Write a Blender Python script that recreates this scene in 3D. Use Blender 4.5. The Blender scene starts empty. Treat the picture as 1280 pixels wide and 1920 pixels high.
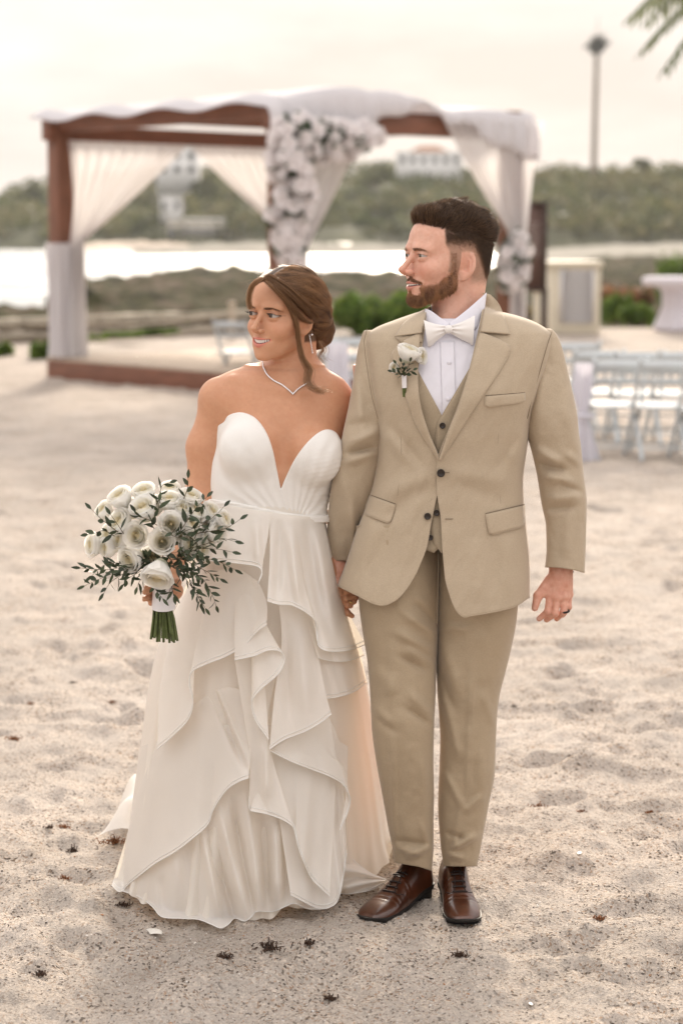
import bpy, math, random
import numpy as np
from mathutils import Vector, Matrix
from mathutils.bvhtree import BVHTree
random.seed(7); np.random.seed(7)
SC = bpy.context.scene
COL = SC.collection
# ---------------------------------------------------------------- camera
F = 3733.0; CAMZ = 1.70; PITCH = math.atan(520 / F)
cam_d = bpy.data.cameras.new('camera'); cam = bpy.data.objects.new('camera', cam_d); COL.objects.link(cam)
cam.location = (0, 0, CAMZ); cam.rotation_euler = (math.pi / 2 - PITCH, 0, 0)
cam_d.sensor_fit = 'VERTICAL'; cam_d.sensor_height = 36; cam_d.sensor_width = 24; cam_d.lens = 36 * F / 1920
cam_d.clip_start = 0.05; cam_d.clip_end = 6000
cam_d.dof.use_dof = True; cam_d.dof.focus_distance = 4.93; cam_d.dof.aperture_fstop = 2.8
SC.camera = cam
# ---------------------------------------------------------------- sky, sun, exposure
SUN_EL = math.radians(21); SUN_AZ = math.radians(3)      # azimuth from +Y towards +X : low sun behind the couple
w = bpy.data.worlds.new('World'); SC.world = w; w.use_nodes = True
nt = w.node_tree; nt.nodes.clear()
def wn(t, **k):
    n = nt.nodes.new(t)
    for a, b in k.items(): setattr(n, a, b)
    return n
sky = wn('ShaderNodeTexSky', sky_type='NISHITA', sun_disc=False, sun_elevation=SUN_EL, sun_rotation=SUN_AZ, air_density=1.2, dust_density=2.0, ozone_density=1.0)
tc = wn('ShaderNodeTexCoord'); mp = wn('ShaderNodeMapping'); mp.inputs['Scale'].default_value = (1.0, 1.0, 3.4)
no = wn('ShaderNodeTexNoise'); no.inputs['Scale'].default_value = 2.3; no.inputs['Detail'].default_value = 6; no.inputs['Roughness'].default_value = 0.55
cr = wn('ShaderNodeValToRGB')
e = cr.color_ramp.elements
e[0].position = 0.40; e[0].color = (0.60, 0.56, 0.545, 1)
e[1].position = 0.62; e[1].color = (0.87, 0.845, 0.825, 1)
bg1 = wn('ShaderNodeBackground'); bg1.inputs['Strength'].default_value = 0.05
bg2 = wn('ShaderNodeBackground'); bg2.inputs['Strength'].default_value = 1.0
mix = wn('ShaderNodeMixShader'); mix.inputs[0].default_value = 0.90
out = wn('ShaderNodeOutputWorld'); L = nt.links.new
L(tc.outputs['Generated'], mp.inputs[0]); L(mp.outputs[0], no.inputs['Vector']); L(no.outputs['Fac'], cr.inputs[0])
# an overcast dome grows brighter towards the zenith (CIE overcast sky)
sep = wn('ShaderNodeSeparateXYZ'); L(tc.outputs['Generated'], sep.inputs[0]); mr = wn('ShaderNodeMapRange'); mr.inputs['To Min'].default_value = 1.0; mr.inputs['To Max'].default_value = 2.6; L(sep.outputs['Z'], mr.inputs['Value'])
vm = wn('ShaderNodeVectorMath', operation='SCALE'); L(cr.outputs[0], vm.inputs[0]); L(mr.outputs[0], vm.inputs['Scale'])
L(sky.outputs[0], bg1.inputs['Color']); L(vm.outputs[0], bg2.inputs['Color'])
L(bg1.outputs[0], mix.inputs[1]); L(bg2.outputs[0], mix.inputs[2]); L(mix.outputs[0], out.inputs['Surface'])
sun_d = bpy.data.lights.new('sun', 'SUN'); sun = bpy.data.objects.new('sun', sun_d); COL.objects.link(sun)
sun_d.energy = 5.0; sun_d.angle = math.radians(13.0); sun_d.color = (1.0, 0.87, 0.71)
sd = Vector((math.sin(SUN_AZ) * math.cos(SUN_EL), math.cos(SUN_AZ) * math.cos(SUN_EL), math.sin(SUN_EL)))
sun.rotation_euler = sd.to_track_quat('Z', 'Y').to_euler()
SC.view_settings.view_transform = 'Standard'; SC.view_settings.look = 'None'
SC.view_settings.exposure = 0.20; SC.view_settings.gamma = 1.0; SC.view_settings.use_curve_mapping = False
SC.cycles.use_denoising = True
SC.cycles.max_bounces = 8; SC.cycles.transparent_max_bounces = 16; SC.cycles.volume_bounces = 1
SC.cycles.sample_clamp_indirect = 6.0
SC.cycles.volume_step_rate = 4.0
# ================================================================ helpers
def P(px, py, Y):
    """world point that the photograph shows at pixel (px,py), at distance Y"""
    u = (px - 640) / F; v = (960 - py) / F
    dy = math.cos(PITCH) + v * math.sin(PITCH); dz = -math.sin(PITCH) + v * math.cos(PITCH)
    t = Y / dy
    return np.array((u * t, Y, CAMZ + dz * t))
def Pa(px, py, Y):
    px, py, Y = np.broadcast_arrays(np.asarray(px, float), np.asarray(py, float), np.asarray(Y, float))
    u = (px - 640) / F; v = (960 - py) / F
    dy = math.cos(PITCH) + v * math.sin(PITCH); dz = -math.sin(PITCH) + v * math.cos(PITCH)
    t = Y / dy
    return np.stack([u * t, Y, CAMZ + dz * t], -1)
def G(px, py, z=0.0):
    u = (px - 640) / F; v = (960 - py) / F
    dy = math.cos(PITCH) + v * math.sin(PITCH); dz = -math.sin(PITCH) + v * math.cos(PITCH)
    t = (z - CAMZ) / dz
    return np.array((u * t, dy * t, z))
def interp(xs, ys, x):
    """smooth (monotone-ish catmull rom) interpolation of ys over xs"""
    xs = np.asarray(xs, float); ys = np.asarray(ys, float); x = np.asarray(x, float)
    n = len(xs); h = np.diff(xs); s = np.diff(ys) / h
    m = np.empty(n); m[0] = s[0]; m[-1] = s[-1]
    if n > 2:
        a = s[:-1]; b = s[1:]
        m[1:-1] = np.where(a * b > 0, 2 * a * b / (a + b + 1e-12 * np.sign(a + b + 1e-30)), 0)
    xc = np.clip(x, xs[0], xs[-1]); i = np.clip(np.searchsorted(xs, xc, 'right') - 1, 0, n - 2)
    t = (xc - xs[i]) / h[i]
    return ((2*t**3-3*t**2+1)*ys[i] + (t**3-2*t**2+t)*h[i]*m[i] + (-2*t**3+3*t**2)*ys[i+1] + (t**3-t**2)*h[i]*m[i+1])
def catmull(pts, n):
    """resample a polyline (k,d) as a catmull-rom curve with n points, even in arc length"""
    p = np.asarray(pts, float); k = len(p)
    if k < 3: 
        t = np.linspace(0, 1, n)[:, None]; return p[0] * (1 - t) + p[-1] * t
    q = np.vstack([2*p[0]-p[1], p, 2*p[-1]-p[-2]]); m = 16
    out = []
    for i in range(k - 1):
        p0, p1, p2, p3 = q[i], q[i+1], q[i+2], q[i+3]
        t = (np.arange(m) / m)[:, None]
        out.append(0.5*((2*p1)+(-p0+p2)*t+(2*p0-5*p1+4*p2-p3)*t**2+(-p0+3*p1-3*p2+p3)*t**3))
    out.append(p[-1:]); c = np.vstack(out)
    s = np.r_[0, np.cumsum(np.linalg.norm(np.diff(c, axis=0), axis=1))]
    t = np.linspace(0, s[-1], n)
    return np.stack([np.interp(t, s, c[:, j]) for j in range(c.shape[1])], -1)
# ---- noise
def _h(ix, iy, iz, seed):
    n = (ix.astype(np.int64) * 374761393 + iy.astype(np.int64) * 668265263 + iz.astype(np.int64) * 2147483647 + seed * 974634777) & 0xffffffff
    n = ((n ^ (n >> 13)) * 1274126177) & 0xffffffff
    n = ((n ^ (n >> 16)) * 2246822519) & 0xffffffff
    return ((n ^ (n >> 15)) & 0xffff) / 32767.5 - 1.0
def vnoise(x, y, z=0.0, seed=0):
    x, y, z = np.broadcast_arrays(np.asarray(x, float), np.asarray(y, float), np.asarray(z, float))
    ix, iy, iz = np.floor(x), np.floor(y), np.floor(z)
    fx, fy, fz = x - ix, y - iy, z - iz
    fx = fx*fx*fx*(fx*(fx*6-15)+10); fy = fy*fy*fy*(fy*(fy*6-15)+10); fz = fz*fz*fz*(fz*(fz*6-15)+10)
    flat = not np.any(iz) and not np.any(fz)
    def lay(k):
        a = _h(ix, iy, iz + k, seed); b = _h(ix + 1, iy, iz + k, seed); c = _h(ix, iy + 1, iz + k, seed); d = _h(ix + 1, iy + 1, iz + k, seed)
        return (a*(1-fx)+b*fx)*(1-fy)+(c*(1-fx)+d*fx)*fy
    l0 = lay(0)
    return l0 if flat else l0 * (1 - fz) + lay(1) * fz
def fbm(x, y, z=0.0, octv=4, seed=0, rough=0.5):
    s = 0; a = 1; f = 1
    for k in range(octv):
        s = s + a * vnoise(np.asarray(x)*f, np.asarray(y)*f, np.asarray(z)*f, seed + k * 17); a *= rough; f *= 2.03
    return s
# ---- objects
def tag(o, label=None, cat=None, group=None, kind=None):
    if label: o['label'] = label
    if cat: o['category'] = cat
    if group: o['group'] = group
    if kind: o['kind'] = kind
    return o
def empty(name, loc=(0, 0, 0), rz=0.0):
    o = bpy.data.objects.new(name, None); COL.objects.link(o); o.location = [float(c) for c in loc]; o.rotation_euler = (0, 0, rz)
    o.empty_display_size = 0.1
    return o
def adopt(o, parent):
    """parent o, whose mesh is in world coordinates, keeping it where it is (parents here are only moved and turned about z)"""
    o.parent = parent
    M = Matrix.Translation(parent.location) @ parent.rotation_euler.to_matrix().to_4x4()
    p = parent.parent
    while p is not None:
        M = (Matrix.Translation(p.location) @ p.rotation_euler.to_matrix().to_4x4() @ p.matrix_parent_inverse if False else Matrix.Translation(p.location) @ p.rotation_euler.to_matrix().to_4x4()) @ M
        p = p.parent
    o.matrix_parent_inverse = Matrix.Identity(4)
    o.data.transform(M.inverted()) if o.data and hasattr(o.data, 'transform') else None
    return o
def mk(name, v, f, m=None, parent=None, smooth=True, attrs=None, local=False, uv=None):
    """one mesh object from vertices (n,3) and faces (list, or int array (k,3|4))"""
    me = bpy.data.meshes.new(name); v = np.asarray(v, np.float32).reshape(-1, 3)
    if isinstance(f, np.ndarray) and f.ndim == 2:
        k = f.shape[1]; me.vertices.add(len(v)); me.vertices.foreach_set('co', v.ravel())
        me.loops.add(f.size); me.loops.foreach_set('vertex_index', f.astype(np.int32).ravel())
        me.polygons.add(len(f)); me.polygons.foreach_set('loop_start', np.arange(0, f.size, k, dtype=np.int32))
        me.update(calc_edges=True)
    else:
        me.from_pydata([tuple(map(float, a)) for a in v], [], [tuple(int(i) for i in a) for a in f])
    if smooth and len(me.polygons): me.polygons.foreach_set('use_smooth', np.ones(len(me.polygons), bool))
    for an, av in (attrs or {}).items():
        av = np.asarray(av, np.float32)
        if av.ndim == 1:
            a = me.attributes.new(an, 'FLOAT', 'POINT'); a.data.foreach_set('value', av)
        else:
            if av.shape[1] == 3: av = np.c_[av, np.ones(len(av))]
            a = me.attributes.new(an, 'FLOAT_COLOR', 'POINT'); a.data.foreach_set('color', av.astype(np.float32).ravel())
    me.validate(); me.update()
    o = bpy.data.objects.new(name, me); COL.objects.link(o)
    if m: me.materials.append(m)
    if parent is not None:
        if local: o.parent = parent
        else: adopt(o, parent)
    return o
def grid_faces(nu, nv, cu=False, cv=False):
    """quads of a grid laid out as index = i*nv + j"""
    i = np.arange(nu if cu else nu - 1); j = np.arange(nv if cv else nv - 1)
    I, J = np.meshgrid(i, j, indexing='ij'); I2 = (I + 1) % nu; J2 = (J + 1) % nv
    return np.stack([I*nv+J, I2*nv+J, I2*nv+J2, I*nv+J2], -1).reshape(-1, 4)
class MB:
    """collects pieces into one mesh"""
    def __init__(s): s.v = []; s.f4 = []; s.f3 = []; s.n = 0; s.c = []
    def add(s, v, f, c=None):
        v = np.asarray(v, float).reshape(-1, 3); f = np.asarray(f, int)
        (s.f4 if f.shape[1] == 4 else s.f3).append(f + s.n); s.v.append(v); s.n += len(v)
        if c is not None: s.c.append(np.tile(np.asarray(c, float), (len(v), 1)) if np.ndim(c) == 1 else np.asarray(c, float))
        return s
    def box(s, a, b, M=None, c=None):
        x0, y0, z0 = a; x1, y1, z1 = b
        v = np.array([(x0,y0,z0),(x1,y0,z0),(x1,y1,z0),(x0,y1,z0),(x0,y0,z1),(x1,y0,z1),(x1,y1,z1),(x0,y1,z1)], float)
        if M is not None: v = v @ np.asarray(M)[:3, :3].T + np.asarray(M)[:3, 3]
        return s.add(v, [(0,3,2,1),(4,5,6,7),(0,1,5,4),(1,2,6,5),(2,3,7,6),(3,0,4,7)], c)
    def tube(s, pts, r, n=8, c=None, cap=True, flat=1.0):
        pts = np.asarray(pts, float); k = len(pts); r = np.broadcast_to(np.asarray(r, float), (k,))
        T = np.gradient(pts, axis=0); T /= np.linalg.norm(T, axis=1)[:, None] + 1e-12
        up = np.array((0.0, -1.0, 0.05)) if abs(T[0][1]) < 0.9 else np.array((1.0, 0, 0)); N = []
        a = up - T[0] * (up @ T[0])
        for t in T:
            a = a - t * (a @ t); a /= np.linalg.norm(a) + 1e-12; N.append(a.copy())
        N = np.array(N); B = np.cross(T, N)
        th = np.arange(n) * 2 * math.pi / n
        v = pts[:, None] + r[:, None, None] * (np.cos(th)[None, :, None] * N[:, None] * flat + np.sin(th)[None, :, None] * B[:, None])
        s.add(v.reshape(-1, 3), grid_faces(k, n, False, True)[:, ::-1], c)
        if cap:
            for idx, rev in ((0, False), (k - 1, True)):
                base = v[idx]; cen = pts[idx]
                q = np.vstack([base, cen]); f = [(j, (j + 1) % n, n) for j in range(n)]
                if rev: f = [a[::-1] for a in f]
                s.add(q, f, c)
        return s
    def ball(s, cen, r, n=8, m=6, c=None, M=None):
        th = np.arange(n) * 2 * math.pi / n; ph = np.linspace(0, math.pi, m)
        v = np.stack([np.sin(ph)[:, None] * np.cos(th), np.sin(ph)[:, None] * np.sin(th), np.cos(ph)[:, None] * np.ones(n)], -1).reshape(-1, 3) * np.asarray(r)
        if M is not None: v = v @ np.asarray(M)[:3, :3].T
        return s.add(v + np.asarray(cen), grid_faces(m, n, False, True), c)
    def build(s, name, m=None, parent=None, smooth=True, local=False):
        v = np.vstack(s.v); me_f = []
        f4 = np.vstack(s.f4) if s.f4 else None; f3 = np.vstack(s.f3) if s.f3 else None
        at = {'col': np.vstack(s.c)} if s.c and sum(len(x) for x in s.c) == len(v) else None
        if f3 is None: return mk(name, v, f4, m, parent, smooth, at, local)
        if f4 is None: return mk(name, v, f3, m, parent, smooth, at, local)
        f3b = np.vstack([f4[:, [0, 1, 2]], f4[:, [0, 2, 3]], f3])
        return mk(name, v, f3b, m, parent, smooth, at, local)
def mod_solid(o, t, off=0.0):
    md = o.modifiers.new('solid', 'SOLIDIFY'); md.thickness = t; md.offset = off; md.use_even_offset = False; return o
def mod_sub(o, k=1):
    md = o.modifiers.new('sub', 'SUBSURF'); md.levels = k; md.render_levels = k; return o
def mod_bevel(o, w_, seg=2):
    md = o.modifiers.new('bevel', 'BEVEL'); md.width = w_; md.segments = seg; md.limit_method = 'ANGLE'; return o
def copy_tree(o, parent=None):
    c = o.copy(); COL.objects.link(c); c.parent = parent
    for ch in list(o.children): copy_tree(ch, c)
    return c
# ---- materials
def mat(name, base=(0.5, 0.5, 0.5), rough=0.6, **k):
    """principled material; options: spec, metal, sub (subsurface weight), sheen, trans (mix of translucent), alpha, noise=(scale, dark, light), bump=(scale, strength, dist), attr='col', coat"""
    m = bpy.data.materials.new(name); m.use_nodes = True; t = m.node_tree; b = t.nodes['Principled BSDF']; o = t.nodes['Material Output']
    b.inputs['Base Color'].default_value = (*base, 1); b.inputs['Roughness'].default_value = rough
    b.inputs['Specular IOR Level'].default_value = k.get('spec', 0.4); b.inputs['Metallic'].default_value = k.get('metal', 0)
    if 'sub' in k:
        b.inputs['Subsurface Weight'].default_value = k['sub']; b.inputs['Subsurface Radius'].default_value = k.get('rad', (1.0, 0.35, 0.2)); b.inputs['Subsurface Scale'].default_value = k.get('sscale', 0.01)
    if 'sheen' in k: b.inputs['Sheen Weight'].default_value = k['sheen']; b.inputs['Sheen Roughness'].default_value = 0.4
    if 'coat' in k: b.inputs['Coat Weight'].default_value = k['coat']; b.inputs['Coat Roughness'].default_value = k.get('coatr', 0.2)
    tcn = t.nodes.new('ShaderNodeTexCoord'); col = None
    if 'attr' in k:
        a = t.nodes.new('ShaderNodeAttribute'); a.attribute_name = k['attr']; col = a.outputs['Color']
    if 'noise' in k:
        sc_, d_, l_ = k['noise'][:3]; n = t.nodes.new('ShaderNodeTexNoise'); n.inputs['Scale'].default_value = sc_; n.inputs['Detail'].default_value = 5
        n.inputs['Roughness'].default_value = k.get('nrough', 0.6)
        if 'stretch' in k:
            mp_ = t.nodes.new('ShaderNodeMapping'); mp_.inputs['Scale'].default_value = k['stretch']; t.links.new(tcn.outputs['Object'], mp_.inputs[0]); t.links.new(mp_.outputs[0], n.inputs['Vector'])
        else: t.links.new(tcn.outputs['Object'], n.inputs['Vector'])
        r = t.nodes.new('ShaderNodeMapRange'); r.inputs['From Min'].default_value = 0.3; r.inputs['From Max'].default_value = 0.7; r.inputs['To Min'].default_value = d_; r.inputs['To Max'].default_value = l_
        t.links.new(n.outputs['Fac'], r.inputs['Value'])
        mx = t.nodes.new('ShaderNodeMix'); mx.data_type = 'RGBA'; mx.blend_type = 'MULTIPLY'; mx.inputs[0].default_value = 1
        if col is not None: t.links.new(col, mx.inputs[6])
        else: mx.inputs[6].default_value = (*base, 1)
        t.links.new(r.outputs[0], mx.inputs[7]); col = mx.outputs[2]
    if col is not None: t.links.new(col, b.inputs['Base Color'])
    if 'bump' in k:
        bs = k['bump'] if isinstance(k['bump'], list) else [k['bump']]; prev = None
        for bb in bs:
            sc_, st_, di_ = bb[:3]; n = t.nodes.new('ShaderNodeTexNoise'); n.inputs['Scale'].default_value = sc_; n.inputs['Detail'].default_value = 4
            if len(bb) > 3:
                mp_ = t.nodes.new('ShaderNodeMapping'); mp_.inputs['Scale'].default_value = bb[3]; t.links.new(tcn.outputs['Object'], mp_.inputs[0]); t.links.new(mp_.outputs[0], n.inputs['Vector'])
            else: t.links.new(tcn.outputs['Object'], n.inputs['Vector'])
            bu = t.nodes.new('ShaderNodeBump'); bu.inputs['Strength'].default_value = st_; bu.inputs['Distance'].default_value = di_
            t.links.new(n.outputs['Fac'], bu.inputs['Height'])
            if prev is not None: t.links.new(prev, bu.inputs['Normal'])
            prev = bu.outputs[0]
        t.links.new(prev, b.inputs['Normal'])
    surf = b.outputs[0]
    if 'trans' in k:
        tr = t.nodes.new('ShaderNodeBsdfTranslucent'); tr.inputs['Color'].default_value = (*k.get('tcol', base), 1)
        if col is not None and 'tcol' not in k: t.links.new(col, tr.inputs['Color'])
        mx = t.nodes.new('ShaderNodeMixShader'); mx.inputs[0].default_value = k['trans']; t.links.new(surf, mx.inputs[1]); t.links.new(tr.outputs[0], mx.inputs[2]); surf = mx.outputs[0]
    if 'alpha' in k:
        tp = t.nodes.new('ShaderNodeBsdfTransparent'); mx = t.nodes.new('ShaderNodeMixShader'); mx.inputs[0].default_value = k['alpha']
        t.links.new(tp.outputs[0], mx.inputs[1]); t.links.new(surf, mx.inputs[2]); surf = mx.outputs[0]
    t.links.new(surf, o.inputs['Surface'])
    return m
# ---- signed distance fields and surface nets
def smin(a, b, k):
    h = np.maximum(k - np.abs(a - b), 0) / k
    return np.minimum(a, b) - h * h * k * 0.25
def smax(a, b, k): return -smin(-a, -b, k)
def s_sph(p, c, r): return np.linalg.norm(p - np.asarray(c), axis=1) - r
def s_ell(p, c, r, R=None):
    q = p - np.asarray(c, float)
    if R is not None: q = q @ R
    r = np.asarray(r, float); k0 = np.linalg.norm(q / r, axis=1); k1 = np.linalg.norm(q / (r * r), axis=1)
    return k0 * (k0 - 1.0) / np.maximum(k1, 1e-9)
def s_cap(p, a, b, ra, rb=None):
    a = np.asarray(a, float); b = np.asarray(b, float); rb = ra if rb is None else rb
    ab = b - a; t = np.clip(((p - a) @ ab) / (ab @ ab), 0, 1)
    return np.linalg.norm(p - a - t[:, None] * ab, axis=1) - (ra + (rb - ra) * t)
def rot(ax, deg):
    return np.array(Matrix.Rotation(math.radians(deg), 3, ax))
def nets(fn, lo, hi, h, margin=1.3):
    """surface nets of fn over a box, evaluated only in bricks near the surface"""
    B = 8; lo = np.asarray(lo, float); hi = np.asarray(hi, float)
    nb = np.ceil((hi - lo) / (h * B)).astype(int); N = nb * B
    ci = np.stack(np.meshgrid(*[np.arange(k) for k in nb], indexing='ij'), -1).reshape(-1, 3)
    cc = lo + (ci * B + (B - 1) / 2) * h
    d = np.concatenate([fn(cc[i:i + 200000]) for i in range(0, len(cc), 200000)])
    act = np.abs(d) < h * B * 0.87 * margin
    V = np.where(d < 0, -1.0, 1.0).astype(np.float32).reshape(nb)
    V = np.repeat(np.repeat(np.repeat(V, B, 0), B, 1), B, 2) * h * B
    off = np.stack(np.meshgrid(*[np.arange(B)] * 3, indexing='ij'), -1).reshape(-1, 3)
    ai = ci[act] * B
    V5 = V.reshape(nb[0], B, nb[1], B, nb[2], B)
    for s in range(0, len(ai), 600):
        blk = ai[s:s + 600]; idx = (blk[:, None] + off[None]).reshape(-1, 3)
        V[idx[:, 0], idx[:, 1], idx[:, 2]] = fn(lo + idx * h)
    S = V < 0
    c = np.zeros(tuple(N - 1), np.int8)
    for dx in (0, 1):
        for dy in (0, 1):
            for dz in (0, 1): c += S[dx:N[0]-1+dx, dy:N[1]-1+dy, dz:N[2]-1+dz]
    cells = np.argwhere((c > 0) & (c < 8)); vid = np.full(c.shape, -1, np.int32); vid[tuple(cells.T)] = np.arange(len(cells))
    acc = np.zeros((len(cells), 3)); cnt = np.zeros(len(cells))
    corners = [(a, b, c_) for a in (0, 1) for b in (0, 1) for c_ in (0, 1)]
    val = {k: V[cells[:, 0] + k[0], cells[:, 1] + k[1], cells[:, 2] + k[2]] for k in corners}
    for a in corners:
        for ax in range(3):
            if a[ax] == 0:
                b = list(a); b[ax] = 1; b = tuple(b); va, vb = val[a], val[b]; m = (va < 0) != (vb < 0)
                t = np.where(m, va / np.where(m, va - vb, 1), 0); p = np.tile(np.array(a, float), (len(cells), 1)); p[:, ax] = t
                acc += p * m[:, None]; cnt += m
    v = lo + (cells + acc / cnt[:, None]) * h
    faces = []
    for ax in range(3):
        sl0 = [slice(None)] * 3; sl1 = [slice(None)] * 3; sl0[ax] = slice(0, N[ax] - 1); sl1[ax] = slice(1, N[ax])
        ch = S[tuple(sl0)] != S[tuple(sl1)]; e = np.argwhere(ch)
        u_, w_ = [(1, 2), (2, 0), (0, 1)][ax]
        e = e[(e[:, u_] > 0) & (e[:, w_] > 0) & (e[:, u_] < N[u_] - 1) & (e[:, w_] < N[w_] - 1)]
        def g(du, dw):
            q = e.copy(); q[:, u_] += du; q[:, w_] += dw; return vid[q[:, 0], q[:, 1], q[:, 2]]
        q = np.stack([g(-1, -1), g(0, -1), g(0, 0), g(-1, 0)], -1)
        fl = S[e[:, 0], e[:, 1], e[:, 2]]; q[~fl] = q[~fl][:, ::-1]; faces.append(q)
    f = np.vstack(faces); f = f[(f >= 0).all(1)]
    return v, f
# ---- strands
def strands(name, curves, radii, m, parent, attr=None):
    """hair curves: list of (k,3) arrays -> one CURVES object of tapered strands"""
    k = len(curves); hc = bpy.data.hair_curves.new(name); sizes = [len(c) for c in curves]; hc.add_curves(sizes)
    pos = np.vstack(curves).astype(np.float32)
    hc.points.foreach_set('position', pos.ravel())
    r = np.concatenate([np.linspace(1, 0.25, n) * rr for n, rr in zip(sizes, np.broadcast_to(radii, (k,)))]).astype(np.float32)
    a = hc.attributes.get('radius') or hc.attributes.new('radius', 'FLOAT', 'POINT'); a.data.foreach_set('value', r)
    if attr is not None:
        c = hc.attributes.new('tint', 'FLOAT', 'CURVE'); c.data.foreach_set('value', np.asarray(attr, np.float32))
    hc.materials.append(m)
    o = bpy.data.objects.new(name, hc); COL.objects.link(o); o.parent = parent
    if parent is not None:
        q = parent; Mx = Matrix.Identity(4)
        while q is not None: Mx = Matrix.Translation(q.location) @ q.rotation_euler.to_matrix().to_4x4() @ Mx; q = q.parent
        Mi = np.array(Mx.inverted()); p2 = pos @ Mi[:3, :3].T + Mi[:3, 3]; hc.points.foreach_set('position', p2.astype(np.float32).ravel())
    return o
def hair_mat(name, root, tip, rough=0.35, trans=0.35):
    m = bpy.data.materials.new(name); m.use_nodes = True; t = m.node_tree; t.nodes.remove(t.nodes['Principled BSDF']); o = t.nodes['Material Output']
    a = t.nodes.new('ShaderNodeAttribute'); a.attribute_name = 'tint'
    mx = t.nodes.new('ShaderNodeMix'); mx.data_type = 'RGBA'; mx.inputs[6].default_value = (*root, 1); mx.inputs[7].default_value = (*tip, 1); t.links.new(a.outputs['Fac'], mx.inputs[0])
    pb = t.nodes.new('ShaderNodeBsdfPrincipled'); pb.inputs['Roughness'].default_value = rough; pb.inputs['Specular IOR Level'].default_value = 0.5
    tr = t.nodes.new('ShaderNodeBsdfTranslucent'); ms = t.nodes.new('ShaderNodeMixShader'); ms.inputs[0].default_value = trans
    t.links.new(mx.outputs[2], pb.inputs['Base Color']); t.links.new(mx.outputs[2], tr.inputs['Color'])
    t.links.new(pb.outputs[0], ms.inputs[1]); t.links.new(tr.outputs[0], ms.inputs[2]); t.links.new(ms.outputs[0], o.inputs['Surface'])
    return m
# ================================================================ ground
def node_mat(name):
    m = bpy.data.materials.new(name); m.use_nodes = True; return m, m.node_tree, m.node_tree.nodes['Principled BSDF']
def N_(t, ty, **k):
    n = t.nodes.new(ty)
    for a, b in k.items(): setattr(n, a, b)
    return n
def sand_material():
    m, t, b = node_mat('sand'); L = t.links.new
    tc = N_(t, 'ShaderNodeTexCoord'); b.inputs['Roughness'].default_value = 0.9; b.inputs['Specular IOR Level'].default_value = 0.15
    n1 = N_(t, 'ShaderNodeTexNoise'); n1.inputs['Scale'].default_value = 1.7; n1.inputs['Detail'].default_value = 5
    r1 = N_(t, 'ShaderNodeValToRGB'); r1.color_ramp.elements[0].position = 0.3; r1.color_ramp.elements[0].color = (0.41, 0.36, 0.315, 1); r1.color_ramp.elements[1].position = 0.7; r1.color_ramp.elements[1].color = (0.545, 0.485, 0.43, 1)
    vo = N_(t, 'ShaderNodeTexVoronoi'); vo.inputs['Scale'].default_value = 170; vo.inputs['Randomness'].default_value = 1
    sp = N_(t, 'ShaderNodeSeparateColor'); rg = N_(t, 'ShaderNodeValToRGB'); el = rg.color_ramp.elements
    el[0].position = 0.0; el[0].color = (0.10, 0.085, 0.075, 1); el[1].position = 1.0; el[1].color = (1.45, 1.40, 1.33, 1)
    for p_, c_ in ((0.07, (0.28, 0.24, 0.20, 1)), (0.13, (0.80, 0.60, 0.45, 1)), (0.22, (0.88, 0.86, 0.84, 1)), (0.6, (1.05, 1.02, 1.0, 1)), (0.85, (1.2, 1.15, 1.1, 1))):
        q = el.new(p_); q.color = c_
    mx = N_(t, 'ShaderNodeMix', data_type='RGBA', blend_type='MULTIPLY'); mx.inputs[0].default_value = 0.9
    # coarse coral grit: mostly near the walkers, thinning out with a broken-up edge
    n3 = N_(t, 'ShaderNodeTexNoise'); n3.inputs['Scale'].default_value = 5.0; n3.inputs['Detail'].default_value = 6
    r3 = N_(t, 'ShaderNodeMapRange'); r3.inputs['From Min'].default_value = 0.35; r3.inputs['From Max'].default_value = 0.62; r3.inputs['To Min'].default_value = 0.35; r3.inputs['To Max'].default_value = 1.0
    L(tc.outputs['Object'], n3.inputs['Vector']); L(n3.outputs['Fac'], r3.inputs['Value']); L(r3.outputs[0], mx.inputs[0])
    L(tc.outputs['Object'], n1.inputs['Vector']); L(n1.outputs['Fac'], r1.inputs[0]); L(tc.outputs['Object'], vo.inputs['Vector'])
    L(vo.outputs['Color'], sp.inputs[0]); L(sp.outputs[0], rg.inputs[0]); L(r1.outputs[0], mx.inputs[6]); L(rg.outputs[0], mx.inputs[7]); L(mx.outputs[2], b.inputs['Base Color'])
    b1 = N_(t, 'ShaderNodeBump'); b1.inputs['Strength'].default_value = 0.7; b1.inputs['Distance'].default_value = 0.008; L(vo.outputs['Distance'], b1.inputs['Height'])
    n2 = N_(t, 'ShaderNodeTexNoise'); n2.inputs['Scale'].default_value = 55; n2.inputs['Detail'].default_value = 7; n2.inputs['Roughness'].default_value = 0.7; L(tc.outputs['Object'], n2.inputs['Vector'])
    b2 = N_(t, 'ShaderNodeBump'); b2.inputs['Strength'].default_value = 0.8; b2.inputs['Distance'].default_value = 0.012; L(n2.outputs['Fac'], b2.inputs['Height']); L(b1.outputs[0], b2.inputs['Normal']); L(b2.outputs[0], b.inputs['Normal'])
    return m
M_sand = sand_material()
_rs = np.random.RandomState(5)
_dim = []   # dimples and old footprints: x, y, length, width, angle, depth
for k in range(2600):
    yy = 2.8 * (34 / 2.8) ** _rs.rand(); xx = (_rs.rand() * 2 - 1) * (0.32 * yy + 0.5)
    _dim.append((xx, yy, _rs.uniform(0.05, 0.16), _rs.uniform(0.035, 0.085), _rs.uniform(0, 3.14), _rs.uniform(0.006, 0.026)))
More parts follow.
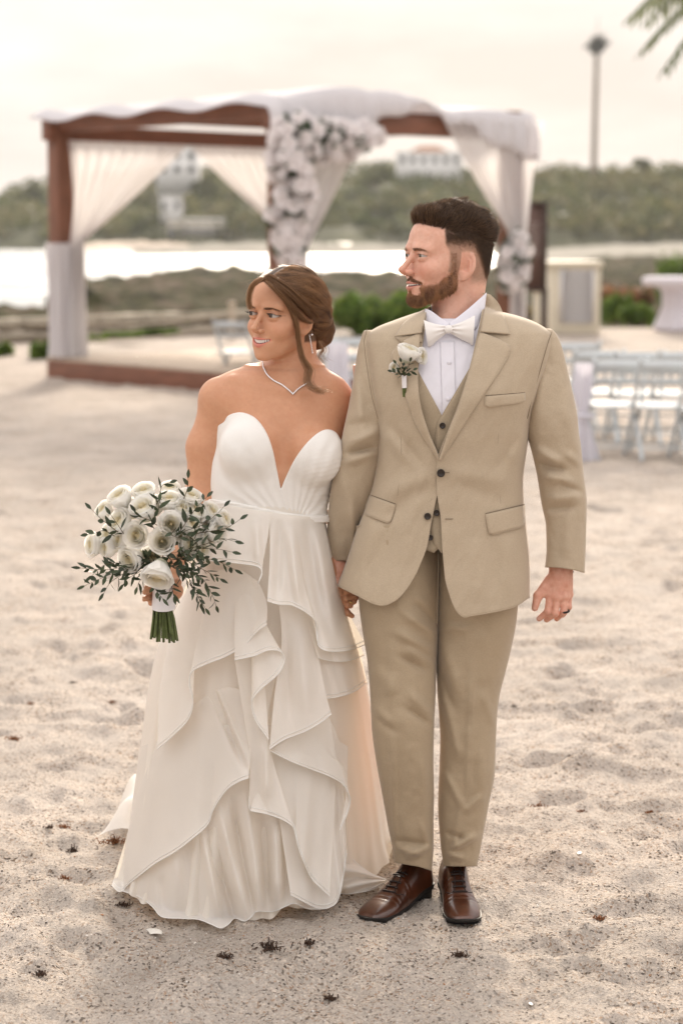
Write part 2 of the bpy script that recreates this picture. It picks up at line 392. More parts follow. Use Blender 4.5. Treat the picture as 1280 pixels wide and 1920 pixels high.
for (px, py, L_, W_, A_, D_) in ((125, 1212, 0.16, 0.08, 0.1, 0.03), (210, 1342, 0.13, 0.07, 0.0, 0.035), (200, 1512, 0.12, 0.07, 0.0, 0.03), (300, 1690, .2, .08, 0.3, 0.03), (500, 1800, .16, .07, 0.0, .03), (1040, 1425, 0.14, 0.06, 0.1, 0.03), (1140, 1325, .13, .05, 0, .03), (1125, 1395, .15, .05, -0.2, .025), (1185, 1360, .14, .05, 0.1, .02), (1030, 1500, .12, .06, .3, .02), (1180, 1610, .15, .07, 0, .022)):
    g = G(px, py); _dim.append((g[0], g[1], L_, W_, A_, D_))
_dim = np.array(_dim)
def sand_h(x, y):
    fade = np.clip((36 - y) / 8, 0.15, 1)
    h = 0.020 * fbm(x * 1.3, y * 1.0, octv=3, seed=3) + 0.0120 * fbm(x * 5.0, y * 4.5, octv=3, seed=11) + 0.0062 * fbm(x * 17, y * 17, octv=3, seed=23)
    near = np.clip((7.5 - y) / 2.5, 0, 1)
    h = h + near * (0.0042 * fbm(x * 60, y * 60, octv=2, seed=31) + 0.004 * np.maximum(fbm(x * 30, y * 30, octv=2, seed=37), 0))
    return h * fade
nr, ncol = 640, 520
ys = 2.6 * (37 / 2.6) ** (np.arange(nr) / (nr - 1)); us = np.linspace(-1, 1, ncol)
YY = np.repeat(ys[:, None], ncol, 1); XX = us[None] * (0.30 * YY + 0.5)
HH = sand_h(XX, YY)
for (cx, cy, l_, w_, a_, d_) in _dim:
    r = max(l_, w_) * 2.6; i0, i1 = np.searchsorted(ys, [cy - r, cy + r]); 
    if i1 <= i0: continue
    hw_ = 0.30 * cy + 0.5; j0, j1 = np.searchsorted(us, [(cx - r) / hw_ , (cx + r) / hw_])
    if j1 <= j0: continue
    X = XX[i0:i1, j0:j1] - cx; Y = YY[i0:i1, j0:j1] - cy
    q = ((X * math.cos(a_) + Y * math.sin(a_)) / l_) ** 2 + ((-X * math.sin(a_) + Y * math.cos(a_)) / w_) ** 2
    d_ = d_ * (0.5 if cy < 6 else 0.8); HH[i0:i1, j0:j1] += -d_ * np.exp(-q * 1.1) + 0.45 * d_ * np.exp(-(np.sqrt(q) - 1.45) ** 2 * 5)
HH = HH - 0.012
def sand_at(x, y):
    """height of the built sand surface"""
    fi = np.clip(np.log(y / 2.6) / math.log(37 / 2.6) * (nr - 1), 0, nr - 1.001); fj = np.clip((x / (0.30 * y + 0.5) + 1) / 2 * (ncol - 1), 0, ncol - 1.001)
    i = np.floor(fi).astype(int); j = np.floor(fj).astype(int); a = fi - i; b_ = fj - j
    return HH[i, j]*(1-a)*(1-b_) + HH[i+1, j]*a*(1-b_) + HH[i, j+1]*(1-a)*b_ + HH[i+1, j+1]*a*b_
sand = mk('sand_ground', np.stack([XX, YY, HH], -1).reshape(-1, 3), grid_faces(nr, ncol)[:, ::-1], M_sand); tag(sand, kind='structure')
v = np.array([(-60, -30, 0), (60, -30, 0), (60, 43, 0), (-60, 43, 0)], float); n_ = 60
gx, gy = np.meshgrid(np.linspace(-70, 70, n_), np.linspace(-30, 43, n_), indexing='ij')
gz = -0.055 - 0.25 * np.clip((gy - 38) / 5, 0, 1)
base = mk('beach_ground', np.stack([gx, gy, gz], -1).reshape(-1, 3), grid_faces(n_, n_), M_sand); tag(base, kind='structure')
# ---- sea
M_sea = mat('sea_water', (0.34, 0.36, 0.355), 0.22, spec=0.6, bump=[(0.35, 0.9, 0.5, (1, 3.0, 1)), (1.4, 0.6, 0.15, (1, 2.4, 1))])
SEA = -1.3
n_ = 40; gx, gy = np.meshgrid(np.linspace(-1, 1, n_), np.linspace(0, 1, n_), indexing='ij'); gy = 44 * (2900 / 44) ** gy; gx = gx * (0.8 * gy + 60)
sea = mk('sea', np.stack([gx, gy, 0 * gx + SEA], -1).reshape(-1, 3), grid_faces(n_, n_), M_sea); tag(sea, kind='structure')
# ---- foam streaks on the water, their white also standing in for sun glint
M_foam_glint = mat('foam_glint', (0.85, 0.84, 0.82), 0.7, noise=(3.0, 0.8, 1.1))
mbf = MB()
for k in range(130):
    Y = random.choice([random.uniform(95, 210), random.uniform(150, 420)]); px = random.uniform(-40, 1130); x = (px - 640) / 3733 * Y; L_ = random.uniform(3, 14); W_ = random.uniform(0.3, 1.1)
    n = 12; t = np.linspace(0, 1, n); cx = x + L_ * (t - 0.5); cy = Y + 0.8 * np.sin(t * 7 + k) + W_ * 0; ww = W_ * np.sin(np.pi * t) ** 0.6 * (0.7 + 0.3 * np.sin(t * 19 + k)) + 0.02
    a = np.stack([cx, cy - ww, 0 * t + SEA + 0.03], -1); c_ = np.stack([cx, cy, 0 * t + SEA + 0.10], -1); b_ = np.stack([cx, cy + ww, 0 * t + SEA + 0.03], -1)
    mbf.add(np.stack([a, c_, b_], 1).reshape(-1, 3), grid_faces(n, 3))
tag(mbf.build('foam_glint', M_foam_glint), kind='stuff')
# ---- rocky foreshore between beach and water
def coast(px):
    return np.interp(px, [-400, 0, 40, 75, 100, 150, 230, 330, 450, 640, 860, 1000, 1030, 1110, 1140, 1280, 1700], [650, 618, 606, 592, 545, 536, 522, 508, 505, 512, 512, 500, 494, 492, 462, 452, 440])
def rock_material():
    m, t, b = node_mat('foreshore_rock'); L = t.links.new; tc = N_(t, 'ShaderNodeTexCoord')
    b.inputs['Roughness'].default_value = 0.95; b.inputs['Specular IOR Level'].default_value = 0.03
    n1 = N_(t, 'ShaderNodeTexNoise'); n1.inputs['Scale'].default_value = 0.55; n1.inputs['Detail'].default_value = 8; n1.inputs['Roughness'].default_value = 0.65
    r1 = N_(t, 'ShaderNodeValToRGB'); el = r1.color_ramp.elements; el[0].position = 0.36; el[0].color = (0.014, 0.012, 0.009, 1); el[1].position = 0.70; el[1].color = (0.15, 0.12, 0.09, 1)
    for p_, c_ in ((0.44, (0.032, 0.032, 0.013, 1)), (0.5, (0.058, 0.054, 0.026, 1)), (0.57, (0.078, 0.058, 0.038, 1))): q = el.new(p_); q.color = c_
    mp = N_(t, 'ShaderNodeMapping'); mp.inputs['Scale'].default_value = (1, 0.45, 1); L(tc.outputs['Object'], mp.inputs[0]); L(mp.outputs[0], n1.inputs['Vector']); L(n1.outputs['Fac'], r1.inputs[0]); L(r1.outputs[0], b.inputs['Base Color'])
    n2 = N_(t, 'ShaderNodeTexNoise'); n2.inputs['Scale'].default_value = 3; n2.inputs['Detail'].default_value = 8; L(tc.outputs['Object'], n2.inputs['Vector'])
    bu = N_(t, 'ShaderNodeBump'); bu.inputs['Distance'].default_value = 0.3; L(n2.outputs['Fac'], bu.inputs['Height']); L(bu.outputs[0], b.inputs['Normal'])
    return m
M_rock = rock_material()
n1_, n2_ = 230, 260
ys2 = 41 * (230 / 41) ** (np.arange(n1_) / (n1_ - 1)); us2 = np.linspace(-1, 1, n2_)
Y2 = np.repeat(ys2[:, None], n2_, 1); X2 = us2[None] * (0.34 * Y2 + 6)
px2 = 640 + 3733 * X2 / Y2; py2 = 440 + 3733 * 3.0 / Y2
py2n = py2 + 7 * fbm(px2 / 60, Y2 / 14, octv=3, seed=9)
land = np.clip((py2n - coast(px2)) / 9, -1, 1)
rough_ = 0.28 * fbm(X2 * 0.5, Y2 * 0.28, octv=5, seed=41, rough=0.62)
Z2 = SEA + 0.28 * np.clip(land, 0, 1) + np.clip(land, 0, 1) * (rough_ + 0.18) - 0.8 * np.clip(-land, 0, 1) - 0.02
Z2 = Z2 + np.clip((62 - Y2) / 20, 0, 1) * 0.8
pool = np.clip(1 - (((px2 - 130) / 95) ** 2 + ((py2 - 584) / 15) ** 2), 0, 1); Z2 = Z2 - pool * 2.0
rock = mk('rocky_foreshore', np.stack([X2, Y2, Z2], -1).reshape(-1, 3), grid_faces(n1_, n2_)[:, ::-1], M_rock); tag(rock, kind='structure')
# ---- far reef shelf, sand strip and wooded headland
def far_strip(name, m, pxs, Y0, Y1, h, seed, z0=SEA):
    pxs = np.asarray(pxs, float); n = 120; k = 10
    px = np.linspace(pxs[0], pxs[1], n); X0 = (px - 640) / 3733
    t = np.linspace(0, 1, k); Y = Y0 + (Y1 - Y0) * t
    env = np.sin(np.pi * np.clip((px - pxs[0]) / (pxs[1] - pxs[0]), 0, 1)) ** 0.3
    prof = np.minimum(t * 4, 1) * np.minimum((1 - t) * 6 + 0.5, 1)
    XX_ = X0[:, None] * Y[None]; YY_ = np.repeat(Y[None], n, 0) + 6 * fbm(px[:, None] / 90 + 0 * Y[None], 0, octv=3, seed=seed)
    ZZ_ = z0 - 0.3 + (h * (0.75 + 0.35 * fbm(XX_ / 8, YY_ / 12, octv=4, seed=seed)) + 0.3) * prof[None] * env[:, None]
    o = mk(name, np.stack([XX_, YY_, ZZ_], -1).reshape(-1, 3), grid_faces(n, k), m); tag(o, kind='structure'); return o
M_reef = mat('far_reef', (0.10, 0.088, 0.062), 0.9, noise=(0.3, 0.55, 1.35))
M_fsand = mat('far_sand', (0.52, 0.42, 0.33), 0.9, noise=(0.2, 0.85, 1.1))
far_strip('reef', M_reef, (255, 1000), 300, 385, 1.7, 3)
far_strip('reef', M_reef, (980, 1700), 215, 385, 1.5, 6)
far_strip('far_beach', M_fsand, (130, 380), 386, 412, 2.3, 4)
M_hill = mat('headland', (0.085, 0.085, 0.045), 0.95, noise=(0.12, 0.6, 1.4))
HT = ([-500, -40, 0, 20, 45, 80, 130, 200, 300, 420, 520, 640, 760, 860, 960, 1040, 1130, 1200, 1280, 1500, 1900], [400, 395, 378, 345, 335, 338, 330, 322, 312, 306, 300, 303, 303, 306, 314, 312, 313, 308, 304, 300, 310])
n = 160; k = 24; px = np.linspace(-600, 1900, n); Yh = np.linspace(405, 640, k); t = np.linspace(0, 1, k)
top = (440 - np.interp(px, *HT)) / 3733 * 540 + 1.7
XX_ = ((px - 640) / 3733)[:, None] * Yh[None]; YY_ = np.repeat(Yh[None], n, 0)
prof = np.clip(t / 0.62, 0, 1) ** 0.75 * np.clip((1.25 - t) / 0.4, 0, 1)
ZZ_ = -1.6 + (top[:, None] - 2.0) * prof[None] + 2.0 * fbm(XX_ / 22, YY_ / 22, octv=4, seed=8)
hill = mk('headland_hill', np.stack([XX_, YY_, ZZ_], -1).reshape(-1, 3), grid_faces(n, k), M_hill); tag(hill, kind='structure')
def hill_z(x, Y):
    px = 640 + 3733 * x / Y; tt = np.clip((Y - 405) / 235, 0, 1)
    tp = (440 - np.interp(px, *HT)) / 3733 * 540 + 1.7
    return -1.6 + (tp - 2.0) * np.clip(tt / 0.62, 0, 1) ** 0.75 * np.clip((1.25 - tt) / 0.4, 0, 1)
# ================================================================ vegetation
M_leaf = mat('leaf_attr', (0.08, 0.11, 0.03), 0.6, attr='col', trans=0.35, spec=0.3)
M_bark = mat('bark', (0.20, 0.16, 0.12), 0.9, noise=(14, 0.6, 1.2), bump=(30, 0.6, 0.02))
def leaf_cloud(mb, cen, rad, n, size, cols, rs, shell=0.45, lean=0.3):
    """n small leaf faces (two triangles, slightly folded) through an ellipsoid volume"""
    d = rs.randn(n, 3); d /= np.linalg.norm(d, axis=1)[:, None]
    r = (shell + (1 - shell) * rs.rand(n)) ** 0.7
    c = np.asarray(cen) + d * r[:, None] * np.asarray(rad)
    nrm = d * lean + rs.randn(n, 3) * 0.6 + np.array((0, 0, 0.35)); nrm /= np.linalg.norm(nrm, axis=1)[:, None]
    a = np.cross(nrm, rs.randn(n, 3)); a /= np.linalg.norm(a, axis=1)[:, None]; b = np.cross(nrm, a)
    s = size * rs.uniform(0.6, 1.3, n)[:, None]
    v = np.stack([c - a * s, c - b * s * 0.5 + nrm * s * 0.12, c + a * s, c + b * s * 0.5 + nrm * s * 0.12], 1).reshape(-1, 3)
    f = np.arange(4 * n).reshape(n, 4)
    cc = np.asarray(cols)[rs.randint(0, len(cols), n)] * rs.uniform(0.75, 1.25, (n, 1))
    mb.add(v, f, np.repeat(cc, 4, 0))
GREENS = [(0.085, 0.105, 0.03), (0.12, 0.13, 0.045), (0.07, 0.08, 0.03), (0.16, 0.155, 0.06)]
rs = np.random.RandomState(12)
mb = MB()
for k in range(2300):
    px = rs.uniform(-260, 1560); Y = rs.uniform(412, 560); x = (px - 640) / 3733 * Y
    if 285 < px < 400 and Y < 470 and rs.rand() < 0.4: continue
    s = rs.uniform(1.3, 4.0); z = hill_z(x, Y); g = [GREENS[rs.randint(4)], GREENS[rs.randint(4)]]
    pv_ = float(vnoise(x / 9, Y / 16, 0.0, 61)) + float(vnoise(x / 3, Y / 6, 0.0, 62)) * 0.5; g = [tuple(np.array((0.045, 0.055, 0.022)) if pv_ < -0.35 else np.array((0.19, 0.165, 0.075)) if pv_ > 0.4 else np.array(g[0]))] + g[:1]; z += 1.6 * pv_
    leaf_cloud(mb, (x, Y, z + s * 0.45), (s * 1.2, s, s * 0.75), 34, 0.75, g, rs)
tag(mb.build('headland_woods', M_leaf, smooth=False), kind='stuff')
def tree(name, label, cat, base, h, rad, n, leaf, cols, group=None, seed=0, trunk_r=None, lobes=7):
    rs = np.random.RandomState(seed); r = empty(name, base); tag(r, label, cat, group)
    b = np.array(base, float); m = MB(); trunk_r = trunk_r or h * 0.03
    pts = np.array([b + (0, 0, -0.3), b + (0.02 * h, 0, 0.25 * h), b + (-0.01 * h, 0, 0.55 * h), b + (0.02 * h, 0, 0.8 * h)]); m.tube(pts, [trunk_r, trunk_r * 0.8, trunk_r * 0.55, trunk_r * 0.25], 8)
    cr_ = MB()
    for k in range(lobes):
        a = rs.uniform(0, 6.28); q = b + np.array((math.cos(a) * rad * 0.55, math.sin(a) * rad * 0.55, h * rs.uniform(0.5, 0.86)))
        m.tube([pts[1 + k % 2], (pts[2] + q) / 2 + (0, 0, 0.03 * h), q], [trunk_r * 0.4, trunk_r * 0.25, trunk_r * 0.1], 5)
        leaf_cloud(cr_, q, (rad * 0.55, rad * 0.55, h * 0.17), n // lobes, leaf, cols, rs, shell=0.2)
    m.build('trunk', M_bark, r); cr_.build('crown', M_leaf, r, smooth=False); return r
wood = 'trees standing up from the headland woods'
for i, (px, Y, z, h, rad, lab) in enumerate([
    (40, 520, 1.0, 13.5, 4.6, 'rounded hazy tree at the left tip of the far headland, by the sea'),
    (72, 500, 1.5, 14.0, 3.2, 'tall narrow hazy tree just left of the leftmost pavilion post'),
    (14, 540, 0.5, 8.5, 3.6, 'lowest hazy tree at the photo\'s left edge, where the headland meets the sea'),
    (1190, 540, 15.5, 6.5, 3.0, 'lone round tree topping the ridge right of the tall mast'),
    (700, 480, 9.0, 9.5, 4.5, 'bushy tree on the ridge just right of the pavilion flowers'),
    (262, 480, 5.0, 9.0, 4.0, 'dark tree between the left curtain and the white far building'),
    (392, 470, 5.0, 11.0, 4.0, 'dark tree just right of the white far building, under the pavilion beam')]):
    tree('tree', lab, 'tree', ((px - 640) / 3733 * Y, Y, z), h, rad, 700, 0.55, GREENS, wood, 50 + i)
M_pleaf = mat('palm_leaf', (0.14, 0.15, 0.05), 0.5, attr='col', trans=0.4)
def frond(mb, base, dirv, L_, droop, col, rs, nl=26, lw=0.035, ll=0.5):
    base = np.array(base, float); d = np.array(dirv, float); d /= np.linalg.norm(d); n = 10
    t = np.linspace(0, 1, n)[:, None]; pts = base + d * L_ * t + np.array((0, 0, -1)) * droop * L_ * t ** 2.0
    mb.tube(pts, np.linspace(0.022, 0.006, n) * L_ / 3, 4, col)
    T = np.gradient(pts, axis=0); T /= np.linalg.norm(T, axis=1)[:, None]
    S = np.cross(T, (0, 0, 1.0)); S /= np.linalg.norm(S, axis=1)[:, None] + 1e-9
    for k in range(nl):
        u = 0.12 + 0.86 * k / nl; q = u * (n - 1); i = min(int(q), n - 2); p = pts[i] * (1 - q + i) + pts[i + 1] * (q - i)
        l = ll * L_ / 3 * (math.sin(math.pi * min(1, u * 0.85 + 0.12)) ** 0.6) * rs.uniform(0.85, 1.1)
        for s in (-1, 1):
            a = S[i] * s * 0.75 + T[i] * 0.55 + np.array((0, 0, -0.45)) + rs.randn(3) * 0.07; a /= np.linalg.norm(a)
            w_ = np.cross(a, (0, 0, 1.0)); w_ = w_ / (np.linalg.norm(w_) + 1e-9) * lw * L_ / 3
            e_ = p + a * l + np.array((0, 0, -0.28 * l)); m_ = p + a * l * 0.5 - np.array((0, 0, 0.03 * l))
            mb.add([p - w_ * 0.4, m_ - w_, e_, m_ + w_, p + w_ * 0.4], [(0, 1, 3, 4)], np.array(col) * rs.uniform(0.8, 1.2))
            mb.add([m_ - w_, e_, m_ + w_], [(0, 1, 2)], np.array(col))
def palm(label, base, h, L_, seed, group=None, lean=(0.05, 0), nf=18, cols=((0.15, 0.16, 0.05), (0.20, 0.19, 0.07)), drp=0.5):
    rs = np.random.RandomState(seed); r = empty('palm_tree', base); tag(r, label, 'palm tree', group); b = np.array(base, float)
    n = 9; t = np.linspace(0, 1, n)[:, None]; pts = b + np.array((lean[0] * h, lean[1] * h, h)) * t + np.array((-lean[0] * h, 0, 0)) * (t * (1 - t)); m = MB()
    m.tube(pts, np.linspace(0.032, 0.02, n) * h * 0.55, 9)
    m.build('trunk', M_bark, r)
    for k in range(nf):
        f = MB(); a = k * 2.399 + rs.uniform(-0.2, 0.2); el = rs.uniform(-0.35, 0.9); frond(f, pts[-1], (math.cos(a) * math.cos(el), math.sin(a) * math.cos(el), math.sin(el)), L_ * rs.uniform(0.85, 1.1), drp + 0.3 * max(0, 0.5 - el), cols[k % len(cols)], rs)
        f.build('frond', M_pleaf, r, smooth=False)
    return r
pg = 'palm trees on the headland behind the pavilion'
for i, (px, Y, z, h, L_, lab) in enumerate([(432, 440, 3.0, 9.0, 3.6, 'yellowish palm on the headland, left one of the pair between the two tied curtains'), (468, 446, 3.5, 10.0, 3.8, 'yellowish palm on the headland close beside the right tied curtain, under the pavilion beam'),
    (345, 430, 1.5, 8.5, 3.6, 'palm in front of the white far building, seen between the curtains')]):
    palm(lab, ((px - 640) / 3733 * Y, Y, z), h, L_, 5 + i, pg, nf=12, cols=((0.26, 0.22, 0.07), (0.15, 0.16, 0.06)))
# the near palm whose fronds hang into the picture at top right
nb = palm('green coconut palm whose drooping fronds hang into the top right corner', (7.0, 27.0, 0.0), 5.5, 3.0, 21, nf=28, lean=(-0.09, 0.0), cols=((0.10, 0.13, 0.045), (0.14, 0.16, 0.07)), drp=0.62)
# ---- tall mast dressed as a palm
M_mast = mat('mast_metal', (0.26, 0.20, 0.15), 0.6, noise=(2, 0.85, 1.1))
mr = empty('mast', ((1107 - 640) / 3733 * 520, 520, 12)); tag(mr, 'very tall pale mast with a dark palm like tuft near its top, beyond the headland', 'mast')
mx_ = (1107 - 640) / 3733 * 520; zt = 1.7 + (440 - 105) / 3733 * 520
m = MB(); m.tube([(mx_ - 0.25, 520, 8), (mx_ - 0.1, 520, 30), (mx_ + 0.1, 520, zt)], [0.85, 0.72, 0.6], 12); m.build('pole', M_mast, mr)
m = MB(); m.tube([(mx_ + 0.1, 520, zt), (mx_ + 0.1, 520, zt + 8.5)], [0.18, 0.06], 6); m.build('antenna', M_mast, mr)
M_tuft = mat('tuft', (0.045, 0.05, 0.035), 0.6, attr='col')
rs = np.random.RandomState(3)
for k in range(16):
    f = MB(); a = k * 2.4; el = rs.uniform(-0.5, 1.2); frond(f, (mx_ + 0.1, 520, zt + 1.6), (math.cos(a) * math.cos(el), math.sin(a) * math.cos(el) * 0.8, math.sin(el)), rs.uniform(3.2, 4.4), 0.25, (0.05, 0.055, 0.04), rs, nl=22, lw=0.13, ll=0.8); f.build('frond', M_tuft, mr, smooth=False)
m = MB(); leaf_cloud(m, (mx_ + 0.1, 520, zt + 1.2), (1.9, 1.9, 2.3), 260, 0.9, [(0.035, 0.04, 0.028), (0.05, 0.055, 0.035)], rs, shell=0.0); m.build('crown', M_tuft, mr, smooth=False)
# ---- far buildings
M_bw = mat('white_render_wall', (0.78, 0.76, 0.74), 0.8, noise=(0.5, 0.93, 1.03)); M_bglass = mat('dark_window_glass', (0.06, 0.07, 0.08), 0.15); M_broof = mat('roof_tile', (0.42, 0.24, 0.16), 0.8, noise=(1, 0.8, 1.15)); M_bstone = mat('pale_terrace_stone', (0.55, 0.50, 0.42), 0.9, noise=(0.8, 0.8, 1.1))
def building(name, label, px0, px1, pyt, pyb, Y, depth, storeys, nwin, roof=None):
    x0, x1 = (px0 - 640) / 3733 * Y, (px1 - 640) / 3733 * Y; z1 = 1.7 + (440 - pyt) / 3733 * Y; z0 = 1.7 + (440 - pyb) / 3733 * Y - 3
    r = empty(name, ((x0 + x1) / 2, Y, z0)); tag(r, label, 'building')
    MB().box((x0, Y, z0), (x1, Y + depth, z1)).build('wall', M_bw, r, smooth=False)
    MB().box((x0 - 0.2, Y - 0.25, z1), (x1 + 0.2, Y + depth, z1 + 0.45)).build('parapet', M_bw, r, smooth=False)
    if roof: 
        xm = (x0 + x1) / 2; hw = (x1 - x0) * 0.32; mk('roof', [(xm - hw, Y + 0.5, z1 + 0.46), (xm + hw, Y + 0.5, z1 + 0.46), (xm + hw, Y + 5, z1 + 0.46), (xm - hw, Y + 5, z1 + 0.46), (xm - hw * 0.4, Y + 2.7, z1 + roof), (xm + hw * 0.4, Y + 2.7, z1 + roof)], [(0, 1, 5, 4), (1, 2, 5), (2, 3, 4, 5), (3, 0, 4), (0, 3, 2, 1)], M_broof, r, smooth=False)
    sh = 3.0; ww = (x1 - x0) / nwin
    for s in range(storeys):
        for k in range(nwin):
            cx = x0 + ww * (k + 0.5); zc = z1 - 1.6 - s * sh
            fr = MB().box((cx - ww * 0.27, Y - 0.08, zc - 0.8), (cx + ww * 0.27, Y + 0.02, zc + 0.8)).build('window', M_bstone, r, smooth=False)
            MB().box((cx - ww * 0.22, Y - 0.12, zc - 0.68), (cx + ww * 0.22, Y - 0.06, zc + 0.68)).build('pane', M_bglass, fr, smooth=False)
    return r
building('hotel_building', 'white flat roofed building above the trees between the two tied curtains', 298, 375, 283, 345, 470, 9, 2, 3)
building('hotel_building', 'long white building with a small reddish roof on the ridge right of the flowers', 742, 862, 292, 330, 520, 10, 1, 6, roof=2.2)
building('white_cottage', 'small white cottage low among the trees, below the two storey far building', 303, 345, 372, 400, 428, 5, 1, 2)
t = empty('terrace_wall', ((375 - 640) / 3733 * 415, 415, 0)); tag(t, 'long low pale terrace wall at the foot of the headland between the curtains', 'wall')
x0, x1 = (318 - 640) / 3733 * 415, (430 - 640) / 3733 * 415
MB().box((x0, 415, -1), (x1, 419, 4.6)).build('wall', M_bstone, t, smooth=False)
MB().box((x0 - 0.3, 414.7, 4.6), (x1 + 0.3, 419.3, 5.1)).build('coping', M_bw, t, smooth=False)
for k in range(7):
    cx = x0 + (x1 - x0) * (k + 0.5) / 7; MB().box((cx - 0.55, 414.85, 0.8), (cx + 0.55, 415.05, 3.2)).build('opening', M_bglass, t, smooth=False)
# ---- low sea wall, rope posts and planting behind the pavilion
M_block = mat('rough_wall_stone', (0.42, 0.36, 0.28), 0.9, noise=(9, 0.6, 1.2), bump=(25, 0.7, 0.03))
wr = empty('sea_wall', (-2.5, 30, 0)); tag(wr, 'low wall of rough stones behind the pavilion, edging the beach', 'wall')
rs = np.random.RandomState(8); a_, b_ = np.array((-7.5, 29.6)), np.array((0.4, 37.5)); L_ = np.linalg.norm(b_ - a_); d_ = (b_ - a_) / L_
_stone = MB().box((-0.5, -0.5, -0.5), (0.5, 0.5, 0.5)); sm = _stone.build('stone', M_block, None, smooth=False).data; bpy.data.objects.remove(bpy.data.objects['stone'])
for row in range(2):
    u = row * 0.2
    while u < L_:
        l = rs.uniform(0.35, 0.6); q = a_ + d_ * (u + l / 2); o = bpy.data.objects.new('stone', sm); COL.objects.link(o); o.parent = wr
        o.location = (q[0] + 2.5, q[1] - 30, 0.08 + 0.20 * row); o.scale = (l * 0.97, 0.36 * rs.uniform(0.9, 1.1), 0.19 * rs.uniform(0.9, 1.08)); o.rotation_euler = (rs.randn() * 0.03, rs.randn() * 0.03, math.atan2(d_[1], d_[0]) + rs.randn() * 0.04)
        m = o; u += l
md = sm; 
M_post = mat('weathered_post', (0.50, 0.42, 0.33), 0.85, noise=(8, 0.8, 1.1)); M_rope = mat('rope', (0.52, 0.45, 0.36), 0.9)
pr = []
for k, (px, Y) in enumerate([(118, 28.2), (436, 33.0), (668, 38.5)]):
    x = (px - 640) / 3733 * Y; o = empty('rope_post', (x, Y, 0)); pr.append((x, Y))
    tag(o, ['weathered post of the rope fence behind the draped left pavilion post', 'weathered rope fence post just left of the bride\'s face', 'weathered rope fence post in the bush between bride and groom'][k], 'post', 'posts of the rope fence')
    MB().tube([(x, Y, -0.1), (x, Y, 0.56)], [0.055, 0.05], 10).build('shaft', M_post, o); MB().ball((x, Y, 0.58), (0.075, 0.075, 0.04), 10, 5).build('cap', M_post, o)
m = MB()
for (xa, ya), (xb, yb) in zip(pr[:-1], pr[1:]):
    for zz in (0.46, 0.24):
        t = np.linspace(0, 1, 12)[:, None]; m.tube(np.c_[xa + (xb - xa) * t, ya + (yb - ya) * t - 0.05, zz - 0.10 * 4 * t * (1 - t)], 0.013, 6)
tag(m.build('rope', M_rope), 'sagging pale rope strung between the weathered posts', 'rope')
BG = [(0.10, 0.17, 0.025), (0.14, 0.21, 0.035), (0.07, 0.12, 0.02), (0.19, 0.25, 0.05)]
def bush(label, px0, px1, pyt, Y, n, seed, cols=BG, leaf=0.07, z0=-0.1):
    rs = np.random.RandomState(seed); x0, x1 = (px0 - 640) / 3733 * Y, (px1 - 640) / 3733 * Y; h = 1.7 + (440 - pyt) / 3733 * Y - z0
    r = empty('bush', ((x0 + x1) / 2, Y, z0)); tag(r, label, 'bush'); w_ = x1 - x0; fo = MB(); st = MB()
    for k in range(9):
        u = (k + 0.5) / 9; q = np.array((x0 + w_ * u, Y + rs.uniform(-0.25, 0.25) * min(w_, 1.4), z0 + h * rs.uniform(0.42, 0.66)))
        st.tube([((x0 + x1) / 2 + w_ * 0.3 * (u - 0.5), Y, z0), (q + np.array(((x0 + x1) / 2, Y, z0))) / 2, q], [0.03, 0.02, 0.01], 5)
        leaf_cloud(fo, q, (w_ / 9 * 1.35, min(w_ * 0.4, 0.6), h * rs.uniform(0.34, 0.46)), n // 9, leaf, cols, rs, shell=0.15)
    st.build('stem', M_bark, r); fo.build('foliage', M_leaf, r, smooth=False); return r
bush('large bright green leafy bush between the heads of the bride and groom', 636, 792, 548, 34.5, 6500, 1)
bush('round green bush just right of the cream cabinet', 1128, 1178, 548, 40.5, 2200, 2)
bush('low bright green bush beside the white draped table', 1162, 1216, 568, 39.5, 1800, 3)
bush('green bush at the right edge behind the draped table', 1236, 1345, 472, 44, 2600, 4)
bush('small green clump against the sea wall at the photo\'s left edge', -30, 20, 642, 28.6, 900, 5)
bush('small green clump by the sea wall just left of the draped post', 62, 96, 640, 27.8, 900, 6)
for i, (a, b) in enumerate([(150, 200), (200, 262), (262, 330), (330, 420)]): bush(['low grassy clump on the sea wall just right of the draped left post', 'second low grassy clump along the sea wall from the draped post', 'third low grassy clump along the sea wall from the draped post', 'low grassy clump on the sea wall nearest the bride'][i], a, b, 628 - 2 * i, 29.5 + 2.0 * i, 700, 10 + i, leaf=0.05, z0=0.15)
bush('reddish brown dry bush behind the green one, right of the cream cabinet', 1120, 1215, 533, 46, 2200, 7, cols=[(0.36, 0.17, 0.09), (0.28, 0.14, 0.07), (0.16, 0.13, 0.05)])
bush('dry reddish scrub between the sign post and the groom', 960, 1012, 575, 42, 1200, 8, cols=[(0.34, 0.2, 0.1), (0.2, 0.18, 0.07)])
# ================================================================ wedding pavilion
M_wood = mat('stained_wood', (0.19, 0.075, 0.042), 0.55, noise=(3, 0.65, 1.25), stretch=(1, 1, 9), bump=(20, 0.3, 0.01, (1, 1, 8)))
M_woodp = mat('stained_wood_post', (0.20, 0.085, 0.05), 0.55, noise=(6, 0.65, 1.25), stretch=(4, 4, 0.5))
M_deck = mat('pale_deck_board', (0.52, 0.42, 0.33), 0.8, noise=(4, 0.85, 1.1))
M_drape = mat('sheer_white_drape', (0.86, 0.835, 0.83), 0.8, trans=0.5, alpha=0.84)
M_swag = mat('white_swag_cloth', (0.80, 0.775, 0.79), 0.8, trans=0.40)
gN = np.array((-0.62, 21.0)); e1 = np.array((-0.677, 0.736)); e2 = np.array((0.736, 0.677)); LA, LB = 4.0, 3.5
pav = empty('pavilion', (gN[0], gN[1], 0.0)); tag(pav, 'brown timber wedding pavilion on a low platform, draped in sheer white cloth', 'pavilion')
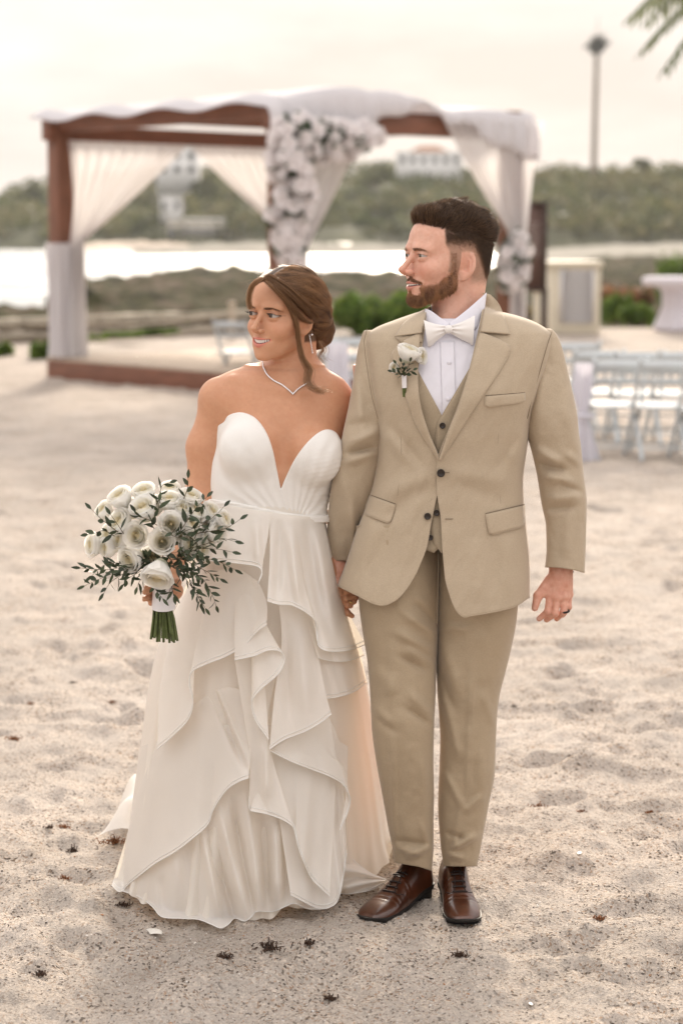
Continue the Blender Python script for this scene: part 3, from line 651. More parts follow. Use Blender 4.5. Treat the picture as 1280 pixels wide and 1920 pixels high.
def gp(a, b, z): q = gN + e1 * a + e2 * b; return np.array((q[0], q[1], z))
Rg = np.eye(4); Rg[:2, 0] = e1; Rg[:2, 1] = -e2 * -1; Rg[:2, 3] = gN      # local a along e1, b along e2
def gbox(a0, a1, b0, b1, z0, z1):
    v = [gp(a, b, z) for z in (z0, z1) for (a, b) in ((a0, b0), (a1, b0), (a1, b1), (a0, b1))]
    m = MB(); m.add(v, [(0,1,2,3),(4,7,6,5),(0,4,5,1),(1,5,6,2),(2,6,7,3),(3,7,4,0)]); return m
def bev(o, w_=0.008): mod_bevel(o, w_, 2); return o
bev(gbox(-0.14, LA + 0.16, -0.14, LB + 0.14, -0.10, 0.205).build('platform', M_wood, pav, smooth=False))
for k in range(26):
    a0 = -0.13 + (LA + 0.28) * k / 26; gbox(a0 + 0.004, a0 + (LA + 0.28) / 26 - 0.004, -0.13, LB + 0.13, 0.206, 0.236 + 0.002 * (k % 3)).build('deck_board', M_deck, pav, smooth=False)
posts = {'L': (LA, 0), 'N': (0, 0), 'R': (0, LB), 'B': (LA, LB)}
for k, (a, b) in posts.items(): bev(gbox(a - 0.11, a + 0.11, b - 0.11, b + 0.11, 0.237, 2.95).build('post', M_woodp, pav, smooth=False))
bev(gbox(LA - 0.085, LA + 0.085, -0.2, LB + 0.2, 2.80, 2.985).build('beam', M_wood, pav, smooth=False))      # left post to back post
bev(gbox(-0.085, 0.085, -0.2, LB + 0.2, 2.78, 2.97).build('beam', M_wood, pav, smooth=False))
bev(gbox(-0.09, LA + 0.25, -0.088, 0.088, 2.90, 3.11).build('beam', M_wood, pav, smooth=False))
bev(gbox(-0.09, LA + 0.25, LB - 0.09, LB + 0.09, 2.90, 3.11).build('beam', M_wood, pav, smooth=False))
for k in range(4): gbox(LA * (k + 1) / 5 - 0.03, LA * (k + 1) / 5 + 0.03, -0.1, LB + 0.1, 3.0, 3.09).build('rafter', M_wood, pav, smooth=False)
# roof cloth: swagged over the rafters, hanging over the near right beam
n1, n2 = 90, 70; A = np.linspace(-0.36, LA + 0.20, n1)[:, None]; T = np.linspace(0, 1, n2)[None]
B_ = -0.30 + T * (LB + 0.56)
wave = 0.050 * np.abs(np.sin((B_ / LB) * np.pi * 3.0)) ** 0.8
crown = 0.13 * np.exp(-((A - 0.7) / 1.7) ** 2) * np.sin(np.pi * np.clip((B_ + 0.1) / (LB * 0.75), 0, 1)) ** 2 * 0.9
Z = 3.115 + wave - 0.05 * (B_ / LB) + crown + 0.03 * np.sin(A * 5.0 + B_ * 2) + 0.0 * T
edge = np.clip((-A - 0.10) / 0.26, 0, 1)                      # the near right side folds down over the beam
hang = edge ** 1.2 * (0.30 + 0.17 * np.sin(B_ * 2.1 + 0.4) + 0.05 * np.sin(B_ * 9))
A2 = np.where(A < -0.14, -0.14 - 0.05 * (1 + 0.5 * np.sin(B_ * 24)) * np.clip((-A - 0.14) / 0.1, 0, 1) + 0 * B_, A + 0 * B_)
Z = Z - hang - 0.13 * np.clip((-0.12 - B_) / 0.18, 0, 1) - 0.10 * np.clip((B_ - LB - 0.15) / 0.3, 0, 1)
V = gN[None, None] + e1 * A2[..., None] + e2 * (B_ + 0 * A)[..., None]
roof = mk('roof_cloth', np.concatenate([V, (Z + 0 * A)[..., None]], -1).reshape(-1, 3), grid_faces(n1, n2), M_swag, pav)
mod_solid(roof, 0.006)
def curtain(top0, top1, ztop, tie, ztie, zbot, side=1, nf=11, name='curtain', bw=0.17, flare=0.24):
    """cloth hung along a beam from top0 to top1 (plan points), gathered at the tie by a post, then falling to zbot"""
    nu, nv = 96, 70; top0 = np.array(top0); top1 = np.array(top1); tie = np.array(tie); u = np.linspace(0, 1, nu)[:, None]; t = np.linspace(0, 1, nv)[None]
    z = ztop + (zbot - ztop) * t; tt = (ztop - ztie) / (ztop - zbot)
    s = np.where(t < tt, t / tt, 1.0); low = np.clip((t - tt) / (1 - tt), 0, 1)
    spread = (1 - s ** 1.0)
    d = (top1 - top0); L_ = np.linalg.norm(d); d = d / L_; nrm = np.array((d[1], -d[0]))
    wid = L_ * spread + (bw + (flare - bw) * low)
    cx = top0[None, None] * (1 - u[..., None]) + 0 
    along0 = (tie - top0) @ d
    cen0 = 0.5 * L_; c = cen0 + (along0 - cen0) * s
    c = c - np.sin(np.pi * s) * 0.02 * L_ * np.sign(along0 - cen0)
    al = c + (u - 0.5) * wid
    off0 = (tie - top0) @ nrm
    amp = 0.028 * (1 - 0.25 * s) + 0.02 * s
    of = off0 * s + amp * np.sin(u * nf * 2 * np.pi + 1.2 * np.sin(t * 4)) * (1 + 0.4 * np.sin(u * 17)) + 0.05 * np.cos((u - 0.5) * np.pi) * np.where(s > 0.98, 1, s ** 3)
    al = al + 0.012 * np.cos(u * nf * 2 * np.pi * 1.0 + 2)
    V = top0 + d * al[..., None] + nrm * of[..., None]
    zz = z + 0 * u - 0.10 * np.sin(np.pi * u) * (s * (1 - s)) * 2
    o = mk(name, np.concatenate([V, zz[..., None]], -1).reshape(-1, 3), grid_faces(nu, nv), M_drape, pav); return o
def g2(a, b): return gN + e1 * a + e2 * b
# left post: cloth from the left-back beam tied to the post, then wrapped round it to the platform
curtain(g2(LA - 0.13, 0.12), g2(LA - 0.13, 1.75), 2.80, g2(LA - 0.17, 0.10), 1.62, 0.25, nf=9)
curtain(g2(LA - 0.13, LB - 0.12), g2(LA - 0.13, LB - 1.6), 2.80, g2(LA - 0.17, LB - 0.10), 1.75, 0.25, nf=9)
curtain(g2(-0.02, 0.18), g2(-0.02, 1.05), 2.78, g2(-0.14, 0.12), 1.55, 0.25, nf=8)
curtain(g2(-0.16, LB + 0.30), g2(-0.16, LB - 1.22), 3.0, g2(-0.16, LB - 0.02), 1.66, 0.25, nf=11, bw=0.20, flare=0.27)
# cloth wrapped round the lower left post
nu, nv = 60, 50; th = np.linspace(0, 2 * np.pi, nu, endpoint=False)[:, None]; zz = np.linspace(0.25, 1.60, nv)[None]
rr = 0.15 + 0.022 * np.sin(th * 7 + zz * 1.5) + 0.012 * np.sin(th * 13 - zz * 3) + 0.03 * np.clip(0.6 - zz, 0, 1)
pc = g2(LA, 0); sq = 1 / np.maximum(np.abs(np.cos(th - 0.83)), np.abs(np.sin(th - 0.83))) ** 0.5
mk('post_wrap', np.stack([pc[0] + rr * sq * np.cos(th), pc[1] + rr * sq * np.sin(th), zz + 0 * th], -1).reshape(-1, 3), grid_faces(nu, nv, True), M_swag, pav)
# ---- flower arrangements (things of their own, hung on the pavilion)
M_petal = mat('white_petal', (0.86, 0.81, 0.80), 0.6, trans=0.35); M_eu = mat('eucalyptus', (0.09, 0.12, 0.075), 0.6, attr='col', trans=0.2)
def blossom_mesh(rs, n=7, r=0.075):
    mb = MB()
    for ring, (k, rr, tilt) in enumerate(((n, 1.0, 0.35), (n - 1, 0.68, 0.8), (4, 0.38, 1.15))):
        for i in range(k):
            a = 6.283 * i / k + ring * 0.5 + rs.uniform(-.1, .1); ca, sa = math.cos(a), math.sin(a); t = tilt + rs.uniform(-.12, .12)
            e = np.array((ca * math.cos(t), sa * math.cos(t), math.sin(t))) * r * rr; s_ = np.array((-sa, ca, 0)) * r * rr * 0.5; up = np.array((0, 0, 1)) * r * 0.12
            mb.add([(0, 0, 0), e * 0.55 - s_ + up, e * 0.98 - s_ * 0.45, e * 1.08 - up * 0.4, e * 0.98 + s_ * 0.45, e * 0.55 + s_ + up], [(0, 1, 2, 3), (0, 3, 4, 5)])
    return mb
rs = np.random.RandomState(31)
bl_meshes = []
for k in range(4): o = blossom_mesh(rs).build('flower', M_petal, None); bl_meshes.append(o.data); bpy.data.objects.remove(o)
def garland(name, label, path, widths, n, seed, cat='flowers', size=1.0):
    rs = np.random.RandomState(seed); path = np.asarray(path, float); c = catmull(path, 80); wd = np.interp(np.linspace(0, 1, 80), np.linspace(0, 1, len(widths)), widths)
    r = empty(name, c[0]); tag(r, label, cat); lv = MB()
    for k in range(n):
        i = rs.randint(80); d = rs.randn(3); d /= np.linalg.norm(d); d[1] = -abs(d[1]) * 0.9; q = c[i] + d * wd[i] * rs.uniform(0.55, 1.0)
        o = bpy.data.objects.new('flower', bl_meshes[rs.randint(4)]); COL.objects.link(o); o.parent = r; o.location = [float(v) for v in (q - c[0])]
        dd = Vector((d[0], d[1] - 0.7, d[2] + 0.25)); o.rotation_euler = dd.to_track_quat('Z', 'Y').to_euler(); s = rs.uniform(0.75, 1.25) * size; o.scale = (s, s, s)
    for k in range(26):
        i = int(79 * k / 25); leaf_cloud(lv, c[i], (wd[i] * 1.05, wd[i] * 0.8, wd[i] * 1.05), 46, 0.062, [(0.07, 0.10, 0.05), (0.10, 0.13, 0.08), (0.05, 0.075, 0.04)], rs, shell=0.1)
    o = lv.build('greenery', M_eu, r, smooth=False); o['kind'] = 'stuff'; return r
Nf = lambda px, py, Y: P(px, py, Y)
garland('flower_garland', 'large garland of white blooms and greenery down the near post and along the beam', [Nf(552, 488, 20.72), Nf(537, 440, 20.72), Nf(548, 370, 20.72), Nf(548, 300, 20.7), Nf(556, 255, 20.75), Nf(610, 262, 20.95), Nf(660, 262, 21.25), Nf(700, 252, 21.5)], [0.13, 0.19, 0.24, 0.27, 0.26, 0.22, 0.19, 0.10], 270, 4)
garland('flower_bunch', 'bunch of white blooms tying the curtain at the right pavilion post, behind the groom\'s neck', [Nf(968, 452, 22.85), Nf(962, 490, 22.85), Nf(957, 530, 22.85)], [0.13, 0.21, 0.14], 60, 6)
# ---- brown sign board, cream cabinet, small post, draped table
M_sign = mat('sign_brown', (0.13, 0.075, 0.06), 0.6, noise=(4, 0.85, 1.1)); M_sfr = mat('sign_frame', (0.055, 0.032, 0.025), 0.5); M_slet = mat('sign_lettering', (0.42, 0.36, 0.33), 0.7)
def bpx(px0, px1, py0, py1, Y, d, z0=None):
    a = P(px0, py1, Y); b = P(px1, py0, Y); return MB().box((a[0], Y, a[2] if z0 is None else z0), (b[0], Y + d, b[2]))
Ys = 31.5
sg = empty('sign_board', P(1000, 600, Ys)); tag(sg, 'tall dark brown notice board on a post, half hidden by the pavilion curtain', 'sign')
bpx(968, 1019, 384, 541, Ys, 0.05).build('board', M_sign, sg, smooth=False)
for q in ((962, 1026, 378, 385), (962, 1026, 540, 547), (962, 969, 385, 540), (1018, 1026, 385, 540)): bpx(*q, Ys - 0.04, 0.12).build('frame', M_sfr, sg, smooth=False)
mbp = bpx(1014, 1026, 547, 640, Ys, 0.10, -0.1); mbp.build('post', M_sfr, sg, smooth=False); bpx(966, 978, 547, 640, Ys, 0.10, -0.1).build('post', M_sfr, sg, smooth=False)
rs = np.random.RandomState(2)
for row in range(9):
    lm = MB(); y = 418 + row * 7.5; x = 976
    while x < 1011:
        l = rs.uniform(2.5, 7); a = P(x, y + 2.4, Ys); b = P(min(x + l, 1012), y, Ys); lm.box((a[0], Ys - 0.012, a[2]), (b[0], Ys - 0.002, b[2])); x += l + 1.6
    lm.build('lettering', M_slet, sg, smooth=False)['kind'] = 'stuff'
M_cream = mat('cream_paint', (0.66, 0.60, 0.48), 0.6, noise=(3, 0.93, 1.05)); M_louv = mat('white_louvre', (0.66, 0.64, 0.64), 0.5)
Yc = 34.5
cb = empty('cabinet', P(1079, 610, Yc)); tag(cb, 'cream waist high cabinet with a white louvred front, right of the brown sign', 'cabinet')
bev(bpx(1030, 1126, 500, 640, Yc, 1.0, 0.0).build('body', M_cream, cb, smooth=False), 0.01)
bev(bpx(1024, 1131, 490, 500, Yc - 0.06, 1.12).build('top', M_cream, cb, smooth=False), 0.01)
bpx(1048, 1054, 504, 606, Yc - 0.05, 0.05).build('door_frame', M_louv, cb, smooth=False); bpx(1108, 1114, 504, 606, Yc - 0.05, 0.05).build('door_frame', M_louv, cb, smooth=False)
for k in range(17):
    y = 506 + k * 5.9; a = P(1054, y + 4.9, Yc); b = P(1108, y, Yc); m = MB(); m.add([(a[0], Yc - 0.045, a[2]), (b[0], Yc - 0.045, a[2]), (b[0], Yc - 0.008, b[2]), (a[0], Yc - 0.008, b[2]), (a[0], Yc - 0.035, a[2] - 0.004), (b[0], Yc - 0.035, a[2] - 0.004), (b[0], Yc + 0.0, b[2] - 0.004), (a[0], Yc + 0.0, b[2] - 0.004)], [(0,1,2,3),(5,4,7,6),(0,4,5,1),(1,5,6,2),(2,6,7,3),(3,7,4,0)]); m.build('louvre', M_louv, cb, smooth=False)
sp_ = empty('marker_post', P(1006, 600, 33)); tag(sp_, 'short cream square post standing between the sign board and the cream cabinet', 'post')
bev(bpx(999, 1013, 548, 640, 33, 0.12, -0.05).build('shaft', M_cream, sp_, smooth=False), 0.01); bpx(997, 1015, 543, 548, 32.97, 0.18).build('cap', M_cream, sp_, smooth=False)
M_tcl = mat('white_table_cloth', (0.74, 0.71, 0.76), 0.8, trans=0.2, bump=(4, 0.4, 0.03, (6, 6, 0.6)))
Yt = 35.5; tp = P(1268, 522, Yt); tb = empty('cocktail_table', (tp[0], Yt, 0)); tag(tb, 'tall round table in stretched white cloth at the photo\'s right edge', 'table')
hz = tp[2]; prof_ = [(0.0, 0.36), (0.04, 0.385), (0.25, 0.30), (0.50, 0.22), (0.72, 0.235), (0.88, 0.36), (0.955, 0.58)]
nu = 64; th = np.linspace(0, 2 * np.pi, nu, endpoint=False)[:, None]; zt = np.linspace(0, 0.955, 40)[None]; rr = interp([p[0] for p in prof_], [p[1] for p in prof_], zt) * (1 + 0.12 * np.abs(np.cos(2 * th)) * np.sin(np.pi * np.clip(zt, 0, 1)) + 0.03 * np.sin(th * 9))
mk('cloth_skirt', np.stack([tp[0] + rr * np.cos(th), Yt + rr * np.sin(th), zt * hz + 0 * th], -1).reshape(-1, 3), grid_faces(nu, 40, True), M_tcl, tb)
m = MB(); th1 = np.linspace(0, 2 * np.pi, 48, endpoint=False); rings = [(0.0, hz + 0.03), (0.55, hz + 0.03), (0.60, hz + 0.015), (0.61, hz - 0.03), (0.60, hz - 0.10), (0.57, hz - 0.13)]
m.add(np.array([(tp[0] + r * math.cos(a), Yt + r * math.sin(a), z) for r, z in rings for a in th1]), grid_faces(len(rings), 48, False, True)[:, ::-1]); m.build('table_top', M_tcl, tb)
# ---- white folding chairs
M_chair = mat('white_resin', (0.54, 0.57, 0.585), 0.6, spec=0.3)
def make_chair():
    r = empty('folding_chair', (0, 0, 0))
    def bx_(name, a, b, M=None): return bev(MB().box(a, b, M).build(name, M_chair, r, smooth=False, local=True), 0.004)
    seat = MB(); n = 9; gx, gy = np.meshgrid(np.linspace(-0.20, 0.20, n), np.linspace(-0.20, 0.20, n), indexing='ij'); gz = 0.46 - 0.02 * np.exp(-(gx**2 + gy**2) / 0.02) + 0.012 * (gy > 0.15)
    v = np.stack([gx, gy, gz], -1).reshape(-1, 3); o = seat.add(v, grid_faces(n, n)).build('seat', M_chair, r, local=True); mod_solid(o, 0.025, -1)
    for s in (-1, 1):
        lg = MB(); lg.tube([(s * 0.21, -0.24, 0.0), (s * 0.21, -0.02, 0.42), (s * 0.21, 0.20, 0.90)] if False else [(s * 0.215, 0.26, 0.0), (s * 0.215, -0.02, 0.42), (s * 0.215, -0.22, 0.86)], 0.017, 8, flat=1.5); lg.build('leg', M_chair, r, local=True)
        lg = MB(); lg.tube([(s * 0.19, -0.24, 0.0), (s * 0.19, -0.02, 0.30), (s * 0.19, 0.16, 0.45)], 0.015, 8, flat=1.4); lg.build('leg', M_chair, r, local=True)
    t = np.linspace(-1, 1, 9); bk = lambda z: -0.02 - 0.2 * (z - 0.42) / 0.44
    for z0, hh in ((0.80, 0.075), (0.66, 0.045)):
        v = []
        for x in t: 
            y = bk(z0) - 0.035 * (1 - x * x)
            v += [(x * 0.205, y - 0.009, z0 - hh / 2), (x * 0.205, y + 0.009, z0 - hh / 2), (x * 0.205, y + 0.009, z0 + hh / 2 + 0.012 * (1 - x * x)), (x * 0.205, y - 0.009, z0 + hh / 2 + 0.012 * (1 - x * x))]
        MB().add(v, grid_faces(9, 4, False, True)).build('top_rail' if z0 > 0.7 else 'back_rail', M_chair, r, smooth=False, local=True)
    for x in (-0.12, -0.04, 0.04, 0.12): MB().tube([(x, bk(0.66) - 0.03, 0.67), (x, bk(0.78) - 0.03, 0.78)], 0.011, 6).build('back_slat', M_chair, r, local=True)
    for (y, z, hw) in ((0.20, 0.10, 0.21), (-0.17, 0.10, 0.19), (0.10, 0.24, 0.21)): MB().tube([(-hw, y, z), (hw, y, z)], 0.010, 6).build('stretcher', M_chair, r, local=True)
    return r
chair0 = make_chair(); first = True
cspots = [(1150, 15.5, 0.12, 'white folding chair nearest the camera, just right of the draped lilac cloth'), (1236, 15.3, 0.1, 'white folding chair at the near end of the right row, second from the lilac cloth'), (1322, 15.1, 0.1, 'white folding chair cut by the photo\'s right edge in the nearest row'),
          (1112, 16.8, 0.1, 'white folding chair in the second row, directly behind the lilac draped cloth'), (1190, 16.6, 0.05, 'white folding chair in the second row, second from the lilac cloth'), (1268, 16.4, 0.1, 'white folding chair in the second row by the photo\'s right edge'),
          (1072, 18.2, 0.1, 'white folding chair in the third row, next to the groom\'s sleeve'),
          (448, 22.6, -0.5, 'white folding chair just left of the bride\'s face, angled towards the platform'), (655, 16.6, -0.1, 'white folding chair seen between the bride\'s shoulder and the groom\'s sleeve'), (608, 18.4, -0.1, 'white folding chair behind the bride\'s hair bun'), (676, 18.6, -0.1, 'white folding chair between bride and groom, in the row behind the nearest one')]
for (px, Y, rz, lab) in cspots:
    o = chair0 if first else copy_tree(chair0); first = False
    o.scale = (0.96, 0.96, 0.90); x = (px - 640) / 3733 * Y; o.location = (x, Y, float(sand_at(np.array([x]), np.array([Y]))[0]) - 0.005); o.rotation_euler.z = rz; tag(o, lab, 'chair', 'white folding chairs set out for the ceremony')
# lilac cloth draped over the aisle chair
M_lilac = mat('lilac_white_cloth', (0.72, 0.70, 0.75), 0.8, trans=0.3)
dc = empty('aisle_drape', P(1100, 860, 15.3)); tag(dc, 'pale lilac aisle cloth gathered at seat height, hanging beside the nearest right chair', 'drape')
nu, nv = 70, 50; u = np.linspace(0, 2 * np.pi, nu, endpoint=False)[:, None]; t = np.linspace(0, 1, nv)[None]
xl = interp([0, .25, .55, .7, 1], [1078, 1074, 1083, 1078, 1074], t); xr = interp([0, .25, .55, .7, 1], [1112, 1108, 1100, 1108, 1124], t); py = 682 + (866 - 682) * t
cx = (xl + xr) / 2; hw = (xr - xl) / 2; Q = Pa(cx, py, 15.3); W_ = hw / 243
rr = 1 + 0.14 * np.sin(u * 6 + t * 3) + 0.06 * np.sin(u * 11)
mk('cloth', np.stack([Q[..., 0] + W_ * rr * np.cos(u), Q[..., 1] + 0.11 * rr * np.sin(u), Q[..., 2] + 0 * u], -1).reshape(-1, 3), grid_faces(nu, nv, True), M_lilac, dc)
MB().tube([P(1096, 780, 15.19) + (-0.06, 0, 0), P(1096, 782, 15.16), P(1096, 780, 15.19) + (0.06, 0, 0)], 0.02, 8).build('tie_band', M_lilac, dc)
# second draped aisle chair, left of the aisle
dc2 = empty('aisle_drape', P(690, 760, 18)); tag(dc2, 'pale aisle cloth hanging behind the bride, left of the aisle', 'drape')
xs_ = (632 - 640) / 3733 * 16.2
mk('cloth', np.stack([xs_ + 0.09 * rr * np.cos(u) * (0.8 + 0.5 * t), 16.2 + 0.10 * rr * np.sin(u), 0.82 * (1 - t) + 0.01 + 0 * u], -1).reshape(-1, 3), grid_faces(nu, nv, True), M_lilac, dc2)
# ================================================================ heads (local frame in cm: x to the side, -y forward, z up, eyes at z=0)
class Head:
    def __init__(s, origin, yaw, pitch, roll, scale, g):
        """yaw>0 turns the face towards image left"""
        s.o = np.array(origin, float); s.sc = scale * 0.01; s.g = g
        s.R = rot('Z', -yaw) @ rot('X', pitch) @ rot('Y', roll)
    def loc(s, p): return ((p - s.o) @ s.R) / s.sc
    def wld(s, q): return np.asarray(q, float) @ s.R.T * s.sc + s.o
    def fn(s, p): return s.sdf(s.loc(p)) * s.sc
    def sdf(s, q0):
        g = s.g; q = q0.copy(); q[:, 0] = np.abs(q[:, 0]); E = s_ell; C = s_cap; male = g['male']
        d = E(q, (0, g['sky'], 3.1), g['skull'])
        d = smin(d, E(q, (0, -2.9 + g.get('fh', 0), 3.6), (6.2, 5.9, 5.6)), 2.0)
        d = smin(d, E(q, (0, -3.1, -2.6), (5.7 if male else 5.2, 5.2, 5.6)), 1.6)
        d = smin(d, E(q, (4.0 if male else 3.5, -5.0, -2.9), g['cheek']), 2.0)                     # cheekbone
        d = smin(d, E(q, (5.3, -0.5, -1.0), (1.7, 4.0, 3.0)), 1.5)                 # side of face to the ear
        jw = g['jaw']
        d = smin(d, C(q, (jw, -0.4, -6.2), (1.5 if male else 1.1, -6.6, -9.7 * g['chin']), 1.6, 1.4 if male else 1.25), 2.2)
        d = smin(d, E(q, (0, -3.0, -6.6), (jw + 0.2, 4.9, 4.0)), 1.8)
        d = smin(d, E(q, (0, -7.35 + 0.45 * male, -10.0 * g['chin']), (1.9 if male else 1.5, 1.45, 1.35 if male else 1.2)), 1.3)     # chin
        d = smin(d, E(q, (0, -6.7, -6.9), (3.0, 2.3, 2.5)), 1.6)                    # muzzle
        d = smin(d, C(q, (1.7, -8.1 - 0.25 * male, 1.75 - 0.3 * male), (4.3, -6.8, 1.9 - 0.5 * male), 0.75 + 0.12 * male, 0.7), 1.5 + 0.8 * male)   # brow
        d = smax(d, -E(q, (2.95, -9.3, -0.15), (1.75, 1.75, 1.15)), 1.3)           # socket
        d = smax(d, -E(q, (0.0, -11.0, 0.55), (1.4, 1.75, 0.8)), 1.2)               # nasion
        # eyelids
        e = np.array((3.15, -7.25, 0.0)); ball = s_sph(q, e, 1.31)
        d = smin(d, ball, 0.55)
        d = smin(d, C(q, (2.0, -8.30, 0.55), (4.2, -7.55, 0.45), 0.22 if male else 0.14, 0.22 if male else 0.12), 0.45)  # lid fold
        d = smin(d, C(q, (2.2, -8.15, -0.95), (4.0, -7.6, -0.85), 0.25 if male else 0.05, 0.25 if male else 0.05), 0.6)  # under-eye
        x = q[:, 0] - e[0]; z = q[:, 2] - e[2] + 0.06 * x; up, lo = g['lid']
        Ru = (1.5 ** 2 + up ** 2) / (2 * up); Rl = (1.5 ** 2 + lo ** 2) / (2 * lo)
        op = np.maximum(np.hypot(x, z + (Ru - up)) - Ru, np.hypot(x, z - (Rl - lo)) - Rl)
        op = np.maximum(op, q[:, 1] + 6.6)
        d = smax(d, -op, 0.10)
        # nose
        nl = g['nose']; nz = g['nz']
        nw = 1.0 if male else 0.82; n = C(q, (0, -7.9, 0.4), (0, -10.75 - nl, nz + 0.5), 0.72 * nw, 0.70 * nw)
        n = smin(n, E(q, (0, -10.95 - nl, nz + 0.1), np.array((0.88, 0.85, 0.72)) * (nw if male else 0.82)), 0.6)
        n = smin(n, E(q, (1.15 * (1 if male else 0.88), -9.55 - nl * 0.7, nz - 0.4), np.array((0.72, 1.05, 0.72)) * (1 if male else 0.74)), 0.5)
        n = smin(n, C(q, (0, -10.6 - nl, nz - 0.45), (0, -9.2, nz - 0.75), 0.45, 0.5), 0.4)
        n = smax(n, -E(q, (0.62, -10.1 - nl * 0.8, nz - 1.0), (0.30, 0.62, 0.38)), 0.25)
        d = smin(d, n, 0.85)
        # mouth
        mz = g['mz']; mw = g['mw']; sm = g['smile']; f = g['mfwd']
        t = np.clip(q[:, 0] / mw, 0, 1); cy = -9.05 - f + 1.75 * t ** 2 ; lift = sm * t ** 2
        up_ = np.sqrt((q[:, 1] - cy) ** 2 + (q[:, 2] - (mz + g['gap'] * 0.5 * (1 - t ** 2) + 0.38 * (1 - 0.6 * t) + lift)) ** 2) - g['ul'] * (1 - 0.7 * t)
        lo_ = np.sqrt((q[:, 1] - cy - 0.15) ** 2 + (q[:, 2] - (mz - g['gap'] * 0.5 * (1 - t ** 2) - 0.42 * (1 - 0.7 * t) + lift)) ** 2) - g['ll'] * (1 - 0.7 * t)
        xo = np.maximum(q[:, 0] - mw, 0)
        d = smin(d, np.sqrt(np.maximum(up_, 0) ** 2 + xo ** 2) + np.minimum(up_, 0), 0.35); d = smin(d, np.sqrt(np.maximum(lo_, 0) ** 2 + xo ** 2) + np.minimum(lo_, 0), 0.45)
        hz = (q[:, 2] - mz - lift) / (g['gap'] * 0.5 * np.sqrt(np.maximum(1 - t ** 2, 0)) + 0.05)
        slit = np.maximum(np.maximum((np.abs(hz) - 1) * (g['gap'] * 0.45 + 0.05), q[:, 0] - mw * 0.98), q[:, 1] - cy - 2.0)
        d = smax(d, -slit, 0.12)
        d = smax(d, -E(q, (mw + 0.35, -7.9, mz + sm * 1.1), (0.32, 0.6, 0.6)), 0.5)    # mouth corner dimple
        d = smin(d, E(q, (3.9 if male else 3.3, -5.9, -3.8), (1.5, 1.5, 1.4)), 2.2)
        # ear
        ex = 7.0 * g['skull'][0] / 7.4; ea = np.array((ex, g['ear'][0], g['ear'][1])); Rr = rot('X', -12) @ rot('Z', -g['ear'][2]); es = g['ear'][3]
        l = ((q - ea) @ Rr) / es
        ear = s_ell(l, (0, 0, 0.15), (0.62, 1.85, 3.0)); ear = smin(ear, s_ell(l, (-0.05, -0.55, -2.7), (0.42, 1.0, 0.95)), 0.7)
        ear = smax(ear, -s_ell(l, (0.66, -0.15, 0.35), (0.66, 1.32, 2.25)), 0.18)
        ear = smin(ear, s_cap(l, (0.22, 0.72, -1.2), (0.20, 0.35, 1.1), 0.22), 0.22)
        ear = smin(ear, s_cap(l, (0.20, 0.35, 1.1), (0.12, -0.5, 1.7), 0.18), 0.2)
        ear = smax(ear, -s_ell(l, (0.45, -0.45, -0.55), (0.85, 0.72, 0.95)), 0.2)
        ear = smin(ear, s_ell(l, (0.10, -1.45, -0.55), (0.38, 0.42, 0.62)), 0.3) * es
        d = smin(d, ear, 0.45)
        return d
M_eye = mat('eye', (0.8, 0.78, 0.75), 0.12, attr='col', spec=0.6)
M_teeth = mat('teeth', (0.78, 0.75, 0.70), 0.25, spec=0.5, attr='col')
M_mouth = mat('mouth_inside', (0.10, 0.025, 0.02), 0.6)
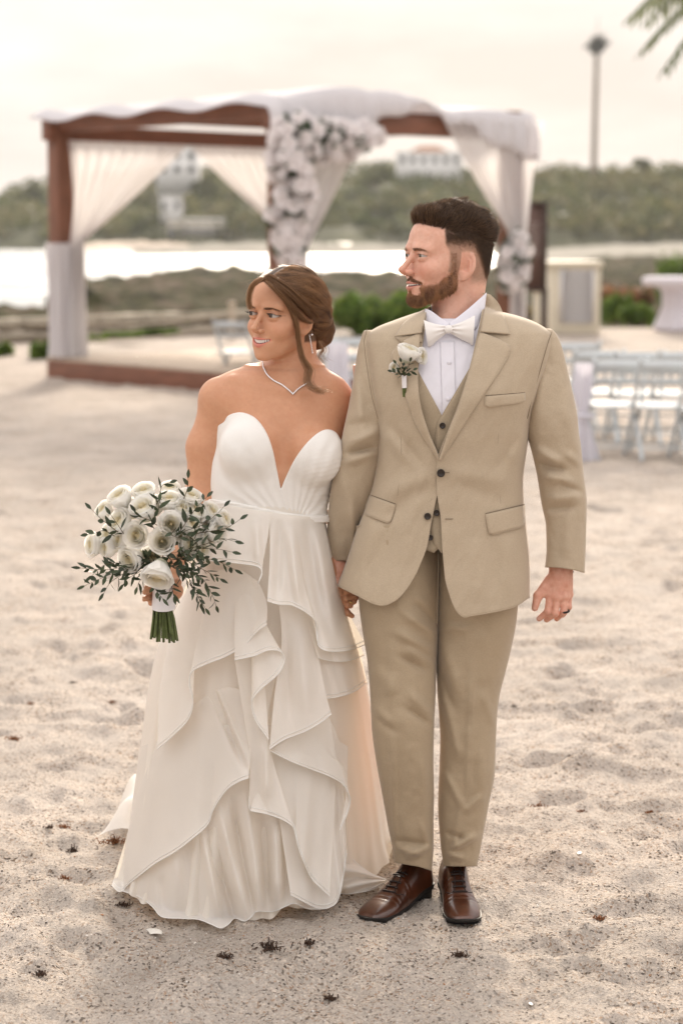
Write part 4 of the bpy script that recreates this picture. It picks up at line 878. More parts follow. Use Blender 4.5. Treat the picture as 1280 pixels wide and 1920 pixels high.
def face_details(H, parent, gaze, iris, lash):
    """eyes, teeth, lashes; gaze is a direction in head coordinates"""
    g = H.g; gz = np.array(gaze, float); gz /= np.linalg.norm(gz)
    for s in (-1, 1):
        n, m_ = 40, 30; th = np.arange(n) * 2 * math.pi / n; ph = np.linspace(0, math.pi, m_) ** 1.0
        a = np.cross(gz, (0, 0, 1)); a /= np.linalg.norm(a); b = np.cross(a, gz)
        v = (np.cos(ph)[:, None, None] * gz + np.sin(ph)[:, None, None] * (np.cos(th)[None, :, None] * a + np.sin(th)[None, :, None] * b)) * 1.20
        c = np.array((s * 3.15, -7.25, 0.0)); ang = np.degrees(ph)
        col = np.where(ang[:, None] < 12, np.array((0.01, 0.008, 0.006)), np.where(ang[:, None] < 29, np.array(iris), np.where(ang[:, None] < 33, np.array(iris) * 0.4, np.array((0.48, 0.42, 0.39)))))
        mk('eye', H.wld((v + c).reshape(-1, 3)), grid_faces(m_, n, False, True), M_eye, parent, attrs={'col': np.repeat(col, n, 0)})
        lv = []; up, lo = g['lid']; Ru = (1.5 ** 2 + up ** 2) / (2 * up)
        for k in range(34 if lash > 0.1 else 16):
            x = -1.35 + 2.75 * k / (33 if lash > 0.1 else 15); zz = -(Ru - up) + math.sqrt(max(Ru * Ru - x * x, 0)) + 0.04; yy = -math.sqrt(max(1.33 ** 2 - x * x - zz * zz * 0.6, 0.05)) 
            p0 = np.array((s * (3.15 + x), -7.25 + yy, zz - 0.06 * x)); L_ = lash * (0.7 + 0.5 * max(x, 0))
            lv.append(H.wld(np.array([p0, p0 + (s * x * 0.18, -0.5 * L_ , 0.05 * L_ - 0.05), p0 + (s * (x * 0.35 + 0.06), -0.85 * L_, 0.35 * L_)])))
        strands('eyelash', lv, 0.00026 if lash > 0.1 else 0.00016, M_lash, parent, np.zeros(len(lv)))
    mz = g['mz']; mw = g['mw']; f = g['mfwd']
    cav = []; 
    n = 12
    mbt = MB()
    for k in range(n):
        x0 = -mw * 0.99 + mw * 1.98 * k / n; x1 = x0 + mw * 1.98 / n; xm = (x0 + x1) / 2; t = abs(xm) / mw; cy = -9.05 - f + 1.75 * t * t + 0.38
        hgt = g['gap'] * (0.62 if g['male'] else 0.92) * (0.75 + 0.25 * (1 - t)); zt = mz + g['gap'] * 0.5 + 0.18 + g['smile'] * t * t
        for (q, r) in (((xm, cy + 0.12, zt - (hgt + 0.2) / 2), ((x1 - x0) * 0.53, 0.22, (hgt + 0.25) / 2)),):
            mbt.ball((0, 0, 0), r, 12, 8)
            vv = mbt.v[-1]; rr_ = np.array(r); vv[:] = np.sign(vv) * rr_ * (np.abs(vv / rr_) ** 0.5); a_ = math.atan2(1.75 * 2 * xm / mw ** 2, 1)
            M3 = rot('Z', math.degrees(a_)); vv[:] = vv @ M3.T + np.array(q); vv[:] = H.wld(vv)
            mbt.c.append(np.tile((0.80, 0.775, 0.73), (len(vv), 1)))
    o = mbt.build('teeth', M_teeth, parent)
    v = np.array([(x, -9.05 - f + 1.75 * (abs(x) / mw) ** 2 + 1.0, mz + z) for z in (-1.2, 1.2) for x in np.linspace(-mw * 1.05, mw * 1.05, 9)])
    mk('mouth_cavity', H.wld(v), grid_faces(2, 9), M_mouth, parent)
M_lash = hair_mat('lash', (0.01, 0.007, 0.005), (0.02, 0.014, 0.01), 0.5, 0.0)
G_MALE = dict(male=1, sky=1.9, fh=0.55, ear=(2.2, -2.0, 40, 1.0), skull=(7.5, 9.8, 8.4), cheek=(2.2, 2.6, 1.9), jaw=4.9, chin=1.0, lid=(0.33, 0.36), nose=0.25, nz=-3.5, mz=-6.85, mw=2.45, smile=0.25, gap=0.50, ul=0.34, ll=0.50, mfwd=0.35)
G_FEM = dict(male=0, ear=(1.0, -1.6, 26, 0.92), sky=1.4, skull=(7.0, 8.9, 7.8), cheek=(2.1, 2.5, 1.9), jaw=3.85, chin=0.98, lid=(0.46, 0.38), nose=-0.30, nz=-3.35, mz=-6.45, mw=2.75, smile=0.70, gap=0.85, ul=0.36, ll=0.50, mfwd=0.05)
def sstep(a, b, x): t = np.clip((x - a) / (b - a), 0, 1); return t * t * (3 - 2 * t)
def lipmask(q, g):
    x = np.abs(q[:, 0]); t = np.clip(x / g['mw'], 0, 1); zc = g['mz'] + g['smile'] * t ** 2; h = (0.66 * g['ul'] / 0.4 + g['gap'] * 0.5 * (1 - t ** 2) + 0.12) * (1 - 0.75 * t ** 1.6); l = (1.0 * g['ll'] / 0.5 + g['gap'] * 0.5 * (1 - t ** 2)) * (1 - 0.75 * t ** 1.8)
    dz = q[:, 2] - zc; ins = np.where(dz > 0, h - dz, l + dz)
    return sstep(-0.08, 0.10, ins) * sstep(0.25, 0.0, x - g['mw'] * 1.04) * (q[:, 1] < -6.4)
def browmask(q, thick, z0=2.0, arch=0.35):
    x = np.abs(q[:, 0]); t = (x - 1.35) / 3.5; zc = z0 + arch * np.sin(np.clip(t, 0, 1) * math.pi * 0.85) + 0.1 - 0.55 * np.clip(t - 0.6, 0, 1) * 1.6
    h = thick * (1 - 0.75 * np.clip(t, 0, 1) ** 1.7)
    return sstep(0.16, -0.05, np.abs(q[:, 2] - zc) - h) * sstep(-0.08, 0.06, t) * sstep(1.1, 0.95, t) * (q[:, 1] < -5)
# ================================================================ groom
YG = 4.95
groom = empty('person', (0.30, 4.93, 0)); tag(groom, 'dark haired bearded man in a beige three piece suit and white bow tie, looking left', 'person')
HG = Head(P(832, 481, 4.985), 62, -2, 0, 1.065, G_MALE)
def groom_body(p):
    d = np.full(len(p), 9.0)
    top = p[:, 2] > 1.38; 
    if top.any():
        q = p[top]; h = HG.fn(q)
        nk = s_cap(q, P(852, 640, 5.0), P(866, 500, 5.01), 0.066, 0.060)
        nk = smin(nk, s_cap(q, P(835, 625, 4.95), P(880, 520, 5.01), 0.035, 0.03), 0.03)
        d[top] = smin(smin(h, nk, 0.03), s_ell(q, P(852, 690, 5.0), (0.19, 0.085, 0.09)), 0.06)
    lo = ~top
    if lo.any():
        q = p[lo]; m = s_ell(q, P(850, 760, 5.0), (0.15, 0.08, 0.24)); m = smin(m, s_ell(q, P(835, 1000, 5.0), (0.13, 0.07, 0.2)), 0.05)
        for sh, el, wr in ((P(705, 680, 4.99), P(665, 850, 5.02), P(631, 1046, 5.02)), (P(1015, 680, 4.99), P(1046, 870, 5.02), P(1051, 1060, 4.96))):
            m = smin(m, s_cap(q, P(850, 690, 5.0), sh, 0.05), 0.05); m = smin(m, s_cap(q, sh, el, 0.045, 0.037), 0.04); m = smin(m, s_cap(q, el, wr, 0.037, 0.029), 0.03)
        for hp, kn, an in ((P(760, 1100, 5.0), P(757, 1380, 4.93), P(765, 1610, 4.97)), (P(890, 1100, 5.0), P(880, 1380, 4.98), P(866, 1610, 4.97))):
            m = smin(m, s_cap(q, hp, kn, 0.065, 0.045), 0.05); m = smin(m, s_cap(q, kn, an, 0.045, 0.024), 0.03); m = smin(m, s_cap(q, an, (an[0], an[1] - 0.03, 0.06), 0.022, 0.020), 0.03)
        # left hand (right in the picture): wrist, palm, thumb and four curled fingers
        def hand(m, W, K, digits, thumb, pr=0.0125):
            h = None
            for k in K:
                c = s_cap(q, W + (k - K.mean(0)) * 0.35, k, 0.0165, pr); h = c if h is None else smin(h, c, 0.016)
            h = smin(h, s_sph(q, K[1] + np.array((0, -0.003, 0)), 0.0135), 0.006); h = smin(h, s_sph(q, K[2] + np.array((0, -0.003, 0)), 0.013), 0.006); h = smin(h, s_cap(q, W - (0, 0, -0.03), W + (K.mean(0) - W) * 0.35, 0.0245, 0.022), 0.02)
            for D in digits:
                f = s_cap(q, D[0], D[1], 0.0102, 0.0086); f = smin(f, s_cap(q, D[1], D[2], 0.0090, 0.0072), 0.003); f = smin(f, s_sph(q, D[1] + np.array((0, -0.0015, 0)), 0.0098), 0.003); h = smin(h, f, 0.0035)
            t = s_cap(q, thumb[0], thumb[1], 0.0155, 0.0115); t = smin(t, s_cap(q, thumb[1], thumb[2], 0.0115, 0.0085), 0.005); h = smin(h, t, 0.012)
            return smin(m, h, 0.008)
        W = P(1051, 1072, 4.955); K = np.array([P(1031, 1117, 4.935), P(1044, 1121, 4.928), P(1056, 1119, 4.932), P(1065, 1114, 4.945)])
        m = hand(m, W, K, [(K[0], P(1026, 1147, 4.915), P(1010, 1160, 4.925)), (K[1], P(1040, 1150, 4.905), P(1024, 1162, 4.93)), (K[2], P(1056, 1147, 4.915), P(1043, 1160, 4.94)), (K[3], P(1064, 1138, 4.93), P(1054, 1153, 4.955))], (P(1030, 1090, 4.95), P(1008, 1117, 4.93), P(1002, 1140, 4.92)))
        W = P(632, 1056, 5.01); K = np.array([P(645, 1100, 4.975), P(642, 1106, 4.985), P(638, 1112, 4.995), P(634, 1116, 5.005)])
        m = hand(m, W, K, [(K[0], P(662, 1110, 4.965), P(668, 1117, 4.985)), (K[1], P(660, 1118, 4.97), P(668, 1121, 4.985)), (K[2], P(655, 1127, 4.975), P(664, 1128, 4.985)), (K[3], P(650, 1134, 4.98), P(657, 1136, 4.99))], (P(630, 1078, 4.985), P(632, 1092, 4.955), P(640, 1101, 4.95)))
        d[lo] = m
    return d
Vh, Fh = nets(groom_body, (0.12, 4.78, 1.47), (0.46, 5.22, 1.80), 0.0019)
def groom_hi_cut(v, f, lo): k = (v[f][:, :, 2].mean(1) > lo); return f[k]
hl = np.array((0.0, 0.0, 1.475))
Vb, Fb = nets(groom_body, (-0.15, 4.70, -0.02), (0.75, 5.3, 1.50), 0.0048)
Va, Fa = nets(groom_body, (0.42, 4.83, 0.705), (0.63, 5.03, 0.93), 0.0021) 
Vc, Fc = nets(groom_body, (-0.06, 4.90, 0.705), (0.09, 5.06, 0.93), 0.0021)
def keep(V, F_, cond):
    cen = V[F_].mean(1); F_ = F_[cond(cen)]; u, inv = np.unique(F_, return_inverse=True); return V[u], inv.reshape(F_.shape)
inA = lambda c: (c[:, 0] > 0.425) & (c[:, 0] < 0.615) & (c[:, 2] > 0.71) & (c[:, 2] < 0.915)
inC = lambda c: (c[:, 0] > -0.055) & (c[:, 0] < 0.075) & (c[:, 2] > 0.71) & (c[:, 2] < 0.915)
parts_ = [keep(Vh, Fh, lambda c: c[:, 2] > 1.482), keep(Vb, Fb, lambda c: (c[:, 2] <= 1.490) & (c[:, 2] > 0.14) & ~(inA(c) & (c[:, 2] < 0.909)) & ~(inC(c) & (c[:, 2] < 0.909))), keep(Va, Fa, inA), keep(Vc, Fc, inC)]
V = np.vstack([a for a, _ in parts_]); off = np.cumsum([0] + [len(a) for a, _ in parts_]); Fm = np.vstack([f + o_ for (_, f), o_ in zip(parts_, off)])
q = HG.loc(V); n = len(V)
SK = np.array((0.68, 0.385, 0.285)); col = np.tile(SK, (n, 1))
def blend(col, m, c): return col * (1 - m[:, None]) + np.asarray(c) * m[:, None]
hd = q[:, 2] > -14
nz1 = fbm(V[:, 0] * 60, V[:, 1] * 60, V[:, 2] * 60, 3, 5); nz2 = fbm(V[:, 0] * 170, V[:, 1] * 170, V[:, 2] * 170, 3, 15); col *= (1 + 0.05 * nz1)[:, None]; col = col * (1 + nz2[:, None] * np.array((0.03, 0.075, 0.085)))
red = np.exp(-(((np.abs(q[:, 0]) - 4.2) / 2) ** 2 + ((q[:, 2] + 3.6) / 2.0) ** 2)) * (q[:, 1] < -3) + np.exp(-((q[:, 1] + 11.2) ** 2 / 2 + (q[:, 2] + 4) ** 2 / 2)) + 0.8 * np.exp(-((np.abs(q[:, 0]) - 7.6) ** 2 + (q[:, 1] - 1) ** 2 / 4 + (q[:, 2] + 1.5) ** 2 / 8))  # blush on cheeks and nose; the ear term paints in its backlit glow
col = blend(col, np.clip(red, 0, 1) * 0.55 * hd, (0.62, 0.25, 0.17))
col = blend(col, lipmask(q, G_MALE) * 0.75 * hd, (0.52, 0.19, 0.155))
col = blend(col, browmask(q, 0.24, 1.25, 0.12) * 0.62 * hd, (0.20, 0.10, 0.05))
def beard_zone(q):
    x = np.abs(q[:, 0]); y = q[:, 1]; z = q[:, 2]
    cheekline = -3.4 - 1.0 * 0 - 3.4 * sstep(-0.8, -6.2, y) ** 0.9     # upper limit falls from the sideburn to the mouth corner
    z = z + 0.35 * vnoise(x * 2.2, y * 2.2, z * 2.2, 31); b = sstep(0.7, -0.8, z - cheekline) * sstep(0.4, -0.6, y - 0.2) * sstep(-13.2, -11.6, z + 0.0 * y) 
    neck = sstep(0.8, -0.4, (-10.4 - (y + 7.5) * -0.42) - z)
    b = b * sstep(-1.0, 0.6, z - (-11.6 + (y + 7.5) * 0.50))
    sb = sstep(1.0, 0.5, np.abs(y + 1.55 + 0.1 * z)) * (x > 5) * sstep(-5, -4, z) * sstep(1.5, 0.5, z)
    mous = sstep(0.5, 0.2, np.abs(z - (-5.35 - 0.28 * x ** 1.3)) - 0.12) * sstep(3.5, 3.0, x) * (y < -6.5)
    gote = sstep(0.8, 0.5, np.abs(x)) * sstep(-7.7, -8.1, z) * (y < -6)
    side_chin = sstep(2.3, 3.0, x + np.clip(-z - 8.6, 0, 3) * 1.6)
    lowc = np.where((y < -5.6) & (z > -8.9), sstep(2.5, 3.1, x), 1.0)
    b = b * np.where(y < -5.6, np.maximum(lowc, 0), 1.0)
    b = np.maximum(np.maximum(b, sb * 0.42), np.maximum(mous, gote * 0.7))
    return np.clip(b * (1 - lipmask(q, G_MALE)), 0, 1) * (z > -12.8)
bz = beard_zone(q) * hd
col = blend(col, bz * 0.50, (0.21, 0.080, 0.032))
def hair_zone(q):
    """1 on the hair-bearing scalp, 0 on face; second value: clipper length 0 (skin fade) to 1 (top)"""
    x = np.abs(q[:, 0]); y = q[:, 1]; z = q[:, 2]
    front = 7.3 - 0.03 * x ** 2
    a = sstep(-0.3, 0.3, z - front)
    yt = -3.7 + 1.1 * sstep(3.2, 1.0, z)                           # front edge at the temple, stepping back to the sideburn
    low = np.where(y > 3.6, -6.6, np.where(y > 0.2, 1.35 - 0.10 * (y - 1.8) ** 2, -3.6))
    b = sstep(-0.35, 0.35, y - yt) * sstep(-0.5, 0.5, z - low)
    b = b * np.where(z < -1, sstep(-0.3, 0.3, np.where(y > 2, 1, 0.9 - y)), 1)
    b = b * np.where((z < 1.0) & (y > 1.8), sstep(3.2, 4.8, y) * sstep(-7.0, -4.4, z), 1)
    h = np.maximum(a, b)
    dist = z - 1.2 + 1.5 * np.clip(y - 3.6, 0, 5)
    top = sstep(0.3, 4.4, dist)
    return np.clip(h, 0, 1), top
hz, topz = hair_zone(q); hz = hz * hd
hcol = np.array((0.20, 0.135, 0.09)) * (1 - topz[:, None]) + np.array((0.035, 0.022, 0.014)) * topz[:, None]; mh = (hz * (0.62 + 0.33 * topz) * (0.85 + 0.15 * np.clip(nz1, -1, 1)))[:, None]; col = col * (1 - mh) + hcol * mh
hands = (V[:, 2] < 1.1); hn = fbm(V[:, 0] * 110, V[:, 1] * 110, V[:, 2] * 110, 3, 9); col = blend(col, hands * np.clip(0.42 + 0.22 * hn, 0, 1), (0.50, 0.20, 0.13))
nailc = np.zeros(n)
for p_ in (P(1002, 1144, 4.915), P(1009, 1160, 4.918)): nailc += np.exp(-np.sum((V - p_) ** 2, 1) / 0.006 ** 2)
col = blend(col, np.clip(nailc, 0, 1) * 0.6, (0.72, 0.45, 0.38))
M_skin = mat('skin', (0.6, 0.35, 0.25), 0.48, attr='col', sub=0.12, sscale=0.008, spec=0.35, bump=[(160, 0.35, 0.0010), (700, 0.4, 0.0005)])
body_g = mk('body', V, Fm, M_skin, groom, attrs={'col': col})
face_details(HG, groom, (-0.12, -1, -0.02), (0.075, 0.062, 0.035), 0.16)
# ---- hair: strands rooted on the scalp
def roots(V, F_, zone, n, rs):
    """random points on quads weighted by area*zone -> positions, normals"""
    c = V[F_]; cen = c.mean(1); nr = np.cross(c[:, 2] - c[:, 0], c[:, 3] - c[:, 1]); ar = np.linalg.norm(nr, axis=1); nr = nr / (ar[:, None] + 1e-12)
    w = ar * zone(cen); w /= w.sum(); i = rs.choice(len(w), n, p=w); a, b = rs.rand(n, 1), rs.rand(n, 1)
    return (c[i, 0]*(1-a)*(1-b) + c[i, 1]*a*(1-b) + c[i, 2]*a*b + c[i, 3]*(1-a)*b), nr[i]
Vs, Fs = parts_[0]
rs = np.random.RandomState(77)
# top: swept up and back, wavy clumps
pt, nm = roots(Vs, Fs, lambda c: (lambda hq: hq[0] * hq[1] ** 2)(hair_zone(HG.loc(c))) * (HG.loc(c)[:, 2] > 1.5), 19000, rs)
ql = HG.loc(pt); nl = nm @ HG.R
cv = []
for i in range(len(ql)):
    q_, n_ = ql[i], nl[i]; tp = float(sstep(3.9, 7.8, q_[2] + 0.22 * max(q_[1] - 4, 0))); fr = float(sstep(-3.5, -7.5, q_[1]))
    cl = vnoise(q_[0] * 0.55, q_[1] * 0.55, q_[2] * 0.3, 5); L_ = (0.75 + 2.2 * tp + 1.1 * fr * tp) * (0.85 + 0.2 * rs.rand()) * (1 + 0.22 * cl)
    flow = np.array((0.10 * np.sign(q_[0] + 0.01) + 0.35 * vnoise(q_[0] * .5, q_[1] * .5, 3.3, 9), 0.55 + 0.55 * (1 - fr), 0.10 + 0.55 * tp)); flow = flow + n_ * (0.75 * tp + 0.35 * fr + 0.12)
    if q_[1] > 4: flow[2] -= 0.6; 
    if tp < 0.4: flow = n_ * 0.35 + np.array((0, 0.35, -0.75))
    flow /= np.linalg.norm(flow); p0 = q_ - n_ * 0.1; k = np.linspace(0, 1, 6)[:, None]
    wv = 0.34 * tp * np.sin(k * 4.2 + 4 * cl + 2 * vnoise(q_[0], q_[1], 1.5, 3)) ; side = np.cross(flow, n_); side /= np.linalg.norm(side) + 1e-9
    crv = p0 + flow * L_ * k + n_ * (0.45 * L_ * tp) * (k - k ** 2) * 1.4 + side * wv * 1.4 + rs.randn(1, 3) * (0.07 + 0.22 * (rs.rand() < 0.06)) * k + side * rs.randn() * 0.3 * tp * k + tp * 0.16 * (side * np.sin(k * 9 + 6 * cl) + n_ * np.cos(k * 9 + 6 * cl)) * k + n_ * 0.30 * tp * np.sin(k * 3.0) * vnoise(q_[0] * 0.8, q_[1] * 0.8, 7.7, 4)
    cv.append(HG.wld(crv))
M_ghair = hair_mat('groom_hair', (0.038, 0.022, 0.013), (0.24, 0.135, 0.07), 0.36, 0.38)
strands('hair', cv, 0.00033, M_ghair, groom, rs.rand(len(cv)) ** 2)
# clipped sides
pt, nm = roots(Vs, Fs, lambda c: (lambda hq: hq[0] * (0.35 + hq[1]) * (HG.loc(c)[:, 2] < 6))(hair_zone(HG.loc(c))), 34000, rs)
nl = nm @ HG.R; ql = HG.loc(pt); d_ = nl * 0.30 + np.array((0, 0.45, -0.7)) + rs.randn(*nl.shape) * 0.18; d_ /= np.linalg.norm(d_, axis=1)[:, None]
_, tz = hair_zone(ql); Ls = (0.13 + 0.62 * tz)[:, None]
cv = [HG.wld(np.array([a - 0 * b, a + b * l * 0.5, a + b * l])) for a, b, l in zip(ql, d_, Ls)]
strands('hair', cv, 0.00016, M_ghair, groom, np.clip(0.85 - 0.8 * tz + 0.4 * rs.rand(len(cv)), 0, 1))
# beard and moustache, brows
pt, nm = roots(Vs, Fs, lambda c: beard_zone(HG.loc(c)) ** 1.5, 15000, rs); nl = nm @ HG.R; ql = HG.loc(pt)
mo = (ql[:, 2] > -6.8) & (ql[:, 1] < -6.5) & (np.abs(ql[:, 0]) < 3.4)
d_ = nl * 0.62 + np.array((0, -0.05, -0.85)); d_[mo] = nl[mo] * 0.35 + np.stack([np.sign(ql[mo, 0]) * 0.7, 0 * ql[mo, 0] - 0.1, 0 * ql[mo, 0] - 0.55], -1)
cl = np.stack([vnoise(ql[:, 0] * 1.1, ql[:, 1] * 1.1, ql[:, 2] * 0.6, 3), vnoise(ql[:, 0] * 1.1, ql[:, 1] * 1.1, ql[:, 2] * 0.6, 8), 0 * ql[:, 0]], -1)
d_ = d_ + cl * 0.35 + rs.randn(*d_.shape) * 0.16; d_ /= np.linalg.norm(d_, axis=1)[:, None]
Lb = (0.30 + 0.45 * sstep(-7.5, -10.5, ql[:, 2]))[:, None] * (0.7 + 0.5 * rs.rand(len(ql), 1)); Lb[mo] *= 0.9
sdv = np.cross(d_, nl); curl = rs.uniform(-0.25, 0.25, (len(ql), 1))
cv = [HG.wld(np.array([a, a + b * l * 0.35 + n_ * 0.05, a + b * l * 0.7 + s_ * c_ * l * 0.5, a + b * l + s_ * c_ * l])) for a, b, l, n_, s_, c_ in zip(ql, d_, Lb, nl, sdv, curl)]
tint = np.clip(0.22 + 0.85 * rs.rand(len(cv)) * (1 - 0.5 * mo) + 0.55 * cl[:, 0] - 0.25 * mo, 0, 1)
M_beard = hair_mat('groom_beard', (0.12, 0.052, 0.026), (0.56, 0.31, 0.155), 0.42, 0.30)
strands('beard', cv, 0.00026, M_beard, groom, tint)
def brows(H, V, F_, thick, z0, arch, n, m, parent, L_):
    pt, nm = roots(V, F_, lambda c: browmask(H.loc(c), thick, z0, arch), n, rs); nl = nm @ H.R; ql = H.loc(pt)
    d_ = np.stack([np.sign(ql[:, 0]) * 0.9, 0 * ql[:, 0] + 0.25, 0.35 - 0.2 * np.abs(ql[:, 0])], -1) + nl * 0.15 + rs.randn(*nl.shape) * 0.1; d_ /= np.linalg.norm(d_, axis=1)[:, None]
    strands('eyebrow', [H.wld(np.array([a, a + b * L_ * 0.5 + n_ * 0.03, a + b * L_])) for a, b, n_ in zip(ql, d_, nl)], 0.00022, m, parent, rs.rand(n) * 0.5)
brows(HG, Vs, Fs, 0.24, 1.25, 0.12, 260, M_beard, groom, 0.6)
# ================================================================ groom's suit
def cloth_mat(name, base, sheen=0.3, wv=900, amp=0.10):
    m = mat(name, base, 0.85, spec=0.15, sheen=sheen, noise=(420, 1 - amp, 1 + amp), bump=[(9, 0.25, 0.012), (700, 0.35, 0.0006)])
    return m
M_suit = cloth_mat('beige_linen', (0.455, 0.368, 0.268)); M_vest = cloth_mat('beige_vest', (0.40, 0.322, 0.228)); M_trous = cloth_mat('beige_trouser', (0.39, 0.305, 0.208))
M_seam = mat('seam_thread', (0.20, 0.155, 0.105), 0.9); M_lining = mat('jacket_lining', (0.14, 0.11, 0.10), 0.5)
M_shirt = mat('white_shirt', (0.80, 0.78, 0.84), 0.75, spec=0.2, trans=0.08, bump=[(25, 0.15, 0.01)])
M_bow = mat('ivory_satin', (0.80, 0.76, 0.73), 0.45, sheen=0.3, bump=[(60, 0.12, 0.003)])
M_btn = mat('dark_button', (0.022, 0.014, 0.010), 0.3)
def ridge(px, py, L):
    """sum of soft folds given in picture coordinates: (x0,y0,x1,y1,width_px,height_m)"""
    d = np.zeros(np.broadcast(px, py).shape)
    for x0, y0, x1, y1, w_, a in L:
        vx, vy = x1 - x0, y1 - y0; l2 = vx * vx + vy * vy; t = ((px - x0) * vx + (py - y0) * vy) / l2; tc_ = np.clip(t, 0, 1)
        r = np.hypot(px - x0 - tc_ * vx, py - y0 - tc_ * vy) / w_; d = d + 1.55 * a * np.exp(-r * r) * np.clip(1.25 - np.abs(2 * tc_ - 1) ** 2, 0, 1)
    return d
TS = np.array([  # torso silhouette rows: py, left, right, half depth (m), centre Y
    (566, 838, 878, .04, 4.99), (574, 812, 905, .065, 4.99), (583, 793, 928, .075, 4.985), (592, 766, 965, .085, 4.98), (602, 738, 995, .092, 4.975), (614, 708, 1018, .100, 4.97), (628, 688, 1034, .106, 4.965), (645, 683, 1034, .112, 4.96),
    (700, 688, 1022, .132, 4.955), (760, 698, 1003, .146, 4.95), (800, 704, 992, .146, 4.95), (850, 705, 985, .140, 4.95), (900, 700, 979, .136, 4.95), (950, 686, 981, .138, 4.95), (1000, 667, 986, .142, 4.95), (1050, 651, 991, .146, 4.95), (1100, 633, 992, .150, 4.945), (1160, 620, 989, .154, 4.94)])
TF = [ (706, 930, 815, 890, 16, .005), (700, 985, 812, 905, 14, -.004), (960, 900, 838, 888, 18, .0045), (965, 950, 845, 900, 16, -.003), (724, 812, 770, 870, 12, .006), (735, 800, 790, 872, 9, -.005), (984, 800, 955, 870, 12, .006), (975, 815, 930, 880, 10, -.004),
       (655, 1060, 705, 960, 22, .006), (690, 1110, 740, 990, 20, -.004), (900, 1010, 880, 1130, 26, .005), (945, 1000, 955, 1120, 18, .004), (925, 1010, 930, 1120, 16, -.004), (700, 650, 712, 780, 14, .004), (1012, 660, 990, 770, 14, .004), (760, 1000, 790, 920, 12, .003)]
def torso_y(px, py, off=0.0):
    """distance Y of the front of the jacket body at a picture position"""
    xl = interp(TS[:, 0], TS[:, 1], py); xr = interp(TS[:, 0], TS[:, 2], py); hd_ = interp(TS[:, 0], TS[:, 3], py); yc = interp(TS[:, 0], TS[:, 4], py)
    u = np.clip((px - (xl + xr) / 2) / ((xr - xl) / 2), -1, 1); k = 2.35
    b = (1 - np.abs(u) ** k) ** (1 / k)
    chest = 0.016 * np.exp(-((py - 735) / 70) ** 2) * (np.exp(-((u + 0.45) / 0.3) ** 2) + np.exp(-((u - 0.45) / 0.3) ** 2))
    return yc - (hd_ + off) * b - (chest + ridge(px, py, TF) + 0.0024 * fbm(px / 26 + py / 90, py / 60, octv=3, seed=2)) * np.clip(b * 2.5, 0, 1)
def tpt(px, py, off=0.0): return Pa(px, py, torso_y(np.asarray(px, float), np.asarray(py, float), off))
def sheet(name, m, U, V_, fx, fy, off=0.0, thick=0.003, parent=groom, yfun=None):
    """grid sheet: u,v in 0..1 -> picture position -> on the jacket body plus an offset"""
    u = np.linspace(0, 1, U)[:, None]; v = np.linspace(0, 1, V_)[None]; px = fx(u, v) + 0 * u * v; py = fy(u, v) + 0 * u * v
    o_ = off(u, v) if callable(off) else off
    pts = Pa(px, py, (yfun or torso_y)(px, py, 0) - o_) 
    o = mk(name, pts.reshape(-1, 3), grid_faces(U, V_), m, parent)
    if thick: mod_solid(o, thick, 1 if False else 0)
    return o
A_ = lambda L: (np.array([p[0] for p in L], float), np.array([p[1] for p in L], float))
# jacket front, his right side (image left)
eL_y, eL_x = A_([(575, 806), (589, 797), (641, 789), (694, 780), (751, 784), (804, 799), (857, 822), (872, 834), (915, 832), (928, 819), (979, 807), (1027, 799), (1068, 783), (1101, 762), (1122, 742), (1136, 718)])
eR_y, eR_x = A_([(560, 908), (575, 907), (621, 897), (694, 880), (759, 860), (800, 844), (850, 824), (862, 820), (922, 820), (971, 826), (1027, 830), (1088, 836), (1125, 847), (1146, 858), (1157, 872)])
side_l = lambda py: interp(TS[:, 0], TS[:, 1], py); side_r = lambda py: interp(TS[:, 0], TS[:, 2], py)
jk = mk('jacket_back', np.zeros((0, 3)), np.zeros((0, 4), int)) if False else None
def coons(T, B, L_, R_, U, V_):
    """patch between four picture polylines: top/bottom run along u, left/right along v"""
    T, B = catmull(T, U)[:, None], catmull(B, U)[:, None]; L_, R_ = catmull(L_, V_)[None], catmull(R_, V_)[None]
    u = np.linspace(0, 1, U)[:, None, None]; v = np.linspace(0, 1, V_)[None, :, None]
    return (1 - v) * T + v * B + (1 - u) * L_ + u * R_ - ((1 - u) * (1 - v) * T[:1] + u * (1 - v) * T[-1:] + (1 - u) * v * B[:1] + u * v * B[-1:])
def front(Tp, Bt, Sd, Ed, name, off, side):
    Q = coons(Tp, Bt, Sd, Ed, 110, 210); px, py = Q[..., 0], Q[..., 1]; u2 = np.linspace(0, 1, 110)[:, None]
    Y = torso_y(px, py) - off * np.clip(u2 * 5, 0, 1) - 0.012 * np.clip((py - 960) / 200, 0, 1) * np.clip(u2 * 3, 0, 1)
    pts = Pa(px, py, Y); o = mk(name, pts.reshape(-1, 3), grid_faces(110, 210), M_suit, groom); mod_solid(o, 0.0035, 0)
    e = MB(); e.tube(pts[-1], 0.0022, 6); e.tube(pts[:, -1], 0.0022, 6); e.build('jacket_edge', M_suit, groom); return o
py_ = np.array([583, 592, 602, 614, 628, 645, 700, 760, 800, 850, 900, 950, 1000, 1050, 1098.]); sl_ = interp(TS[:, 0], TS[:, 1], py_)
front([(793, 583), (799, 582)], [(634, 1098), (672, 1117), (700, 1131), (722, 1134), (745, 1122), (764, 1100), (780, 1073)], list(zip(sl_, py_)), [(799, 582), (791, 641), (782, 694), (784, 751), (799, 804), (822, 857), (834, 872), (832, 915), (819, 928), (807, 979), (798, 1027), (780, 1073)], 'jacket_front', 0.001, 0)
